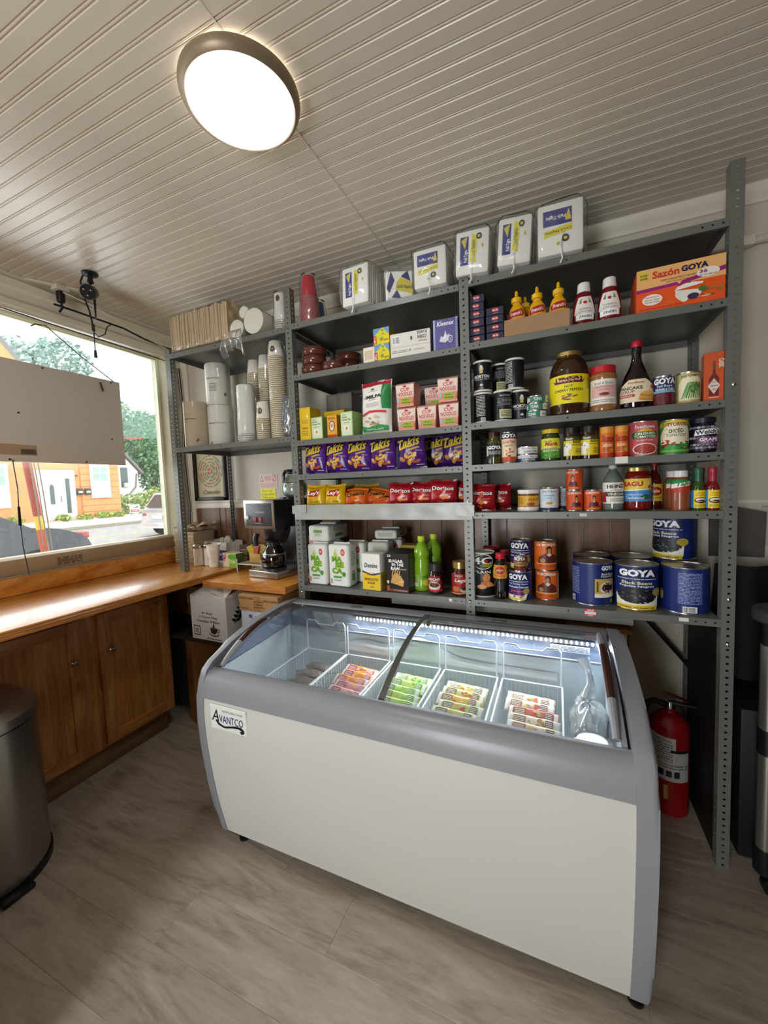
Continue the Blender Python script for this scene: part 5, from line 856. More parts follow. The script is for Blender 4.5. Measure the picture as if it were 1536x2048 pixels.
# B5: potato chips, cheese puffs, nacho chips ------------------------------------
lays = [G([(-1, 0), (1, 0), (1, .18), (0, .26), (-1, .14)], 'e9c52c'), E(-.05, .62, .62, .22, 'e9b41c'), G([(-.62, .5), (-.5, .74), (.5, .8), (.62, .62), (.4, .5)], 'b3202c'), T("Lay's", 0, .64, .62, .2, 'f8f4ea', .03, .15, .06), T('Classic', .1, .3, .4, .08, '8a6a10', 0, .2), B(0, .14, .5, .06, 4, ['f0d878', 'e9c95a'], 2, .6)]
ly = bag('yellow_chip_bag', 'yellow potato chip bag, leftmost of the front row', -1.213, 1.845, B5, .128, .128, .05, 'd9ad14', lays, -.1, 'yellow potato chip bags', -.08, 21)
dup(ly, (-1.090, 1.845, B5), -.02, 'yellow potato chip bag, second from the left in the front row'); dup(ly, (-1.075, 1.935, B5), .1, 'yellow potato chip bag lying behind the two front ones', rx=-.25); dup(ly, (-.955, 1.945, B5), -.1, 'yellow potato chip bag behind the orange puff bags', rx=-.3)
chee = [G([(-1, .0), (.2, 0), (-.4, .5), (-1, .4)], 'd9541a'), T('Cheetos', .05, .66, .78, .2, '2a1a12', .04, .25, .14, 'f0a03a'), B(.2, .3, .6, .18, 8, ['e9922c', 'f0b04a', 'c85a1c'], 3, .4), G([(-.8, .8), (-.5, .95), (-.6, .75)], '2a1a12')]
ch = bag('orange_puff_bag', 'orange cheese puff bag, left one, next to the yellow chips', -.972, 1.848, B5, .14, .105, .05, 'e2661c', chee, .06, 'orange cheese puff bags', -.25, 31)
dup(ch, (-.872, 1.868, B5), -.1, 'orange cheese puff bag in the middle, leaning back', rx=-.35, ry=.1); dup(ch, (-.805, 1.85, B5-.012), .12, 'orange cheese puff bag slumped low beside the red bags', rx=-.6, ry=.12)
dor = [G([(-1, .0), (1, 0), (1, .2), (.3, .3), (-1, .1)], '8f1420'), R(-1, .93, 1, 1, '6e0f18'), T('Doritos', .02, .66, .82, .15, 'f2f0ee', .03, .0, .0, '1c0a0c'), G([(-.1, .55), (.2, .72), (.25, .5)], 'd9462c'), G([(-.7, .5), (-.2, .52), (-.4, .44)], 'b8343a'), B(.15, .24, .6, .16, 7, ['d9682c', 'e58a3c', 'b8361c'], 5, .45), lines(.2, .7, .42, .47, 2, 'c9a0a0')]
do = bag('red_chip_bag', 'red nacho chip bag, first of the red row', -.712, 1.848, B5, .135, .125, .05, 'a81824', dor, .02, 'red nacho chip bags', -.08, 41)
for x, y, z, rz, rx, lb in ((-.607, 1.858, B5, -.04, -.14, 'red nacho chip bag, second of the red row'), (-.493, 1.845, B5+.006, .0, -.06, 'red nacho chip bag, third of the red row, standing tallest'), (-.435, 1.90, B5, -.05, -.1, 'red nacho chip bag at the right end of the row, behind the post'), (-.64, 1.95, B5, .05, -.1, 'red nacho chip bag behind the first two red ones'), (-.53, 1.955, B5+.004, -.03, -.1, 'red nacho chip bag at the back, behind the tallest'), (-.322, 1.868, C5, .05, -.08, 'red nacho chip bag on the right bay shelf, touching the post'), (-.262, 1.96, C5, -.1, -.1, 'red nacho chip bag on the right bay shelf, set back in shade')):
    dup(do, (x, y, z), rz, lb, rx=rx)
# B6: corn flour, sugar, juice, coffee ---------------------------------------------
mas = [R(-.97, .01, .97, .99, 'e4e6df'), G([(-.5, .78), (-.3, .95), (-.32, .78), (-.1, .93), (-.2, .76), (.1, .84), (-.2, .72), (-.5, .72)], 'a9c93a'), E(.52, .84, .24, .085, 'c0392f'), E(.52, .84, .2, .07, 'd2554a'), lines(.38, .66, .81, .87, 3, 'f0d9d4'), T('MA', -.15, .67, .58, .14, '5fa032', .06, 0, 0, 'e8d84a'), T('SE', .12, .53, .5, .14, '5fa032', .06, 0, 0, 'e8d84a'), T('CA', -.15, .38, .6, .15, '5fa032', .06, 0, 0, 'e8d84a'), E(.6, .3, .2, .06, '4f8a2c'), R(-.6, .2, .35, .25, '5a9a4c'), lines(-.5, .3, .12, .17, 1, '8a9a7a'), R(-.9, .06, -.78, .18, 'a8623a')]
def flour(lbl, x, y, z, rz, ops=mas, w=.125, h=.225, d=.085, **k):
    t = place('corn_flour_bag', lbl, 'flour bag', x, y, z, rz, 'white corn flour bags', **k)
    MB().rbox(-w/2, w/2, 0, d, 0, h, M('paper_flour_sack', 'dfe0d8', .5, var=.05, vs=20, bump=.3, bs=25), .014, 3).obj('paper_sack', t)
    MB().rbox(-w*.4, w*.4, d*.45, d*.55, h-.002, h+.008, M('paper_flour_sack'), .003, 1).obj('folded_top', t)
    label(t, plane_y(0, 0, .006), w*.84, h-.012, ops, 'front_print', 1, .0006); label(t, plane_x(w/2, d/2, .012, 1), d*.6, h*.88, [R(-.6, .1, .6, .3, '4f8f4a'), lines(-.8, .8, .5, .9, 8, '8a9a7a'), R(-.5, .32, .5, .36, 'c0483a')], 'side_print', 1, .0005); return t
flour('white corn flour bag, leftmost of the front row', -1.205, 1.812, B6, -.05); flour('white corn flour bag, second in the front row with green lettering', -1.062, 1.80, B6, -.06, w=.13, h=.228)
flour('white corn flour bag standing behind the second one', -1.03, 1.915, B6, -.05); flour('white corn flour bag deeper in, right of the front pair', -.893, 1.93, B6, -.04, [R(-.95, .02, .95, .98, 'd5dccb'), lines(-.6, .6, .2, .8, 9, '8fae7a')])
flour('white corn flour bag at the very back left', -1.20, 1.93, B6, 0)
flour('white corn flour bag at the back, beside the green-striped one', -.86, 2.05, B6, .05)
flour('corn flour bag lying flat on top of the stack', -1.205, 1.835, B6+.237, -.06, [R(-.9, .05, .9, .95, 'dfe2d8'), R(-.5, .55, .5, .75, '7aa84a'), lines(-.4, .4, .3, .5, 3, '8f9a84')], w=.135, h=.088, d=.21)
flour('corn flour bag lying flat on the right-hand standing bags', -.86, 1.97, B6+.2375, .04, [R(-.9, .05, .9, .95, 'cdd1c6'), lines(-.8, .8, .2, .8, 5, '77806c')], w=.13, h=.05, d=.2)
t = place('sugar_bag', 'white and yellow granulated sugar bag', 'sugar bag', -.866, 1.788, B6, -.12, None)
MB().rbox(-.055, .055, 0, .075, 0, .19, M('sugar_paper', 'e6e2d6', .5, var=.03, bump=.2, bs=25), .008, 2).obj('paper_sack', t)
label(t, plane_y(0, 0, .002), .106, .186, [R(-1, 0, 1, 1, 'ebe8de'), R(-1, 0, 1, .48, 'e9c22c'), G([(-1, .48), (-.05, .42), (.0, .4), (1, .46), (1, .5), (0, .44), (-1, .53)], '23355c'), T('Domino', 0, .68, .74, .13, '22305c', .03, .2), T('PREMIUM PURE CANE', 0, .42, .5, .03, '6a5a1c'), T('GRANULATED', 0, .3, .8, .075, '5a4410', .02), T('SUGAR', 0, .2, .42, .065, '5a4410', .02), T('4 LB', .05, .09, .2, .04, '5a4410')], 'front_print', 1, .0006)
label(t, plane_x(.055, .0375, .002, 1), .07, .186, [R(-.97, 0, .97, .5, 'dcb428'), lines(-.7, .7, .1, .4, 5, '8a6a1c')], 'side_print', 1, .0005)
box('raw_sugar_box', 'black raw sugar carton with sugar heap picture', -.722, 1.786, B6, .125, .196, .07, '1d1915', [T('2LB', -.72, .93, .16, .06, 'f0ece2', .02), T("SUGAR", -.1, .8, .66, .08, 'f1eee6', .04), T('IN THE', .05, .71, .52, .075, 'f1eee6', .04), T('RAW', -.15, .61, .4, .085, 'f1eee6', .05), T('TURBINADO', .45, .6, .36, .03, 'd9d2c2'), G([(-.6, .24), (.5, .16), (.6, .3), (.3, .44), (-.1, .5), (-.45, .42)], 'd0a058'), B(.1, .32, .4, .12, 12, ['e0b468', 'c08a40', 'f0cf8a'], 4, .25)]+[G([(-.5+.2*k, .42), (-.42+.2*k, .42), (-.3+.2*k, .56), (-.38+.2*k, .57)], 'd8ac64') for k in range(4)]+[R(-.95, .02, .95, .1, '6a3a28'), T('NET WT 32 OZ (2 LB) 907g', .25, .055, .6, .028, 'e9dccb'), E(-.82, .26, .1, .045, 'd9d4c8'), R(-.92, .04, -.7, .16, 'c9493c')], -.1, side='2a241c', sideops=[lines(-.6, .6, .15, .85, 12, '8a8272')], cat='box')
box('raw_sugar_box', 'second raw sugar carton standing behind the black one', -.737, 1.875, B6, .125, .196, .07, '2a241c', [], -.08, side='2a241c'); box('yellow_sugar_box', 'yellow topped carton behind the raw sugar', -.715, 1.985, B6, .13, .205, .08, 'c9b04a', [R(-1, 0, 1, .8, '4a4434')], -.05)
m_lime = M('lime_juice_plastic', '7fae22', .22, var=.08, vs=8, coat=.3)
for x, y, lb in ((-.621, 1.874, 'green lime juice bottle with yellow-green cap, front one'), (-.585, 1.965, 'green lime juice bottle standing behind the front one')):
    jar('lime_juice_bottle', lb, x, y, B6, [(.034, 0), (.040, .006), (.041, .03), (.038, .06), (.041, .09), (.041, .13), (.037, .16), (.041, .18), (.036, .21), (.022, .235), (.016, .245), (.016, .25)], m_lime, capp(.019, .248, .026), P('c3d02c', .35), [(.02, .07, 1.5, [R(-.95, .05, -.2, .9, 'b5cc7a'), lines(-.85, -.3, .3, .85, 7, '5f8a1c'), bars(-.85, -.4, .08, .28, 8), E(.45, .35, .35, .22, 'd0c83a'), E(.5, .75, .4, .12, '4f8a1c')])], .15, 'green lime juice bottles', 'bottle')
jar('instant_coffee_jar', 'instant coffee jar with black lid and red mug label', -.540, 1.833, B6, [(.030, 0), (.035, .005), (.036, .04), (.036, .085), (.031, .105), (.029, .112)], GL('instant_coffee', '2a1710', .1), capp(.034, .112, .036), P('26231f', .4), [(.012, .082, 1.4, [G([(-.8, .05), (.8, .05), (.9, .6), (.5, .95), (-.5, .95), (-.9, .6)], '8f1f24'), E(0, .34, .62, .26, 'e9dccb'), E(0, .42, .5, .14, '5b2a18'), T('NESCAFE', 0, .76, .56, .13, 'f4f1ea', .03), R(-.9, .04, .9, .16, 'c22a34'), T('CLASICO', 0, .63, .4, .07, 'f0d9c0')])], .0)
jar('ground_coffee_jar', 'red labelled coffee jar with gold lid, next to the second post', -.420, 1.838, B6, [(.034, 0), (.040, .005), (.041, .09), (.036, .115), (.031, .125), (.031, .13)], GL('ground_coffee', '3a1512', .1), capp(.036, .13, .032), M('gold_lid'), [(.012, .095, 1.45, [R(-1, 0, 1, 1, '8a1c20'), T('NESCAFE', -.05, .9, .3, .06, 'f0e6d2'), E(.1, .66, .52, .2, 'a8282a'), T('Legal', .12, .66, .5, .22, 'f2e9da', .02, .25), E(-.3, .25, .3, .14, 'c9652c'), E(.4, .2, .36, .14, 'c9b8a8'), E(.4, .26, .28, .08, '4a2418'), R(-1, 0, 1, .05, 'd0a05a')])], .1)
# ================================================================ BAY A (left)
A1, A2 = [z+.0005 for z in ZA]
m_pulp = M('moulded_pulp', 'c8b08c', .85, var=.12, vs=40, bump=.4, bs=50)
t = place('cup_carrier_pack', 'long plastic-wrapped pack of tan pulp cup carriers on the top shelf', 'cup carriers', -2.19, 1.80, A1+.004, -.02)
rd = random.Random(9)
for k in range(33):
    x = k*.0145
    a, b, c = rd.uniform(-.006, .003), rd.uniform(-.004, .004), rd.uniform(-.006, .006)
    q = MB().rbox(x, x+.0132, a, .2+a, .012, .222+c, m_pulp, .002, 1); q.v = [(p[0]+b*(p[2]-.1)*6, p[1], p[2]) for p in q.v]; q.obj('pulp_carrier', t)
MB().grid(lambda u, v: (.486+.006*math.sin(6.28*u*2)*math.sin(6.28*v*2), .2*u, .012+.215*v), 14, 14, m_pulp).obj('pulp_carrier', t)
def wrapf(u, v):
    a = 2*math.pi*u; c = abs(math.cos(a))**.3*(1 if math.cos(a) > 0 else -1); s_ = abs(math.sin(a))**.3*(1 if math.sin(a) > 0 else -1); e = min(1, (v+.02)*14, (1.02-v)*9); w_ = 1+.015*math.sin(40*v+5*a)
    return (-.012+.512*v, .1+.112*c*w_*e**.5, .118+s_*(.119)*w_*e**.5)
MB().grid(wrapf, 32, 40, film('carrier_wrap', 'd9cdb8', .05, .05, .12, .1), closed_u=True).obj('plastic_wrap', t, ang=80)
m_foam = M('white_foam', 'ebe5d6', .6, var=.03, vs=30)
def roll(lbl, x, y, z, r, L, rz, film_=True):
    """cups or lids lying on their side, round end towards the room"""
    t = place('foam_cup_sleeve', lbl, 'cups', x, y, z+r, rz, 'sleeves of white foam cups lying on the top shelf')
    pr = []; n = int(L/.012)
    for k in range(n): pr += [(r, k*.012), (r, k*.012+.006), (r*.955, k*.012+.0075)]
    MB().lathe([(0, -.004), (r*.9, -.004), (r*.97, -.002)]+pr+[(0, n*.012)], m_foam, 30).xf(Matrix.Rotation(-math.pi/2, 4, 'X')).obj('nested_cups', t)
    if film_: MB().lathe([(r*.3, -.012), (r*1.02, -.008), (r*1.04, .01), (r*1.04, L)], m_wrap, 30).xf(Matrix.Rotation(-math.pi/2, 4, 'X')).obj('plastic_sleeve', t)
    return t
roll('biggest foam cup sleeve, lying with its round end towards the room', -1.515, 1.775, A1, .068, .36, .0); roll('foam cup sleeve with a gathered bag end, next to the pulp carriers', -1.635, 1.775, A1, .048, .36, .02); roll('small foam cup sleeve resting on the other two' , -1.60, 1.80, A1+.105, .034, .32, .0)
g = place('bag_end', 'crumpled clear bag end hanging over the top shelf edge', 'plastic bag', -1.622, 1.755, A1, 0)
MB().grid(lambda u, v: ((-.04+.085*u)*(1+.9*math.sin(v*2.2))-.01*v, -.01-.03*math.sin(v*3)-.014*math.sin(u*26+v*2)*v, .03-.125*v+.025*math.sin(u*3.1)*v-.03*(2*u-1)**2*v), 40, 12, film('gathered_film', 'f0efea', .10, .2, .1, .4)).obj('gathered_plastic', g, ang=80)
m_pcup = M('paper_cup', 'efe8d8', .55, var=.04, vs=40); m_prim = M('paper_cup_rims', 'e2d6bc', .55, var=.1, vs=60)
brown_logo = [E(.2, .45, .5, .2, '5b2f22'), lines(-.1, .5, .38, .52, 2, 'c9a88a')]
cup_stack('paper_cup_bag', 'white bagged paper cups with a brown oval logo, upright on the top shelf', -1.392, 1.862, A1, .042, 6, .011, M('white_paper_cup', 'e3e0da', .5), P('d9d6cf'), .145, r2=.034, logo=[E(.2, .8, .45, .12, '5b2f22')], group='paper cup stacks')
# A2: towels and cup stacks
def towel(lbl, x, y, z, r, h, paper, ops):
    t = place('paper_towel_roll', lbl, 'paper towel', x, y, z, 0, 'wrapped paper towel rolls')
    MB().lathe([(r*.95, 0), (r, .006), (r, h-.008), (r*.93, h), (r*.3, h+.004), (r*.28, h-.004), (0, h-.004)], paper, 32).obj('wrapped_roll', t)
    MB().grid(lambda u, v: ((r*1.012*(1+.006*math.sin(30*v+9*u)))*math.cos(6.2832*u), r*1.012*(1+.006*math.sin(30*v+9*u))*math.sin(6.2832*u), .002+v*(h+.004)), 28, 12, m_wrap, closed_u=True).obj('plastic_wrap', t, ang=80)
    label(t, cyl(r*1.013, 0, .55), 2*r, h, ops, 'print', .02, .0008); return t
m_tw = M('white_towel_paper', 'e9e6da', .7, var=.03, vs=50, bump=.2, bs=60); m_tb = M('unbleached_towel_paper', 'c4b193', .7, var=.05, vs=50, bump=.2, bs=60)
RC = [T('RightChoice', 0, .56, .62, .035, '3a3a38', .01), E(-.72, .56, .06, .02, '8a8a84')]
towel('tan wrapped paper towel roll at the left of the second shelf', -2.118, 1.895, A2, .080, .285, m_tb, [T('RightChoice', -.3, .62, .5, .035, '3a3a38', .01), G([(.1, .1), (.4, .16), (.2, .2)], '5a6a3a')])
towel('white paper towel roll, lower one of the two stacked', -1.985, 1.96, A2, .078, .262, m_tw, RC+[R(-.7, .06, -.55, .12, '6a6a66')])
towel('white paper towel roll stacked on top of another', -1.995, 1.965, A2+.267, .076, .258, m_tw, [T('RightChoice', -.2, .62, .6, .035, '3a3a38', .01), lines(-.5, .1, .3, .5, 6, '8a8a84'), R(.7, .2, .85, .28, '4a4a48')])
cup_stack('cup_stack', 'tall wrapped stack of paper cups against the first post, reaching up near the shelf', -1.452, 1.875, A2, .049, 44, .0105, m_pcup, m_prim, .085, r2=.036, logo=brown_logo, group='paper cup stacks')
cup_stack('cup_stack', 'shorter wrapped stack of paper cups with logo, in front of the middle one', -1.555, 1.862, A2, .044, 12, .0105, m_pcup, m_prim, .095, r2=.034, logo=brown_logo, group='paper cup stacks')
cup_stack('cup_stack', 'middle tall wrapped stack of plain paper cups, set back', -1.607, 1.965, A2, .045, 42, .0105, m_pcup, m_prim, .08, r2=.034, group='paper cup stacks')
cup_stack('cup_stack', 'left wrapped stack of paper cups, rising behind the white plastic cups', -1.705, 1.98, A2, .045, 41, .0105, m_pcup, m_prim, .08, r2=.034, group='paper cup stacks')
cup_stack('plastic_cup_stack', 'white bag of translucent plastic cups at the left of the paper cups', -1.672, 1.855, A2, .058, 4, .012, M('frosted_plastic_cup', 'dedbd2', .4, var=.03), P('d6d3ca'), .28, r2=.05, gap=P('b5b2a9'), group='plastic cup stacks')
t = crumple('grey_plastic_bag', 'small grey plastic bag squeezed beside the first post', 'plastic bag', (-1.362, 1.838, A2), .036, .03, .115, film('grey_bag_film', '7f8a90', .1, .45, .2), 5)
# ================================================================ COFFEE CORNER
CT = .9935; PT = .9725
t = place('carton_stack', 'tall stack of tan pulp cup carriers on the counter in the window corner', 'cup carriers', -2.575, 2.02, CT)
rd = random.Random(3)
for k in range(26):
    a, b = rd.uniform(-.003, .003), rd.uniform(-.004, .004)
    MB().rbox(a, .20+a, b, .19+b, k*.0085, k*.0085+.0065, m_pulp, .002, 1).obj('pulp_carrier', t)
def pulp_top(u, v): return (.2*u, .19*v, .224+.018+.022*math.sin(6.28*u*1.5)*math.sin(6.28*v*1.5)+(.012 if min(u, v, 1-u, 1-v) < .04 else 0))
MB().grid(pulp_top, 24, 24, m_pulp).obj('top_carrier', t); MB().grid(lambda u, v: (.05+.2*u, .02+.17*v, .262+.02*math.sin(6.28*u*2)*math.cos(6.28*v*1.5)+.01*u), 24, 24, m_pulp).obj('top_carrier', t)
def shaker(lbl, x, y):
    t = place('sugar_shaker', lbl, 'shaker', x, y, CT, 0, 'glass sugar shakers')
    MB().lathe([(.031, 0), (.034, .004), (.034, .02), (.032, .05), (.034, .09), (.033, .118), (.031, .122)], M('sugar_in_glass', 'e9e4d6', .12, var=.05, vs=80, coat=.6), 16).obj('glass_body', t, ang=20)
    MB().lathe([(.035, .121), (.036, .124), (.036, .138), (.028, .146), (.012, .15), (0, .15)], m_chrome, 20).obj('metal_lid', t); return t
shaker('ribbed glass sugar shaker next to the shelf post', -2.27, 1.965); shaker('ribbed glass sugar shaker behind the paper cup', -2.20, 1.99)
t = place('paper_cup', 'single white takeaway paper cup standing on the counter', 'cup', -2.115, 1.95, CT)
MB().lathe([(.028, 0), (.030, .002), (.043, .145), (.046, .147), (.046, .151), (.043, .152), (.041, .147), (.027, .006), (0, .006)], m_pcup, 28).obj('cup', t)
label(t, lambda x_, z_, l: ((.030+.013*z_/.145+l)*math.sin(x_/.036), -(.030+.013*z_/.145+l)*math.cos(x_/.036), z_), .08, .145, [G([(-.75, .4), (-.5, .56), (-.3, .42), (-.5, .26)], '33302c'), E(-.52, .41, .07, .04, 'e9e2d0')]+[R(.35, .2+.07*k, .95, .215+.07*k, 'b8ad92') for k in range(9)], 'print', .012, .0006)
t = place('pod_box', 'open blue and white box of coffee supplies against the wall', 'box', -2.36, 2.10, CT, -.12)
for a in ((0, .24, 0, .003), (0, .24, .137, .14), (0, .003, .003, .137), (.237, .24, .003, .137)): MB().box(*a, .0, .145, P('e6e4dc')).obj('carton_side', t)
label(t, plane_y(0, .12, 0), .24, .145, [R(-1, .1, 1, .62, '2b3f96'), E(-.6, .4, .14, .2, '8a6a4a'), T('PAPER FILTERS', .1, .4, .5, .12, 'eceff8', .01), E(.75, .4, .16, .22, '6a4a3a'), G([(-1, .62), (1, .62), (1, .7), (-1, .74)], 'f2f0ea')], 'print', 1, .0005)
for k in range(3): crumple('coffee_packet', ['crumpled pale packet at the left in the blue box', 'crumpled tan packet in the middle of the blue box', 'crumpled pale packet at the right in the blue box'][k], 'packet', (-2.30+.055*k, 2.16, CT+.06), .028, .03, .048+.006*k, M('pale_packet', 'cfc3ad', .4, var=.15), 60+k, 'packets in the blue box')
box('tea_carton', 'brown tea carton behind the green one', -1.98, 2.09, CT, .09, .13, .05, '4a3226', [lines(-.7, .7, .5, .8, 4, 'b9a58a'), E(.3, .25, .4, .16, '8a6a4a')], -.1, 'tea cartons on the counter')
box('tea_carton', 'pale green tea carton standing behind the wire rack', -1.875, 2.10, PT, .11, .15, .05, 'c9d39a', [R(-.9, .05, .9, .95, 'd5dca8'), G([(-.9, .3), (.2, .9), (-.9, .95)], 'b5c86a')], -.1, 'tea cartons on the counter')
box('tea_carton', 'bright green and pink tea carton at the front of the coffee corner', -1.985, 1.955, CT-.0, .13, .095, .07, 'e4d3b0', [R(-.98, .02, .98, .98, 'e9dcbc'), G([(-.1, .02), (.98, .02), (.98, .98), (.2, .98)], '8fbf2c'), T('STEVIA', .5, .42, .4, .2, 'f4f6e4', .02), B(-.6, .65, .3, .25, 5, ['c9443a', 'e08a6a', 'a8302c'], 3, .5), R(-.1, .62, .98, .9, '5fae3a')], -.12, 'tea cartons on the counter', side='3f5a2c')
# wire rack
m_rack = M('white_wire', 'e8e4da', .35, var=.03)
t = place('wire_rack', 'white wire rack standing on the plywood worktop', 'rack', -1.91, 1.945, PT)
fr = MB()
for x in (0, .20):
    for y in (0, .14): fr.tube([(x, y, 0), (x, y, .085)], .003, m_rack, 6)
for y in (0, .14): fr.tube([(0, y, .05), (.20, y, .05)], .003, m_rack, 6)
fr.tube([(0, 0, .05), (0, .14, .05)], .003, m_rack, 6); fr.tube([(.2, 0, .05), (.2, .14, .05)], .003, m_rack, 6); fr.tube([(.06, .12, .095), (.20, .12, .095)], .003, m_rack, 6); fr.tube([(.06, .12, .05), (.06, .12, .095)], .003, m_rack, 6); fr.obj('rack_frame', t)
for k in range(1, 16): MB().tube([(.2*k/16, 0, .05), (.2*k/16, .12, .05), (.2*k/16, .12, .095 if k > 4 else .05)], .0018, m_rack, 4).obj('rack_wire', t)
t = place('packet_holder', 'holder stuffed with red and yellow sugar packets on the wire rack', 'packets', -1.80, 2.02, PT+.054)
MB().rbox(-.045, .045, -.03, .03, 0, .06, P('c9a45a'), .003).obj('holder', t)
for k in range(9):
    q = random.Random(k+50); MB().rbox(-.022, .022, -.002, .002, 0, .075, P(['b8382c', 'd9c23a', 'c9b46a', 'a8c04a'][k % 4]), .001, 1).obj('sugar_packet', t, (q.uniform(-.035, .035), -.024+.006*k, .04), (q.uniform(-.2, .2), q.uniform(-.6, .6), q.uniform(-.3, .3)))
box('pink_box', 'red and pink carton leaning on the wall behind the coffee machine', -1.70, 2.19, PT, .16, .26, .05, 'b8303c', [R(-.9, .5, .9, .95, 'c9444e'), E(.1, .42, .6, .14, 'd9a08a'), E(.1, .44, .45, .1, '7a2a24'), lines(-.7, .7, .68, .86, 3, 'f0d0c4')], -.05)
box('pink_box', 'pale pink carton low behind the wire rack', -1.69, 2.125, PT, .12, .16, .05, 'c9b4c4', [B(0, .5, .8, .35, 24, ['a86a8a', 'd9c4d0', '8a7aa0', 'c98aa4'], 4, .2)], -.05); box('pink_box', 'pink and white carton right behind the coffee pot', -1.44, 2.10, PT, .12, .22, .05, 'd9b0b0', [R(-.8, .2, .8, .5, 'e9d9d4'), lines(-.6, .6, .25, .45, 3, 'b8505a'), R(-.5, .6, .5, .8, 'c05a64')], -.05)
# coffee brewer
m_ss = M('brushed_stainless', 'aaa59b', .28, .95, var=.06, vs=60); m_bk = M('black_enamel', '17171a', .3, var=.05)
t = place('coffee_brewer', 'stainless and black pour-over coffee machine on the plywood worktop', 'coffee machine', -1.60, 2.02, PT, -.12)
MB().rbox(-.10, .14, -.19, .20, .002, .045, m_ss, .006).obj('base', t)
MB().rbox(-.10, .14, .09, .20, .045, .36, m_bk, .006).obj('column', t)
MB().rbox(-.10, .145, -.19, .20, .30, .465, m_bk, .006).obj('head', t)
MB().rbox(-.103, .148, -.197, -.188, .298, .468, m_ss, .004).obj('face_frame', t)
fp_ = MB().rbox(-.082, .13, -.2, -.196, .315, .448, M('charcoal_panel', '3a3a3d', .4, var=.05), .002).obj('control_panel', t)
label(fp_, plane_y(-.2, .024, .315), .21, .13, [T('COFFEEMAKER', .1, .62, .36, .07, 'b9b9b4', .0), lines(-.35, .25, .1, .16, 1, '9a9a94')], 'lettering', 1, .0003)
for x in (.0, .045): MB().rbox(x-.012, x+.012, -.206, -.2, .338, .366, emit('red_switch', '8f1a1a', .15), .002).obj('rocker_switch', fp_)
MB().lathe([(.011, 0), (.011, .006), (0, .007)], P('d9d6cf'), 16).xf(Matrix.Translation((-.065, -.2, .365)) @ Matrix.Rotation(math.pi/2, 4, 'X')).obj('indicator', fp_)
MB().lathe(sm([(.05, .2), (.062, .225), (.078, .27), (.08, .302)], 4), m_bk, 28, .03, -.06).tube([(-.05, -.15, .26), (-.05, -.165, .235), (-.05, -.165, .19)], .016, m_bk, 8).obj('brew_funnel', t)
MB().lathe([(.07, .045), (.07, .052), (.06, .054), (0, .054)], M('warmer_plate', '2a2a2c', .35), 28, .025, -.09).obj('warming_plate', t)
MB().lathe([(.062, .465), (.062, .475), (.05, .477), (0, .477)], m_bk, 28, .07, .02).obj('upper_warmer', t)
m_pot = M('coffee_filled_glass', '0f0b0a', .05, var=.1, coat=.8)
def decanter(lbl, x, y, z, mat, rz):
    t = place('coffee_pot', lbl, 'coffee pot', x, y, z, rz, 'glass coffee pots')
    MB().lathe(sm([(.052, 0), (.070, .012), (.078, .045), (.072, .08), (.052, .115), (.04, .135), (.042, .145)], 4), mat, 32).obj('glass_bowl', t)
    MB().lathe([(.043, .138), (.045, .142), (.043, .152), (.052, .166), (.05, .168), (.04, .155)], m_bk, 28).obj('collar', t)
    MB().tube([(.05, 0, .152), (.085, 0, .158), (.105, 0, .14), (.104, 0, .09), (.096, 0, .05)], [.009, .011, .012, .011, .009], m_bk, 8).obj('handle', t)
    MB().lathe([(.0722, .076), (.0732, .082), (.070, .088)], m_ss, 32).obj('band', t); return t
decanter('black coffee-filled glass pot on the lower warming plate', -1.585, 1.925, PT+.0545, m_pot, 2.6)
tp = decanter('pale green glass coffee pot with black handle on top of the machine', -1.50, 2.05, PT+.478, film('green_pot_glass', 'a9c2a8', .1, .4, .06), 2.9)
MB().rbox(-1.66, -1.60, 2.02, 2.05, PT+.466, PT+.485, m_bk, .004)
# pictures and notes on the wall
t = place('framed_picture', 'black framed picture of a round carved disc motif on cream paper', 'picture', -2.43, WB-.014, 1.43, .0)
for a in ((-.165, -.135, 0, .40), (.135, .165, 0, .40), (-.165, .165, 0, .028), (-.165, .165, .372, .40)): MB().rbox(a[0], a[1], -.012, .012, a[2], a[3], M('black_frame', '1d1613', .35, var=.1), .004).obj('frame_side', t)
MB().box(-.137, .137, .004, .010, .02, .38, P('d3c39a')).obj('mount', t)
ops = []
for i, (q, c) in enumerate(((.92, '8f8a5c'), (.86, 'c9b98a'), (.74, '6f8a68'), (.68, 'c9b98a'), (.56, '9a7a52'), (.5, 'c3b083'), (.4, '7a9a78'), (.3, 'c9a87a'), (.2, '8f4a34'), (.1, 'c9a05a'))):
    ops.append(E(0, .57, q, q*.385, c, 36))
    if i % 2 == 0:
        n = 28-2*i
        ops.append(('m', [E((q-.03)*math.cos(6.2832*k/n), .57+(q-.03)*.385*math.sin(6.2832*k/n), .05, .02, ['b8542f', '5f7f58', 'd9c48a', '6a4a3a'][(k+i) % 4], 6) for k in range(n)]))
ops += [T('Cancún', 0, .11, .62, .09, '6b5a3a', .02, .25)]
label(t, plane_y(.004, 0, .028), .27, .344, ops, 'art_print', 1, .0004, .0002)
t = place('notice', 'small pink printed notice taped above the yellow note', 'notice', -1.885, WB-.0015, 1.503); MB().box(-.078, .078, -.0006, .001, 0, .108, P('e6cfc4', .6)).obj('paper', t)
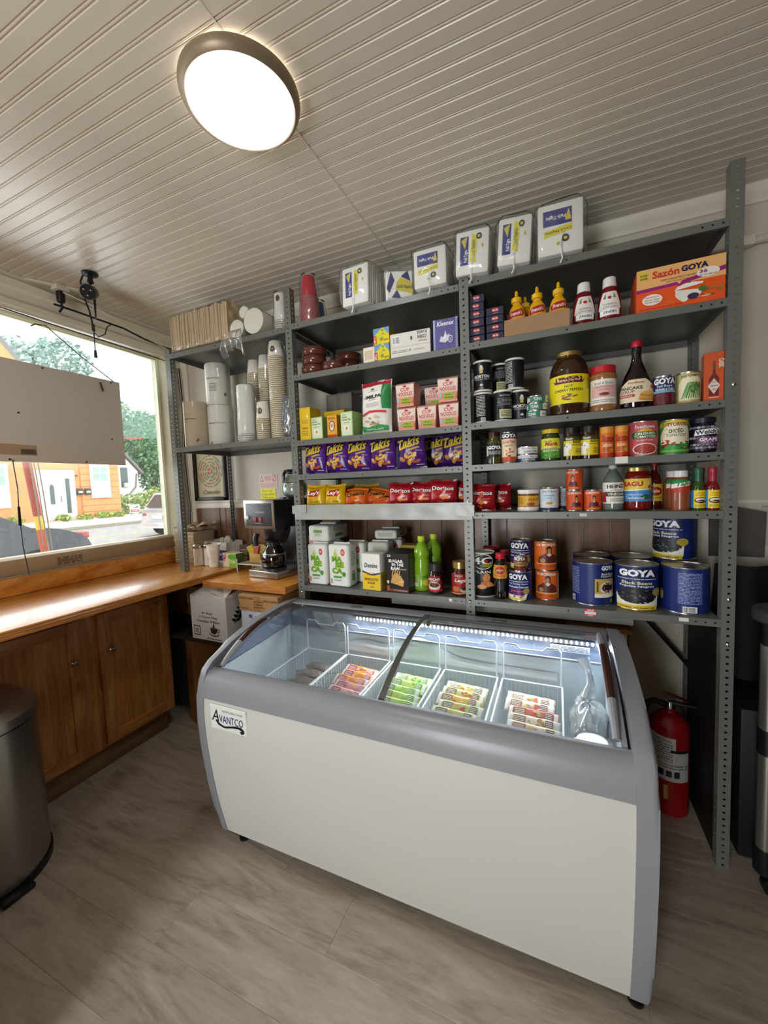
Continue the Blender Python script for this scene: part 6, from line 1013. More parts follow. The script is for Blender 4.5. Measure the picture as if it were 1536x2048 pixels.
label(t, plane_y(-.0006), .156, .108, [G([(-.95, .5), (-.55, .5), (-.75, .92)], 'b8443c'), G([(-.86, .56), (-.64, .56), (-.75, .82)], 'ecd9d0'), E(.66, .72, .22, .24, 'b8443c'), E(.66, .72, .17, .185, 'ecd9d0'), G([(.5, .58), (.54, .54), (.84, .86), (.8, .9)], 'b8443c'), lines(-.4, .3, .56, .88, 4, 'c9847a'), lines(-.9, .9, .1, .4, 4, 'c9a49a')], 'print', 1, .0003)
t = place('sticky_note', 'bright yellow handwritten price note above the coffee machine', 'note', -1.892, WB-.0015, 1.41); MB().box(-.066, .066, -.0006, .001, 0, .093, P('f0ea28', .6)).obj('paper', t)
label(t, plane_y(-.0006), .132, .093, [T('Each Cup', -.1, .84, .66, .15, '55521a', 0, .15), T('is one dollar', 0, .62, .84, .14, '55521a', 0, .15), R(-.95, .5, .95, .515, '8a861c'), T('Cada vaso', -.05, .35, .76, .14, '55521a', 0, .15), T('es $1 dólar', 0, .13, .8, .15, '55521a', 0, .15)], 'handwriting', 1, .0003)
# ================================================================ UNDER THE COUNTER
def carton(lbl, loc, w, d, h, rz, mat, name='carton', flaps=False):
    t = place(name, lbl, 'box', *loc, rz, 'cartons stored under the counter'); MB().rbox(-w/2, w/2, 0, d, 0, h, mat, .003, 1).obj('carton_body', t)
    if flaps:
        MB().add([(-w/2, 0, h+.001), (w/2, 0, h+.001), (w/2-.03, .1, h+.035), (-w/2+.03, .11, h+.045)], [(0, 1, 2, 3)], mat).obj('flap', t)
        MB().add([(w/2, 0, h+.001), (w/2, d, h+.001), (w/2-.12, d-.02, h+.05), (w/2-.14, .02, h+.03)], [(0, 1, 2, 3)], mat).obj('flap', t)
    return t
m_wc = M('white_cardboard', 'd6d2ca', .65, var=.05, vs=12, bump=.05); m_bc = M('tan_cardboard', 'ad7f4e', .7, var=.08, vs=12, bump=.06)
tag(MB().rbox(-2.20, -1.36, 1.66, 2.2, .60, .625, M('dark_shelf_board', '2a251f', .6, var=.1), .003).obj('under_shelf'), 'dark board shelf below the coffee worktop', 'shelf')
t = carton('white coffee carton with open flaps and black leaf print under the worktop', (-1.872, 1.655, .6255), .285, .27, .262, -.02, m_wc, flaps=True)
leaf = []
for k in range(7):
    z = .42+.075*k; leaf += [G([(-.5+.11*k, z), (-.62+.11*k, z+.02), (-.72+.1*k, z+.1), (-.52+.11*k, z+.07)], '1c1c1a'), G([(-.5+.11*k, z), (-.3+.11*k, z-.02), (-.12+.1*k, z+.05), (-.34+.11*k, z+.06)], '1c1c1a')]
label(t, plane_y(0), .285, .262, [T('96 Bags', -.05, .62, .3, .06, '2c2c2a', .01, .15), T('3 Ounces P/Bag', 0, .53, .52, .06, '2c2c2a', .01, .15), T('Colombian W/Filters', 0, .44, .64, .06, '2c2c2a', .01, .15), R(-.85, .1, -.48, .32, '2c2c2a'), R(-.82, .12, -.51, .3, 'd2cec6'), bars(-.76, -.57, .14, .28, 9, 'd2cec6'), E(.3, .17, .28, .05, '2c2c2a'), E(.3, .18, .25, .035, 'd6d2ca'), G([(.1, .3), (.5, .3), (.44, .2), (.34, .17), (.24, .17), (.14, .2)], '2c2c2a'), E(.3, .3, .2, .025, '5a4a3a'), E(.55, .26, .07, .04, '2c2c2a'), E(.55, .26, .04, .022, 'd6d2ca'), G([(.24, .32), (.3, .42), (.36, .34)], '3a3a38'), T('¡Delicioso!', .3, .06, .42, .055, '2c2c2a', .01, .3)], 'front_print', 1, .0006)
label(t, plane_x(.1425, .135, 0, 1), .27, .262, leaf+[G([(-.6, .4), (-.57, .38), (.25, .98), (.22, 1)], '1c1c1a')], 'side_print', 1, .0006)
t = carton('brown sunflower oil carton lying on a white one under the worktop', (-1.50, 1.66, .832), .275, .3, .09, -.02, m_bc)
label(t, plane_y(0), .275, .09, [T('SUNFLOWER', -.58, .78, .36, .12, '4a3018', .02), T('WELLCHOICE', .62, .72, .34, .12, '4a3018', .02), R(-.2, .05, .12, .98, 'a37446'), T('SUNFLOWER OIL', .05, .62, .26, .09, '3f2a14', .01), T('1 GALLON', .05, .45, .2, .09, '3f2a14', .01), T('6/1 BOTTLE', .05, .28, .26, .09, '3f2a14', .01), T('100% PURE', -.7, .16, .2, .07, '6b4a24'), T('Made with care', .72, .1, .24, .07, '6b4a24')], 'front_print', 1, .0005)
t = carton('white carton with blue lettering under the brown oil carton', (-1.50, 1.67, .6255), .27, .3, .205, -.02, M('pale_blue_cardboard', 'c9ced4', .65, var=.05))
label(t, plane_y(0), .27, .205, [T('La Reina', .05, .84, .5, .12, '3a5a9a', .01, .25), G([(-.3, .72), (.4, .75), (.38, .7)], '5fa0b8'), T('Guatemala', .0, .6, .4, .06, '5a6a8a'), E(-.5, .85, .08, .05, '5a4a9a')], 'front_print', 1, .0005)
t = carton('tall narrow brown carton standing on the floor beside the cabinet', (-2.185, 1.765, .001), .115, .2, .55, -.35, M('dark_tan_cardboard', 'a8763c', .7, var=.08))
label(t, plane_y(0), .115, .55, [T('RS', .1, .74, .26, .09, '7a2420', .03, 0, -math.pi/2), T('BUILDING', .2, .5, .5, .06, '7a4a28', .01, 0, -math.pi/2), T('VENTURE', -.3, .45, .4, .06, '7a4a28', .01, 0, -math.pi/2)], 'front_print', 1, .0006)
t = carton('low brown carton half hidden deep under the counter corner', (-2.36, 1.90, .66), .26, .25, .2, -.1, m_bc)
label(t, plane_y(0), .26, .2, [R(.1, .3, .9, .9, 'a3764a'), T('15', .5, .6, .25, .35, 'e9e4da', .03)], 'front_print', 1, .0006)
tag(MB().rbox(-2.5, -2.2, 1.86, 2.2, .62, .65, M('dark_shelf_board'), .003).obj('under_shelf'), 'small dark board under the counter corner carrying a carton', 'shelf')
t = place('storage_bin', 'blue-grey plastic bin under the counter behind the cartons', 'bin', -2.45, 1.99, .001); MB().lathe([(.12, 0), (.125, .01), (.15, .5), (.155, .5), (.155, .53), (.145, .53), (.14, .02), (0, .02)], M('blue_grey_plastic', '4d5a64', .5), 20, sy=.9).obj('bin_body', t); MB().tube([(-.15, 0, .5), (-.16, 0, .46), (-.15, 0, .42)], .008, m_blk, 6).obj('bin_grip', t)
for k in range(3):
    tag(MB().rbox(-1.98+.005*k, -1.62, 1.74, 2.1, .30+.06*k, .355+.06*k, M('grey_tray', '55504a', .5, var=.1), .006).obj('flat_tray'), ['bottom flat grey tray stacked low under the white carton', 'middle flat grey tray stacked low under the white carton', 'top flat grey tray stacked low under the white carton'][k], 'tray', 'flat trays under the worktop')
tag(MB().rbox(-2.0, -1.58, 1.72, 2.12, .002, .298, M('dark_crate', '27231f', .6, var=.1), .01).obj('dark_crate'), 'dark crate on the floor under the flat trays', 'crate')
t = jar('spice_jar', 'small clear jar with grey lid on the tray stack under the counter', -1.83, 1.70, .0, [(.03, 0), (.034, .004), (.034, .09), (.03, .1)], M('jar_glass_grey', '8a8a84', .1, var=.1), capp(.034, .1, .016), P('8f8f8a'), None); t.location = (-1.78, 1.80, .4755)
# ================================================================ FLOOR AND RIGHT SIDE
t = place('trash_can', 'tall half-round stainless steel trash can at the left edge', 'trash can', -2.112, .70, 0, .0)
m_ts = M('trash_steel', 'a5a39e', .3, .9, var=.08, vs=50)
def hp(r, z): return [(r*math.cos(a), r*math.sin(a)) for a in [math.radians(k) for k in range(-90, 91, 8)]]
def half(r0, r1, z0, z1, mat, nm):
    a = [(r0*math.cos(q), r0*.92*math.sin(q), z0) for q in [math.radians(-90+180*k/28) for k in range(29)]]+[(-.12, r0*.92, z0), (-.12, -r0*.92, z0)]
    b = [(r1*math.cos(q), r1*.92*math.sin(q), z1) for q in [math.radians(-90+180*k/28) for k in range(29)]]+[(-.12, r1*.92, z1), (-.12, -r1*.92, z1)]
    n = len(a); m = MB().add(a+b, [(k, (k+1) % n, n+(k+1) % n, n+k) for k in range(n)]+[tuple(range(n-1, -1, -1)), tuple(range(n, 2*n))], mat); return m.obj(nm, t, ang=25)
half(.226, .226, 0, .03, m_blk, 'base_ring'); half(.220, .215, .03, .62, m_ts, 'steel_body'); half(.213, .213, .62, .628, m_blk, 'lid_gap'); half(.222, .222, .628, .665, m_ts, 'lid_rim'); half(.222, .18, .665, .69, m_ts, 'lid'); MB().rbox(.2, .26, -.05, .05, .006, .022, m_blk, .004).obj('pedal', t)
t = place('fire_extinguisher', 'red fire extinguisher with black hose on the floor under the shelves', 'fire extinguisher', .460, 2.06, .001, -.1)
m_red = M('extinguisher_red', '9c1618', .3, var=.06)
MB().lathe(sm([(.066, 0), (.073, .006), (.074, .03), (.074, .36), (.068, .40), (.045, .43), (.024, .445), (.022, .46)], 4), m_red, 32).obj('cylinder', t)
MB().lathe([(.02, .455), (.022, .475), (.015, .49), (0, .49)], m_chrome, 16).obj('valve', t)
MB().rbox(-.012, .10, -.012, .012, .475, .49, m_blk, .004).obj('handle', t); MB().add([(-.03, -.01, .53), (-.03, .01, .53), (.07, .012, .50), (.07, -.012, .50)], [(0, 1, 2, 3)], m_red).add([(-.03, -.01, .533), (-.03, .01, .533), (.07, .012, .503), (.07, -.012, .503)], [(0, 1, 2, 3)], m_red).obj('lever', t)
MB().tube(sm([(-.015, .478), (-.06, .488), (-.088, .46), (-.092, .38), (-.088, .25)], 5) and [(x, -.02, z) for x, z in sm([(-.015, .478), (-.06, .488), (-.092, .45), (-.094, .36), (-.088, .22)], 5)], .0125, m_blk, 10).obj('hose', t); MB().tube([(-.088, -.02, .22), (-.086, -.02, .16)], [.012, .016], m_blk, 10).obj('nozzle', t)
label(t, cyl(.0745, .16, -.1), .18, .2, [R(-.9, 0, .9, .42, 'c9c6bf'), R(.0, .42, .9, .72, 'c9c6bf'), R(-.95, .2, .25, .98, 'd6d3cb'), lines(-.85, .15, .42, .85, 8, '77746c'), T('INSPECTION', -.35, .9, .42, .05, '4a4842'), R(.05, .66, .9, .72, '1c1c1c')]+[R(-.45+.32*k, .1, -.22+.32*k, .24, '2a2a28') for k in range(3)]+[lines(-.8, .8, .28, .4, 2, '8a877f')], 'label', .02, .0006)
MB().tube([(-.02, -.07, .14), (-.02, -.075, .08)], .01, P('c9a05a'), 6).obj('inspection_pin', t)
tag(MB().tube(sm([(.30, .90), (.42, .76), (.56, .62), (.66, .52)], 6) and [(x, 2.20, z) for x, z in sm([(.30, .93), (.42, .78), (.55, .62), (.62, .53)], 6)], .009, m_blk, 8).obj('black_cable'), 'black cable running diagonally down the wall beside the extinguisher', 'cable')
t = place('fretwork_cabinet', 'pale fretwork panel of a small wooden stand behind the freezer corner', 'stand', .17, 1.99, .001)
MB().rbox(-.12, .115, 0, .16, .0, .80, P('cfc8ba', .5), .003).obj('body', t); MB().rbox(-.13, .135, -.012, .18, .80, .822, M('stand_top_wood', 'a9793c', .45, var=.1), .003).obj('top', t)
fw = []
for k in range(16):
    z = .03+k*.06; fw += [E(0, z, .38, .026, '8a857a', 10), E(0, z, .2, .014, 'd5cfc2', 8)]+[G([(.8*s_, z+.03), (.5*s_, z+.012), (.8*s_, z-.006), (.62*s_, z+.012)], '8a857a') for s_ in (-1, 1)]
label(t, plane_y(0, .085, .0), .06, .79, fw, 'fretwork', 1, .0005)
wp = tag(MB().rbox(-.82, .30, 1.93, 2.2, .86, .905, M('white_laminate', 'cfcbc0', .5, var=.04), .004).obj('white_ledge'), 'white laminate ledge behind the freezer below the shelving', 'ledge')
# cart at the right edge
t = place('tool_stand', 'black and silver tubular stand at the right edge of the photo', 'stand', .675, 1.74, 0)
m_al = M('satin_aluminium', 'b5b2aa', .32, .9, var=.05)
MB().lathe([(.0, .985), (.085, .985), (.09, .992), (.09, 1.02), (.084, 1.028), (0, 1.028)], M('black_grey_plastic', '2c2d2e', .5), 28, .04).obj('top_plate', t)
MB().lathe([(.022, .90), (.024, .985)], m_blk, 16).obj('neck', t); MB().lathe([(.0265, .60), (.0265, .90)], m_al, 20).obj('upper_tube', t); MB().lathe([(.029, .51), (.029, .60)], m_blk, 20).obj('collar', t); MB().lathe([(.0265, .16), (.0265, .51)], m_al, 20).obj('lower_tube', t); MB().lathe([(.031, .07), (.031, .16)], m_blk, 20).obj('foot_socket', t)
MB().tube([(0, 0, .10), (.03, -.03, .08), (.09, -.08, .04)], .02, m_chrome, 10).obj('foot_arm', t); MB().lathe([(.001, -.015), (.035, -.015), (.035, .015), (.001, .015)], m_blk, 20).xf(Matrix.Translation((.02, -.02, .036)) @ Matrix.Rotation(math.pi/2, 4, 'X')).obj('caster', t)
t = place('hanging_paper', 'grey paper sheet and white card hung on the wall right of the shelves', 'paper', .76, WB-.03, 1.12)
MB().grid(lambda u, v: (-.12+.20*u, .01*math.sin(u*3+v), .0+.25*v-.05*u*v), 10, 10, M('grey_paper', '4f4a45', .7, var=.15, vs=20)).obj('grey_sheet', t); MB().grid(lambda u, v: (.07+.25*u, .015+.003*math.sin(u*5), .05+.175*v), 6, 6, M('white_card', 'bdb4a8', .6, var=.04)).obj('white_card', t)
t = place('dark_jacket', 'black jacket hanging below the papers at the right edge', 'jacket', .78, 2.10, .62); MB().grid(lambda u, v: (-.17+.55*u, .02*math.sin(u*22)+.015*math.sin(u*9+v*4)-.03*v, .50*v-.03*u), 40, 16, M('black_cloth', '121110', .9, var=.3, vs=15)).obj('cloth', t, ang=80)
tag(MB().rbox(.64, 1.3, 1.86, 2.2, .002, .60, M('black_tool_case', '0d0d0d', .6, var=.1), .01).obj('black_case'), 'black case standing on the floor behind the tubular stand', 'case')
# added tall dark cooler out of frame, keeps light off the right side
t = place('side_shade_block', 'tall black drinks cooler just outside the right edge', 'cooler', 1.25, .75, 0); MB().rbox(-.4, .4, -.5, .55, 0, 2.0, M('shade_block_black', '1a1a1b', .4), .01).obj('body', t); MB().rbox(-.36, .36, -.52, -.5, .1, 1.9, m_dark, .01).obj('door', t)
# ================================================================ WINDOW FITTINGS
t = place('hanging_sign', 'plain grey back of a big sign panel hanging in the window', 'sign', -2.55, .62, 1.69, 0)
MB().rbox(-.02, .0, -.55, 1.075, 0, .525, M('sign_back_grey', 'dcd4c6', .5, var=.03, vs=6), .003).obj('panel', t)
rd = random.Random(8)
for k in range(22):
    if k < 9: y, z = -.42+.18*k, (.012 if k % 2 else .512)
    else: y, z = rd.uniform(-.3, 1.0), rd.uniform(.08, .46)
    MB().lathe([(.005, 0), (.004, .003), (0, .0035)], m_dark, 8).xf(Matrix.Translation((.0, y, z)) @ Matrix.Rotation(math.pi/2, 4, 'Y')).obj('screw', t)
label(t, plane_x(.0, .40+.12, .035, 1), .16, .055, [R(-1, 0, 1, 1, 'b59878'), R(.1, .1, .95, .6, '6f6558'), lines(.15, .9, .15, .55, 3, '3a342c')], 'sticker', 1, .0006)
MB().tube([(.004, .955, .50), (.006, .965, .45)], .005, m_blk, 6).obj('hook_clip', t)
for i, (pts, lb) in enumerate(([[(-2.55, 1.66, 2.21), (-2.60, 1.50, 2.34), (-2.64, 1.36, 2.47)], 'twisted wire holding up the right end of the sign panel'], [[(-2.64, 1.36, 2.47), (-2.62, 1.30, 2.455), (-2.60, 1.27, 2.43)], 'loose twisted end of the sign wire at the hook'])):
    tag(MB().tube(pts, .003, m_blk, 6).obj('sign_wire'), lb, 'wire')
tag(MB().tube([(-2.548, 1.11, 1.70), (-2.55, 1.12, 1.55), (-2.56, 1.12, 1.42), (-2.60, 1.14, 1.25), (-2.59, 1.15, 1.09)], .0028, m_blk, 6).tube([(-2.556, 1.12, 1.46), (-2.565, 1.122, 1.36)], [.006, .007], m_blk, 8).obj('hanging_cable'), 'thin black cord hanging from the bottom of the sign panel', 'cord')
tag(MB().tube([(-2.62, -.2, 2.52), (-2.625, .8, 2.505), (-2.63, 1.35, 2.485), (-2.635, 1.8, 2.48), (-2.64, 2.12, 2.475)], .0035, m_blk, 6).obj('window_cable'), 'black cord strung along the top of the window', 'cord')
tag(MB().tube(sm([(0, 0), (1, 0)], 1) and [(-2.62, 1.40, 2.60), (-2.58, 1.5, 2.585), (-2.56, 1.62, 2.575), (-2.55, 1.75, 2.57), (-2.56, 1.9, 2.55), (-2.58, 2.05, 2.55), (-2.6, 2.2, 2.56)], .006, m_blk, 8).obj('power_cable'), 'thick black cable swagged under the ceiling in the window corner', 'cable')
tag(MB().tube([(-2.56, 1.42, 2.66), (-2.5, 1.52, 2.62), (-2.48, 1.66, 2.58), (-2.52, 1.85, 2.55), (-2.58, 2.1, 2.54)], .0035, P('d9d4c6'), 6).obj('white_cable'), 'thin white cable beside the black one in the window corner', 'cable')
t = place('ceiling_outlet', 'white cable channel with a black plug on the ceiling near the window', 'outlet', -2.58, 1.42, CEIL); MB().rbox(-.02, .02, -.15, .16, -.014, -.001, P('d5cdb8'), .003).obj('cable_channel', t, (0, 0, 0), (0, 0, -.5)); MB().rbox(-.03, .03, -.035, .035, -.03, -.001, P('d9d2c0'), .004).obj('socket', t)
MB().lathe([(.018, -.09), (.021, -.08), (.021, -.035), (.016, -.03)], m_blk, 14, -.005, .0).tube([(-.005, 0, -.085), (-.01, .005, -.12), (-.03, .0, -.14)], .006, m_blk, 8).obj('plug', t)
t = place('security_camera', 'black bullet security camera with antenna hanging from the ceiling', 'camera', -2.30, 1.415, CEIL)
MB().lathe([(.038, -.001), (.038, -.008), (.03, -.014), (.012, -.016), (.012, -.035), (0, -.035)], m_blk, 24).obj('mount_base', t); MB().lathe([(.0, -.035), (.014, -.038), (.016, -.05), (.0, -.062)], m_blk, 16).obj('ball_joint', t)
mt = Matrix.Translation((-.01, .0, -.098)) @ Matrix.Rotation(math.radians(50), 4, 'Z') @ Matrix.Rotation(math.radians(112), 4, 'X')
MB().lathe([(0, -.06), (.03, -.055), (.034, -.04), (.036, .05), (.039, .055), (.039, .075), (.034, .076), (.033, .068), (0, .068)], M('dark_grey_plastic', '3d3c3a', .4), 28).xf(mt).obj('camera_body', t)
MB().lathe([(0, .0685), (.033, .0685), (.0325, .07), (0, .071)], m_dark, 28).xf(mt).obj('lens_plate', t)
for a in (0.5, 2.6, 4.7): MB().lathe([(.007, .0712), (.006, .074), (0, .075)], P('4a4744', .2), 12, .018*math.cos(a), .018*math.sin(a)).xf(mt).obj('infrared_led', t)
MB().tube([(.02, .0, -.12), (.022, .0, -.16), (.02, .0, -.24)], [.006, .006, .0035], m_blk, 8).obj('antenna', t)
tag(MB().tube([(-2.335, 1.40, 2.69), (-2.36, 1.40, 2.665), (-2.365, 1.41, 2.60), (-2.355, 1.43, 2.52), (-2.35, 1.44, 2.44)], .0045, m_blk, 8).tube([(-2.35, 1.44, 2.45), (-2.352, 1.442, 2.41)], .008, m_blk, 8).tube([(-2.352, 1.442, 2.41), (-2.354, 1.443, 2.30)], .003, m_blk, 6).tube([(-2.354, 1.443, 2.31), (-2.354, 1.443, 2.27)], [.006, .009], m_blk, 8).tube([(-2.35, 1.44, 2.41), (-2.345, 1.46, 2.385), (-2.33, 1.49, 2.41), (-2.325, 1.50, 2.45), (-2.32, 1.52, 2.47)], .003, m_blk, 6).obj('camera_cable'), 'black camera cable with connectors dangling in front of the window', 'cable')
for k, (x, y) in enumerate(((-2.655, 2.215), (-2.645, 2.225))):
    tag(MB().tube([(x, y, 2.45), (x+.012, y+.01, 2.1), (x-.004, y, 1.75), (x+.01, y+.008, 1.4), (x, y, 1.1)], .004, m_blk if k else M('grey_cable', '6a665e', .5), 6).obj('corner_cable'), ['grey cable running down the wall corner by the window', 'black cable running down the wall corner by the window'][k], 'cable')
# ================================================================ OUTSIDE THE WINDOW
m_asph = M('asphalt', 'a9a8a4', .85, var=.08, vs=1.5, bump=.1, bs=20); m_conc = M('sidewalk_concrete', 'd9d4c8', .85, var=.06, vs=1.2)
struct(MB().box(-90, -2.95, -40, 80, -.25, -.1, m_asph).obj('street'))
struct(MB().box(-4.6, -2.9, -40, 80, -.1, -.02, m_conc).obj('near_sidewalk'))
sw = struct(MB().add([(-21, -40, .04), (-21, 19, .04), (-23.5, 19, .33), (-23.5, -40, .33), (-21, -40, -.12), (-21, 19, -.12)], [(0, 1, 2, 3), (0, 1, 5, 4)], m_conc).obj('far_sidewalk'))
for k in range(16): MB().rbox(-21.12, -20.98, 3+k*1.0, 3.98+k*1.0, -.12, .06, M('curb_stone', 'a59c88', .85, var=.2, vs=3), .02).obj('curb_stone', sw)
tag(MB().box(-16.3, -16.18, -20, 60, -.1, -.094, P('e3cf6a', .8)).obj('road_line'), 'yellow centre line painted along the street', 'road marking')
struct(MB().box(-60, -23.5, 15.2, 40, -.1, .12, M('driveway', 'bdb9b0', .85, var=.08, vs=1)).obj('driveway'))
# orange house
m_or = M('orange_render', 'eda36a', .7, var=.05, vs=.8, bump=.1, bs=6); m_wh = M('house_white_trim', 'f2f0ea', .6, var=.03, vs=2); m_gl = M('house_window_glass', '5d6a66', .1, var=.3, vs=2)
hs = thing('orange_house', 'orange two-storey house with white door and siding across the street', 'house', (-23.4, 11, .3))
MB().box(-8, 0, -9.4, 1.6, 0, 5.25, m_or).box(-8, -.05, 1.6, 4.05, 0, 4.6, m_or).obj('walls', hs)
for k in range(13): MB().rbox(-.05, .02, 2.02, 4.06, .22*k*1.55, .22*(k+.96)*1.55, m_or, .01, 1).obj('siding_board', hs)
MB().prism([(-9.9, 5.0), (2.1, 5.0), (1.7, 4.95), (-3.9, 12.3), (-9.6, 4.9), (-9.9, 5.0), (-3.9, 12.75), (2.15, 5.05)][0:1]+[(2.1, 5.0), (-3.9, 12.75)], 'x', -8.3, -.02, M('grey_roof', '8d8a86', .8, var=.1, vs=1)).obj('roof', hs); MB().prism([(-9.5, 5.2), (1.65, 5.2), (-3.9, 12.3)], 'x', -.03, .03, m_or).obj('gable', hs)
d = MB().rbox(.0, .12, -.05, 1.68, .0, 2.58, m_wh, .01).obj('door_surround', hs)
dl = MB().rbox(.11, .17, .08, 1.05, .05, 2.35, M('door_white', 'e4e4e2', .5, var=.04), .01).obj('front_door', hs)
MB().prism([(.48, .85), (.68, .85), (.68, 1.7), (.63, 1.82), (.58, 1.86), (.53, 1.82), (.48, 1.7)], 'x', .168, .175, m_gl).obj('door_glass', dl); MB().rbox(.168, .178, .5, .75, .25, .65, m_wh, .01).obj('door_panel', dl); MB().rbox(.17, .2, .94, .98, .95, 1.25, m_ss, .005).obj('door_handle', dl)
MB().rbox(.112, .125, 1.22, 1.42, .35, 2.15, m_gl, .005).obj('sidelight_glass', d)
MB().rbox(.0, .5, -.1, 1.75, -.2, .0, M('door_step', 'd9a888', .8), .02).obj('door_step', hs)
def hwin(y0, y1, z0, z1):
    w = MB().rbox(.03, .1, y0, y1, z0, z1, m_wh, .01).obj('window', hs)
    ym, zm = (y0+y1)/2, (z0+z1)/2; b = .14
    for a in ((y0+b, y1-b, z0+b+.05, zm-.04, P('dfe3e0', .3)), (y0+b, ym-.02, zm+.04, (zm+z1)/2-.02, P('a9c4b4', .3)), (ym+.02, y1-b, zm+.04, (zm+z1)/2-.02, P('a9c4b4', .3)), (y0+b, ym-.02, (zm+z1)/2+.02, z1-b, P('a9c4b4', .3)), (ym+.02, y1-b, (zm+z1)/2+.02, z1-b, P('a9c4b4', .3))): MB().box(.1, .106, a[0], a[1], a[2], a[3], a[4]).obj('pane', w)
hwin(2.47, 3.5, 1.08, 2.93); hwin(-2.3, -1.06, .78, 2.84)
for k, y in enumerate((1.87, 2.26)): tag(MB().rbox(-23.36, -23.2, 11+y-.15, 11+y+.15, 1.57, 1.92, P('4a4640', .5), .05).box(-23.2, -23.19, 11+y-.1, 11+y+.1, 1.68, 1.78, P('d9d6cf')).obj('mailbox', None), ['dark tilted mailbox next to the white door', 'dark mailbox nearer the house window'][k], 'mailbox', 'mailboxes on the orange house')
tag(MB().lathe([(.05, 0), (.07, .05), (0, .1)], P('5a4a3c'), 10, -23.3, 12.78).xf(Matrix.Translation((0, 0, 2.55))).obj('porch_lamp'), 'small porch lamp right of the white door', 'lamp')
# white building behind
wbld = thing('white_building', 'white gabled building with downpipe behind the orange house', 'house', (-32, 21.2, .1))
MB().prism([(-4, 0), (1.0, 0), (1.0, 3.3), (-1.5, 6), (-4, 3.3)], 'x', -6, 0, m_wh).obj('walls', wbld); MB().rbox(.0, .05, -.45, .1, 2.0, 3.6, m_gl, .01).obj('window', wbld); MB().prism([(1.3, 3.1), (-1.5, 6.2), (-1.5, 6.4), (1.4, 3.25)], 'x', -6, .2, M('grey_roof')).obj('roof', wbld); MB().tube([(.06, .85, 3.1), (.06, .7, 2.0), (.06, -.6, .7)], .06, P('8a8680'), 6).obj('downpipe', wbld); MB().rbox(.02, .3, -.3, .0, 2.0, 2.35, P('e0ded8'), .02).obj('air_conditioner', wbld)
# trees: window haze is put into the pale leaf colours
def tree(lbl, loc, blobs, cols, n, size, seed, trunk=True):
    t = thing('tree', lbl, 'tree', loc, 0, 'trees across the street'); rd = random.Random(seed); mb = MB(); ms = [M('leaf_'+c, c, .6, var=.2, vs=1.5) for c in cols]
    for k in range(n):
        cx, cy, cz, r, rz = rd.choice(blobs)
        while True:
            p = Vector((rd.uniform(-1, 1), rd.uniform(-1, 1), rd.uniform(-1, 1)))
            if .35 < p.length <= 1: break
        c = Vector((cx+p.x*r, cy+p.y*r, cz+p.z*rz)); a = Vector((rd.gauss(0, 1), rd.gauss(0, 1), rd.gauss(0, 1))).normalized(); b = a.orthogonal().normalized(); e = a.cross(b); s_ = size*rd.uniform(.6, 1.3)
        mb.add([c+b*s_, c+e*s_*.55, c-b*s_, c-e*s_*.55], [(0, 1, 2, 3)], rd.choice(ms))
    o = mb.obj('foliage', t); o['kind'] = 'stuff'
    if trunk:
        top = max(b[2] for b in blobs)
        MB().tube([(0, 0, 0), (.1, .1, top*.5), (0, 0, top)], [.3, .22, .08], M('bark', '6a5a4c', .9, var=.2, vs=4), 8).obj('trunk', t)
    return t
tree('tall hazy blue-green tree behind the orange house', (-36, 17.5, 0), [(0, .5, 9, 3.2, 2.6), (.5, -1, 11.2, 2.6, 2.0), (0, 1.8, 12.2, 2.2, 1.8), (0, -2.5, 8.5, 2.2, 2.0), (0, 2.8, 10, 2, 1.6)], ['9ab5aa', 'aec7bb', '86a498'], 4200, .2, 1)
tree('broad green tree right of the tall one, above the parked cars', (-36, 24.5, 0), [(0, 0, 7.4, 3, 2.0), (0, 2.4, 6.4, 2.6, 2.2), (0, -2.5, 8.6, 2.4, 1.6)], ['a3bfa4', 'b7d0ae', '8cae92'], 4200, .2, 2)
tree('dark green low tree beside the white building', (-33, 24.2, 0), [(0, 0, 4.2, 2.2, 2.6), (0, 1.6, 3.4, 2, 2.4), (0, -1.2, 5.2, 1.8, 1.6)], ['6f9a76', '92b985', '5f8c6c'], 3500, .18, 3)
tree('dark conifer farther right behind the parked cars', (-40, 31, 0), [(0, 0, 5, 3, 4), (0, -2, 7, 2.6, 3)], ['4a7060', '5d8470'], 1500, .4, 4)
hd = tree('low pale green hedge along the driveway', (-26, 17.3, .1), [(0, 0, .7, 1.1, .8), (0, 1.2, .8, 1.0, .8), (0, -1.0, .7, .9, .7), (0, 1.9, 1.0, .7, .9)], ['a9bf7a', '8fae66', 'c9d08a'], 1800, .13, 5, False); hd.name = 'hedge'; hd['category'] = 'hedge'; hd['group'] = 'hedges'
gs = tree('strip of weeds along the foot of the orange house', (-23.1, 13.5, .3), [(0, -1.6, .1, .35, .2), (0, -.6, .08, .4, .18), (0, .4, .1, .45, .2), (0, 1.2, .1, .4, .2), (0, -3.6, .15, .4, .25)], ['a3b85a', 'bfc96a', '8aa54a'], 900, .08, 6, False); gs.name = 'weeds'; gs['category'] = 'weeds'; gs['group'] = 'weeds'
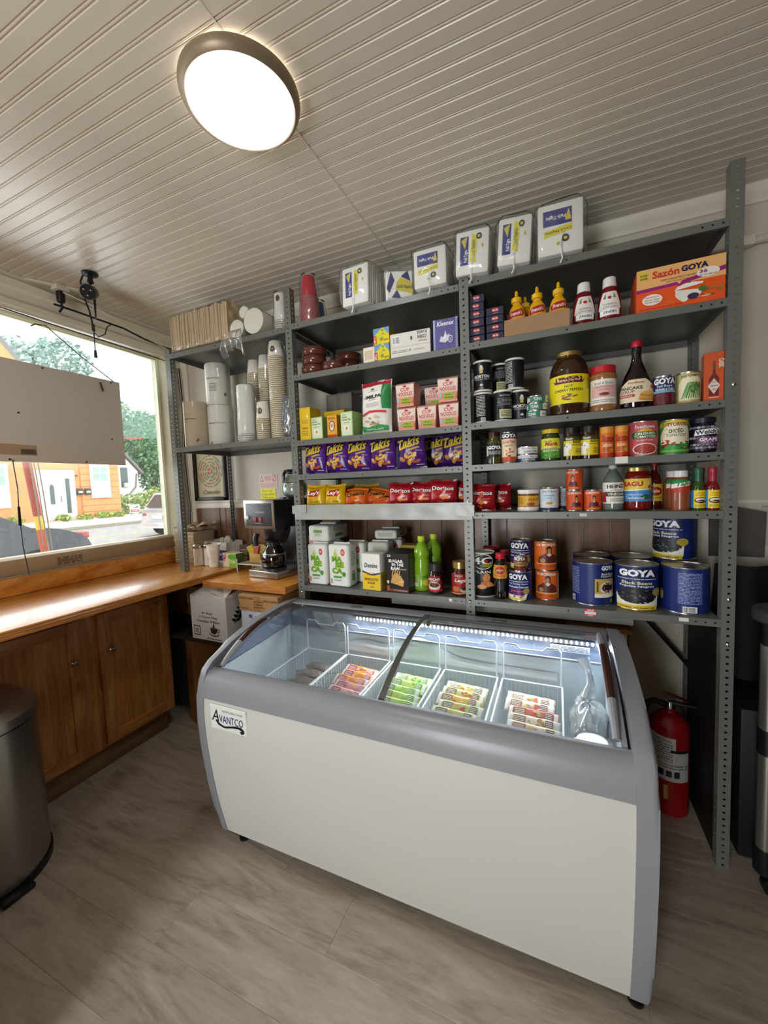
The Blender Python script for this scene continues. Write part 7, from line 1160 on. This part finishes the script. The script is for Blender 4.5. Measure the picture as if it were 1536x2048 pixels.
# cars
def car(lbl, loc, rz, paint, kind):
    t = thing('parked_car', lbl, 'car', loc, rz, None)
    mp_ = M('car_paint_'+paint, paint, .22, .3, var=.04, coat=.8); mg = M('car_glass', '3c464c', .06, var=.1, coat=.5); L = 4.6
    if kind == 'sedan': body = [(0, .35), (.05, .75), (.5, .98), (1.2, 1.02), (3.2, .98), (4.15, .92), (4.5, .74), (4.6, .45), (4.5, .28), (.1, .28)]; cab = [(.7, .96), (1.45, 1.42), (2.5, 1.46), (3.5, .96)]; win = [(1.05, 1.0), (1.6, 1.36), (2.45, 1.39), (3.1, 1.0)]
    else: body = [(0, .45), (.02, .9), (.15, 1.05), (3.2, 1.05), (4.3, .98), (4.6, .75), (4.6, .4), (.1, .32)]; cab = [(.1, 1.03), (.45, 1.62), (2.4, 1.66), (3.4, 1.03)]; win = [(.5, 1.08), (.75, 1.52), (2.3, 1.56), (2.95, 1.08)]
    def loft(poly, w0, w1, mat, nm, par=None):
        zs = [p[1] for p in poly]; za, zb = min(zs), max(zs); f = lambda z: (w0+(w1-w0)*(z-za)/(zb-za))/2; n = len(poly); m = MB()
        m.add([(-f(z), y, z) for y, z in poly]+[(f(z), y, z) for y, z in poly], [(i, (i+1) % n, n+(i+1) % n, n+i) for i in range(n)]+[tuple(range(n)), tuple(range(2*n-1, n-1, -1))], mat)
        return m.obj(nm, par or t, ang=25)
    bo = loft(sm(body+[body[0]], 4)[:-1], 1.8, 1.7, mp_, 'body'); loft(cab, 1.66, 1.28, mp_, 'cabin')
    for s_ in (-1, 1):
        n = len(win); MB().add([(s_*(.835-.2*(z-1.0)/.6+.012), y, z) for y, z in win], [tuple(range(n))], mg).obj('side_window', t)
        for y in (.78, 3.7):
            MB().lathe([(.0, -.1), (.33, -.1), (.345, -.07), (.345, .07), (.33, .1), (0, .1)], M('tyre', '1c1c1c', .8), 24).xf(Matrix.Translation((s_*.80, y, .345)) @ Matrix.Rotation(math.pi/2, 4, 'Y')).obj('wheel', t)
            MB().lathe([(.0, .101), (.22, .104), (.24, .11), (.2, .115), (0, .118)], m_al, 20).xf(Matrix.Translation((s_*.80, y, .345)) @ Matrix.Rotation(s_*math.pi/2, 4, 'Y')).obj('hubcap', t)
    y0, z0, y1, z1 = (.75, 1.0, 1.4, 1.38) if kind == 'sedan' else (.1, 1.1, .4, 1.55)
    MB().add([(-.7, y0-.02, z0), (.7, y0-.02, z0), (.56, y1-.02, z1), (-.56, y1-.02, z1)], [(0, 1, 2, 3)], mg).obj('rear_window', t)
    y0, z0, y1, z1 = (3.45, 1.0, 2.6, 1.42) if kind == 'sedan' else (3.36, 1.08, 2.5, 1.6)
    MB().add([(-.74, y0+.02, z0), (.74, y0+.02, z0), (.6, y1+.02, z1), (-.6, y1+.02, z1)], [(0, 1, 2, 3)], mg).obj('windscreen', t)
    for s_ in (-.7, .7):
        MB().rbox(s_-.13, s_+.11, .0, .12, .76, .88, P('b85a52', .2), .03).obj('tail_light', t); MB().rbox(s_-.16, s_+.16, 4.42, 4.56, .66, .8, P('e8d9c4', .15), .03).obj('headlight', t)
    MB().rbox(-.26, .26, -.05, -.01, .66, .8, P('e6e6e2'), .01).obj('licence_plate', t); MB().rbox(-.85, .85, -.08, .1, .36, .55, mp_, .04).obj('bumper', t)
    return t
car('black sedan parked close outside the window, its tail to the right', (-8.2, 4.17, .02), math.pi, '2c3036', 'sedan')
car('silver hatchback parked at the far right, seen from behind', (-13.5, 10.0, -.1), .03, 'd0d3d6', 'suv')
car('grey wagon on the driveway beyond the silver car', (-26.4, 20.2, .12), -.15, 'a39d92', 'suv')
# pole, flag, yard sign
t = thing('barrier_pole', 'red pole with a yellow band leaning outside the window', 'pole', (-4.2, 2.04, -.1)); a, b = Vector((0, .06, 0)), Vector((0, -.14, 2.2)); at = lambda k: a+(b-a)*k
for k0, k1, c in ((0, .60, 'c9572e'), (.60, .655, 'e9c23c'), (.655, 1, 'a8402e')): MB().tube([at(k0), at(k1)], .032, P(c, .5), 12).obj('pole_section', t)
for k in range(3): tag(MB().tube([(-4.1, 1.88+.03*k, 2.1), (-4.12, 1.93+.03*k, 1.5), (-4.14, 1.97+.03*k, .9)], .005, P('8a7a6a'), 5).obj('guy_rope'), ['leftmost thin rope beside the red pole', 'middle thin rope beside the red pole', 'rope nearest the red pole'][k], 'rope')
t = thing('cloth_flag', 'grey-green cloth flag with a red edge outside the window', 'flag', (-4.2, 2.72, 2.1))
MB().grid(lambda u, v: (.03*math.sin(5*u+2*v), .55*u+.02*v, .34*v*(1-.25*u)+.06*u-.02*math.sin(3*u)), 20, 8, film('flag_cloth', '7f9a8c', .0, .42, .5, .05)).obj('cloth', t, ang=80); MB().tube([(0, .56, .33), (1.25, .6, .4)], .012, P('b9b2a4'), 8).obj('flag_bracket', t); MB().tube([(.01, 0, .0), (.03, .14, -.0), (.02, .27, .02)], .006, P('c9584a'), 6).tube([(0, .02, .345), (.02, .3, .33), (.02, .55, .3)], .005, P('c9a89a'), 6).obj('red_edge', t)
t = thing('yard_sign', 'small red and white yard sign on the verge', 'sign', (-23.0, 15.6, .15), 0); MB().box(-.01, .01, -.3, .3, .25, .75, P('efece6', .5)).obj('board', t); MB().tube([(0, -.25, 0), (0, -.25, .3)], .015, m_blk, 6).obj('stake', t); MB().tube([(0, .25, 0), (0, .25, .3)], .015, m_blk, 6).obj('stake', t)
label(t, plane_x(.01, 0, .25, 1), .6, .5, [R(-.9, .1, .9, .42, 'c9483c'), G([(-.7, .55), (.1, .7), (.7, .85), (.6, .62)], '3a3a44'), lines(-.6, .6, .15, .38, 2, 'f4e4dc')], 'print', 1, .002, .001)
t = thing('stop_sign', 'red road sign far behind the parked cars', 'sign', (-44, 35.5, .1)); MB().tube([(0, 0, 0), (0, 0, 3.2)], .05, P('8a8a86'), 6).obj('sign_post', t); MB().lathe([(0, -.03), (.42, -.03), (.42, .03), (0, .03)], P('c0323a'), 8).xf(Matrix.Translation((.1, 0, 3.1)) @ Matrix.Rotation(math.pi/2, 4, 'Y')).obj('sign_plate', t)
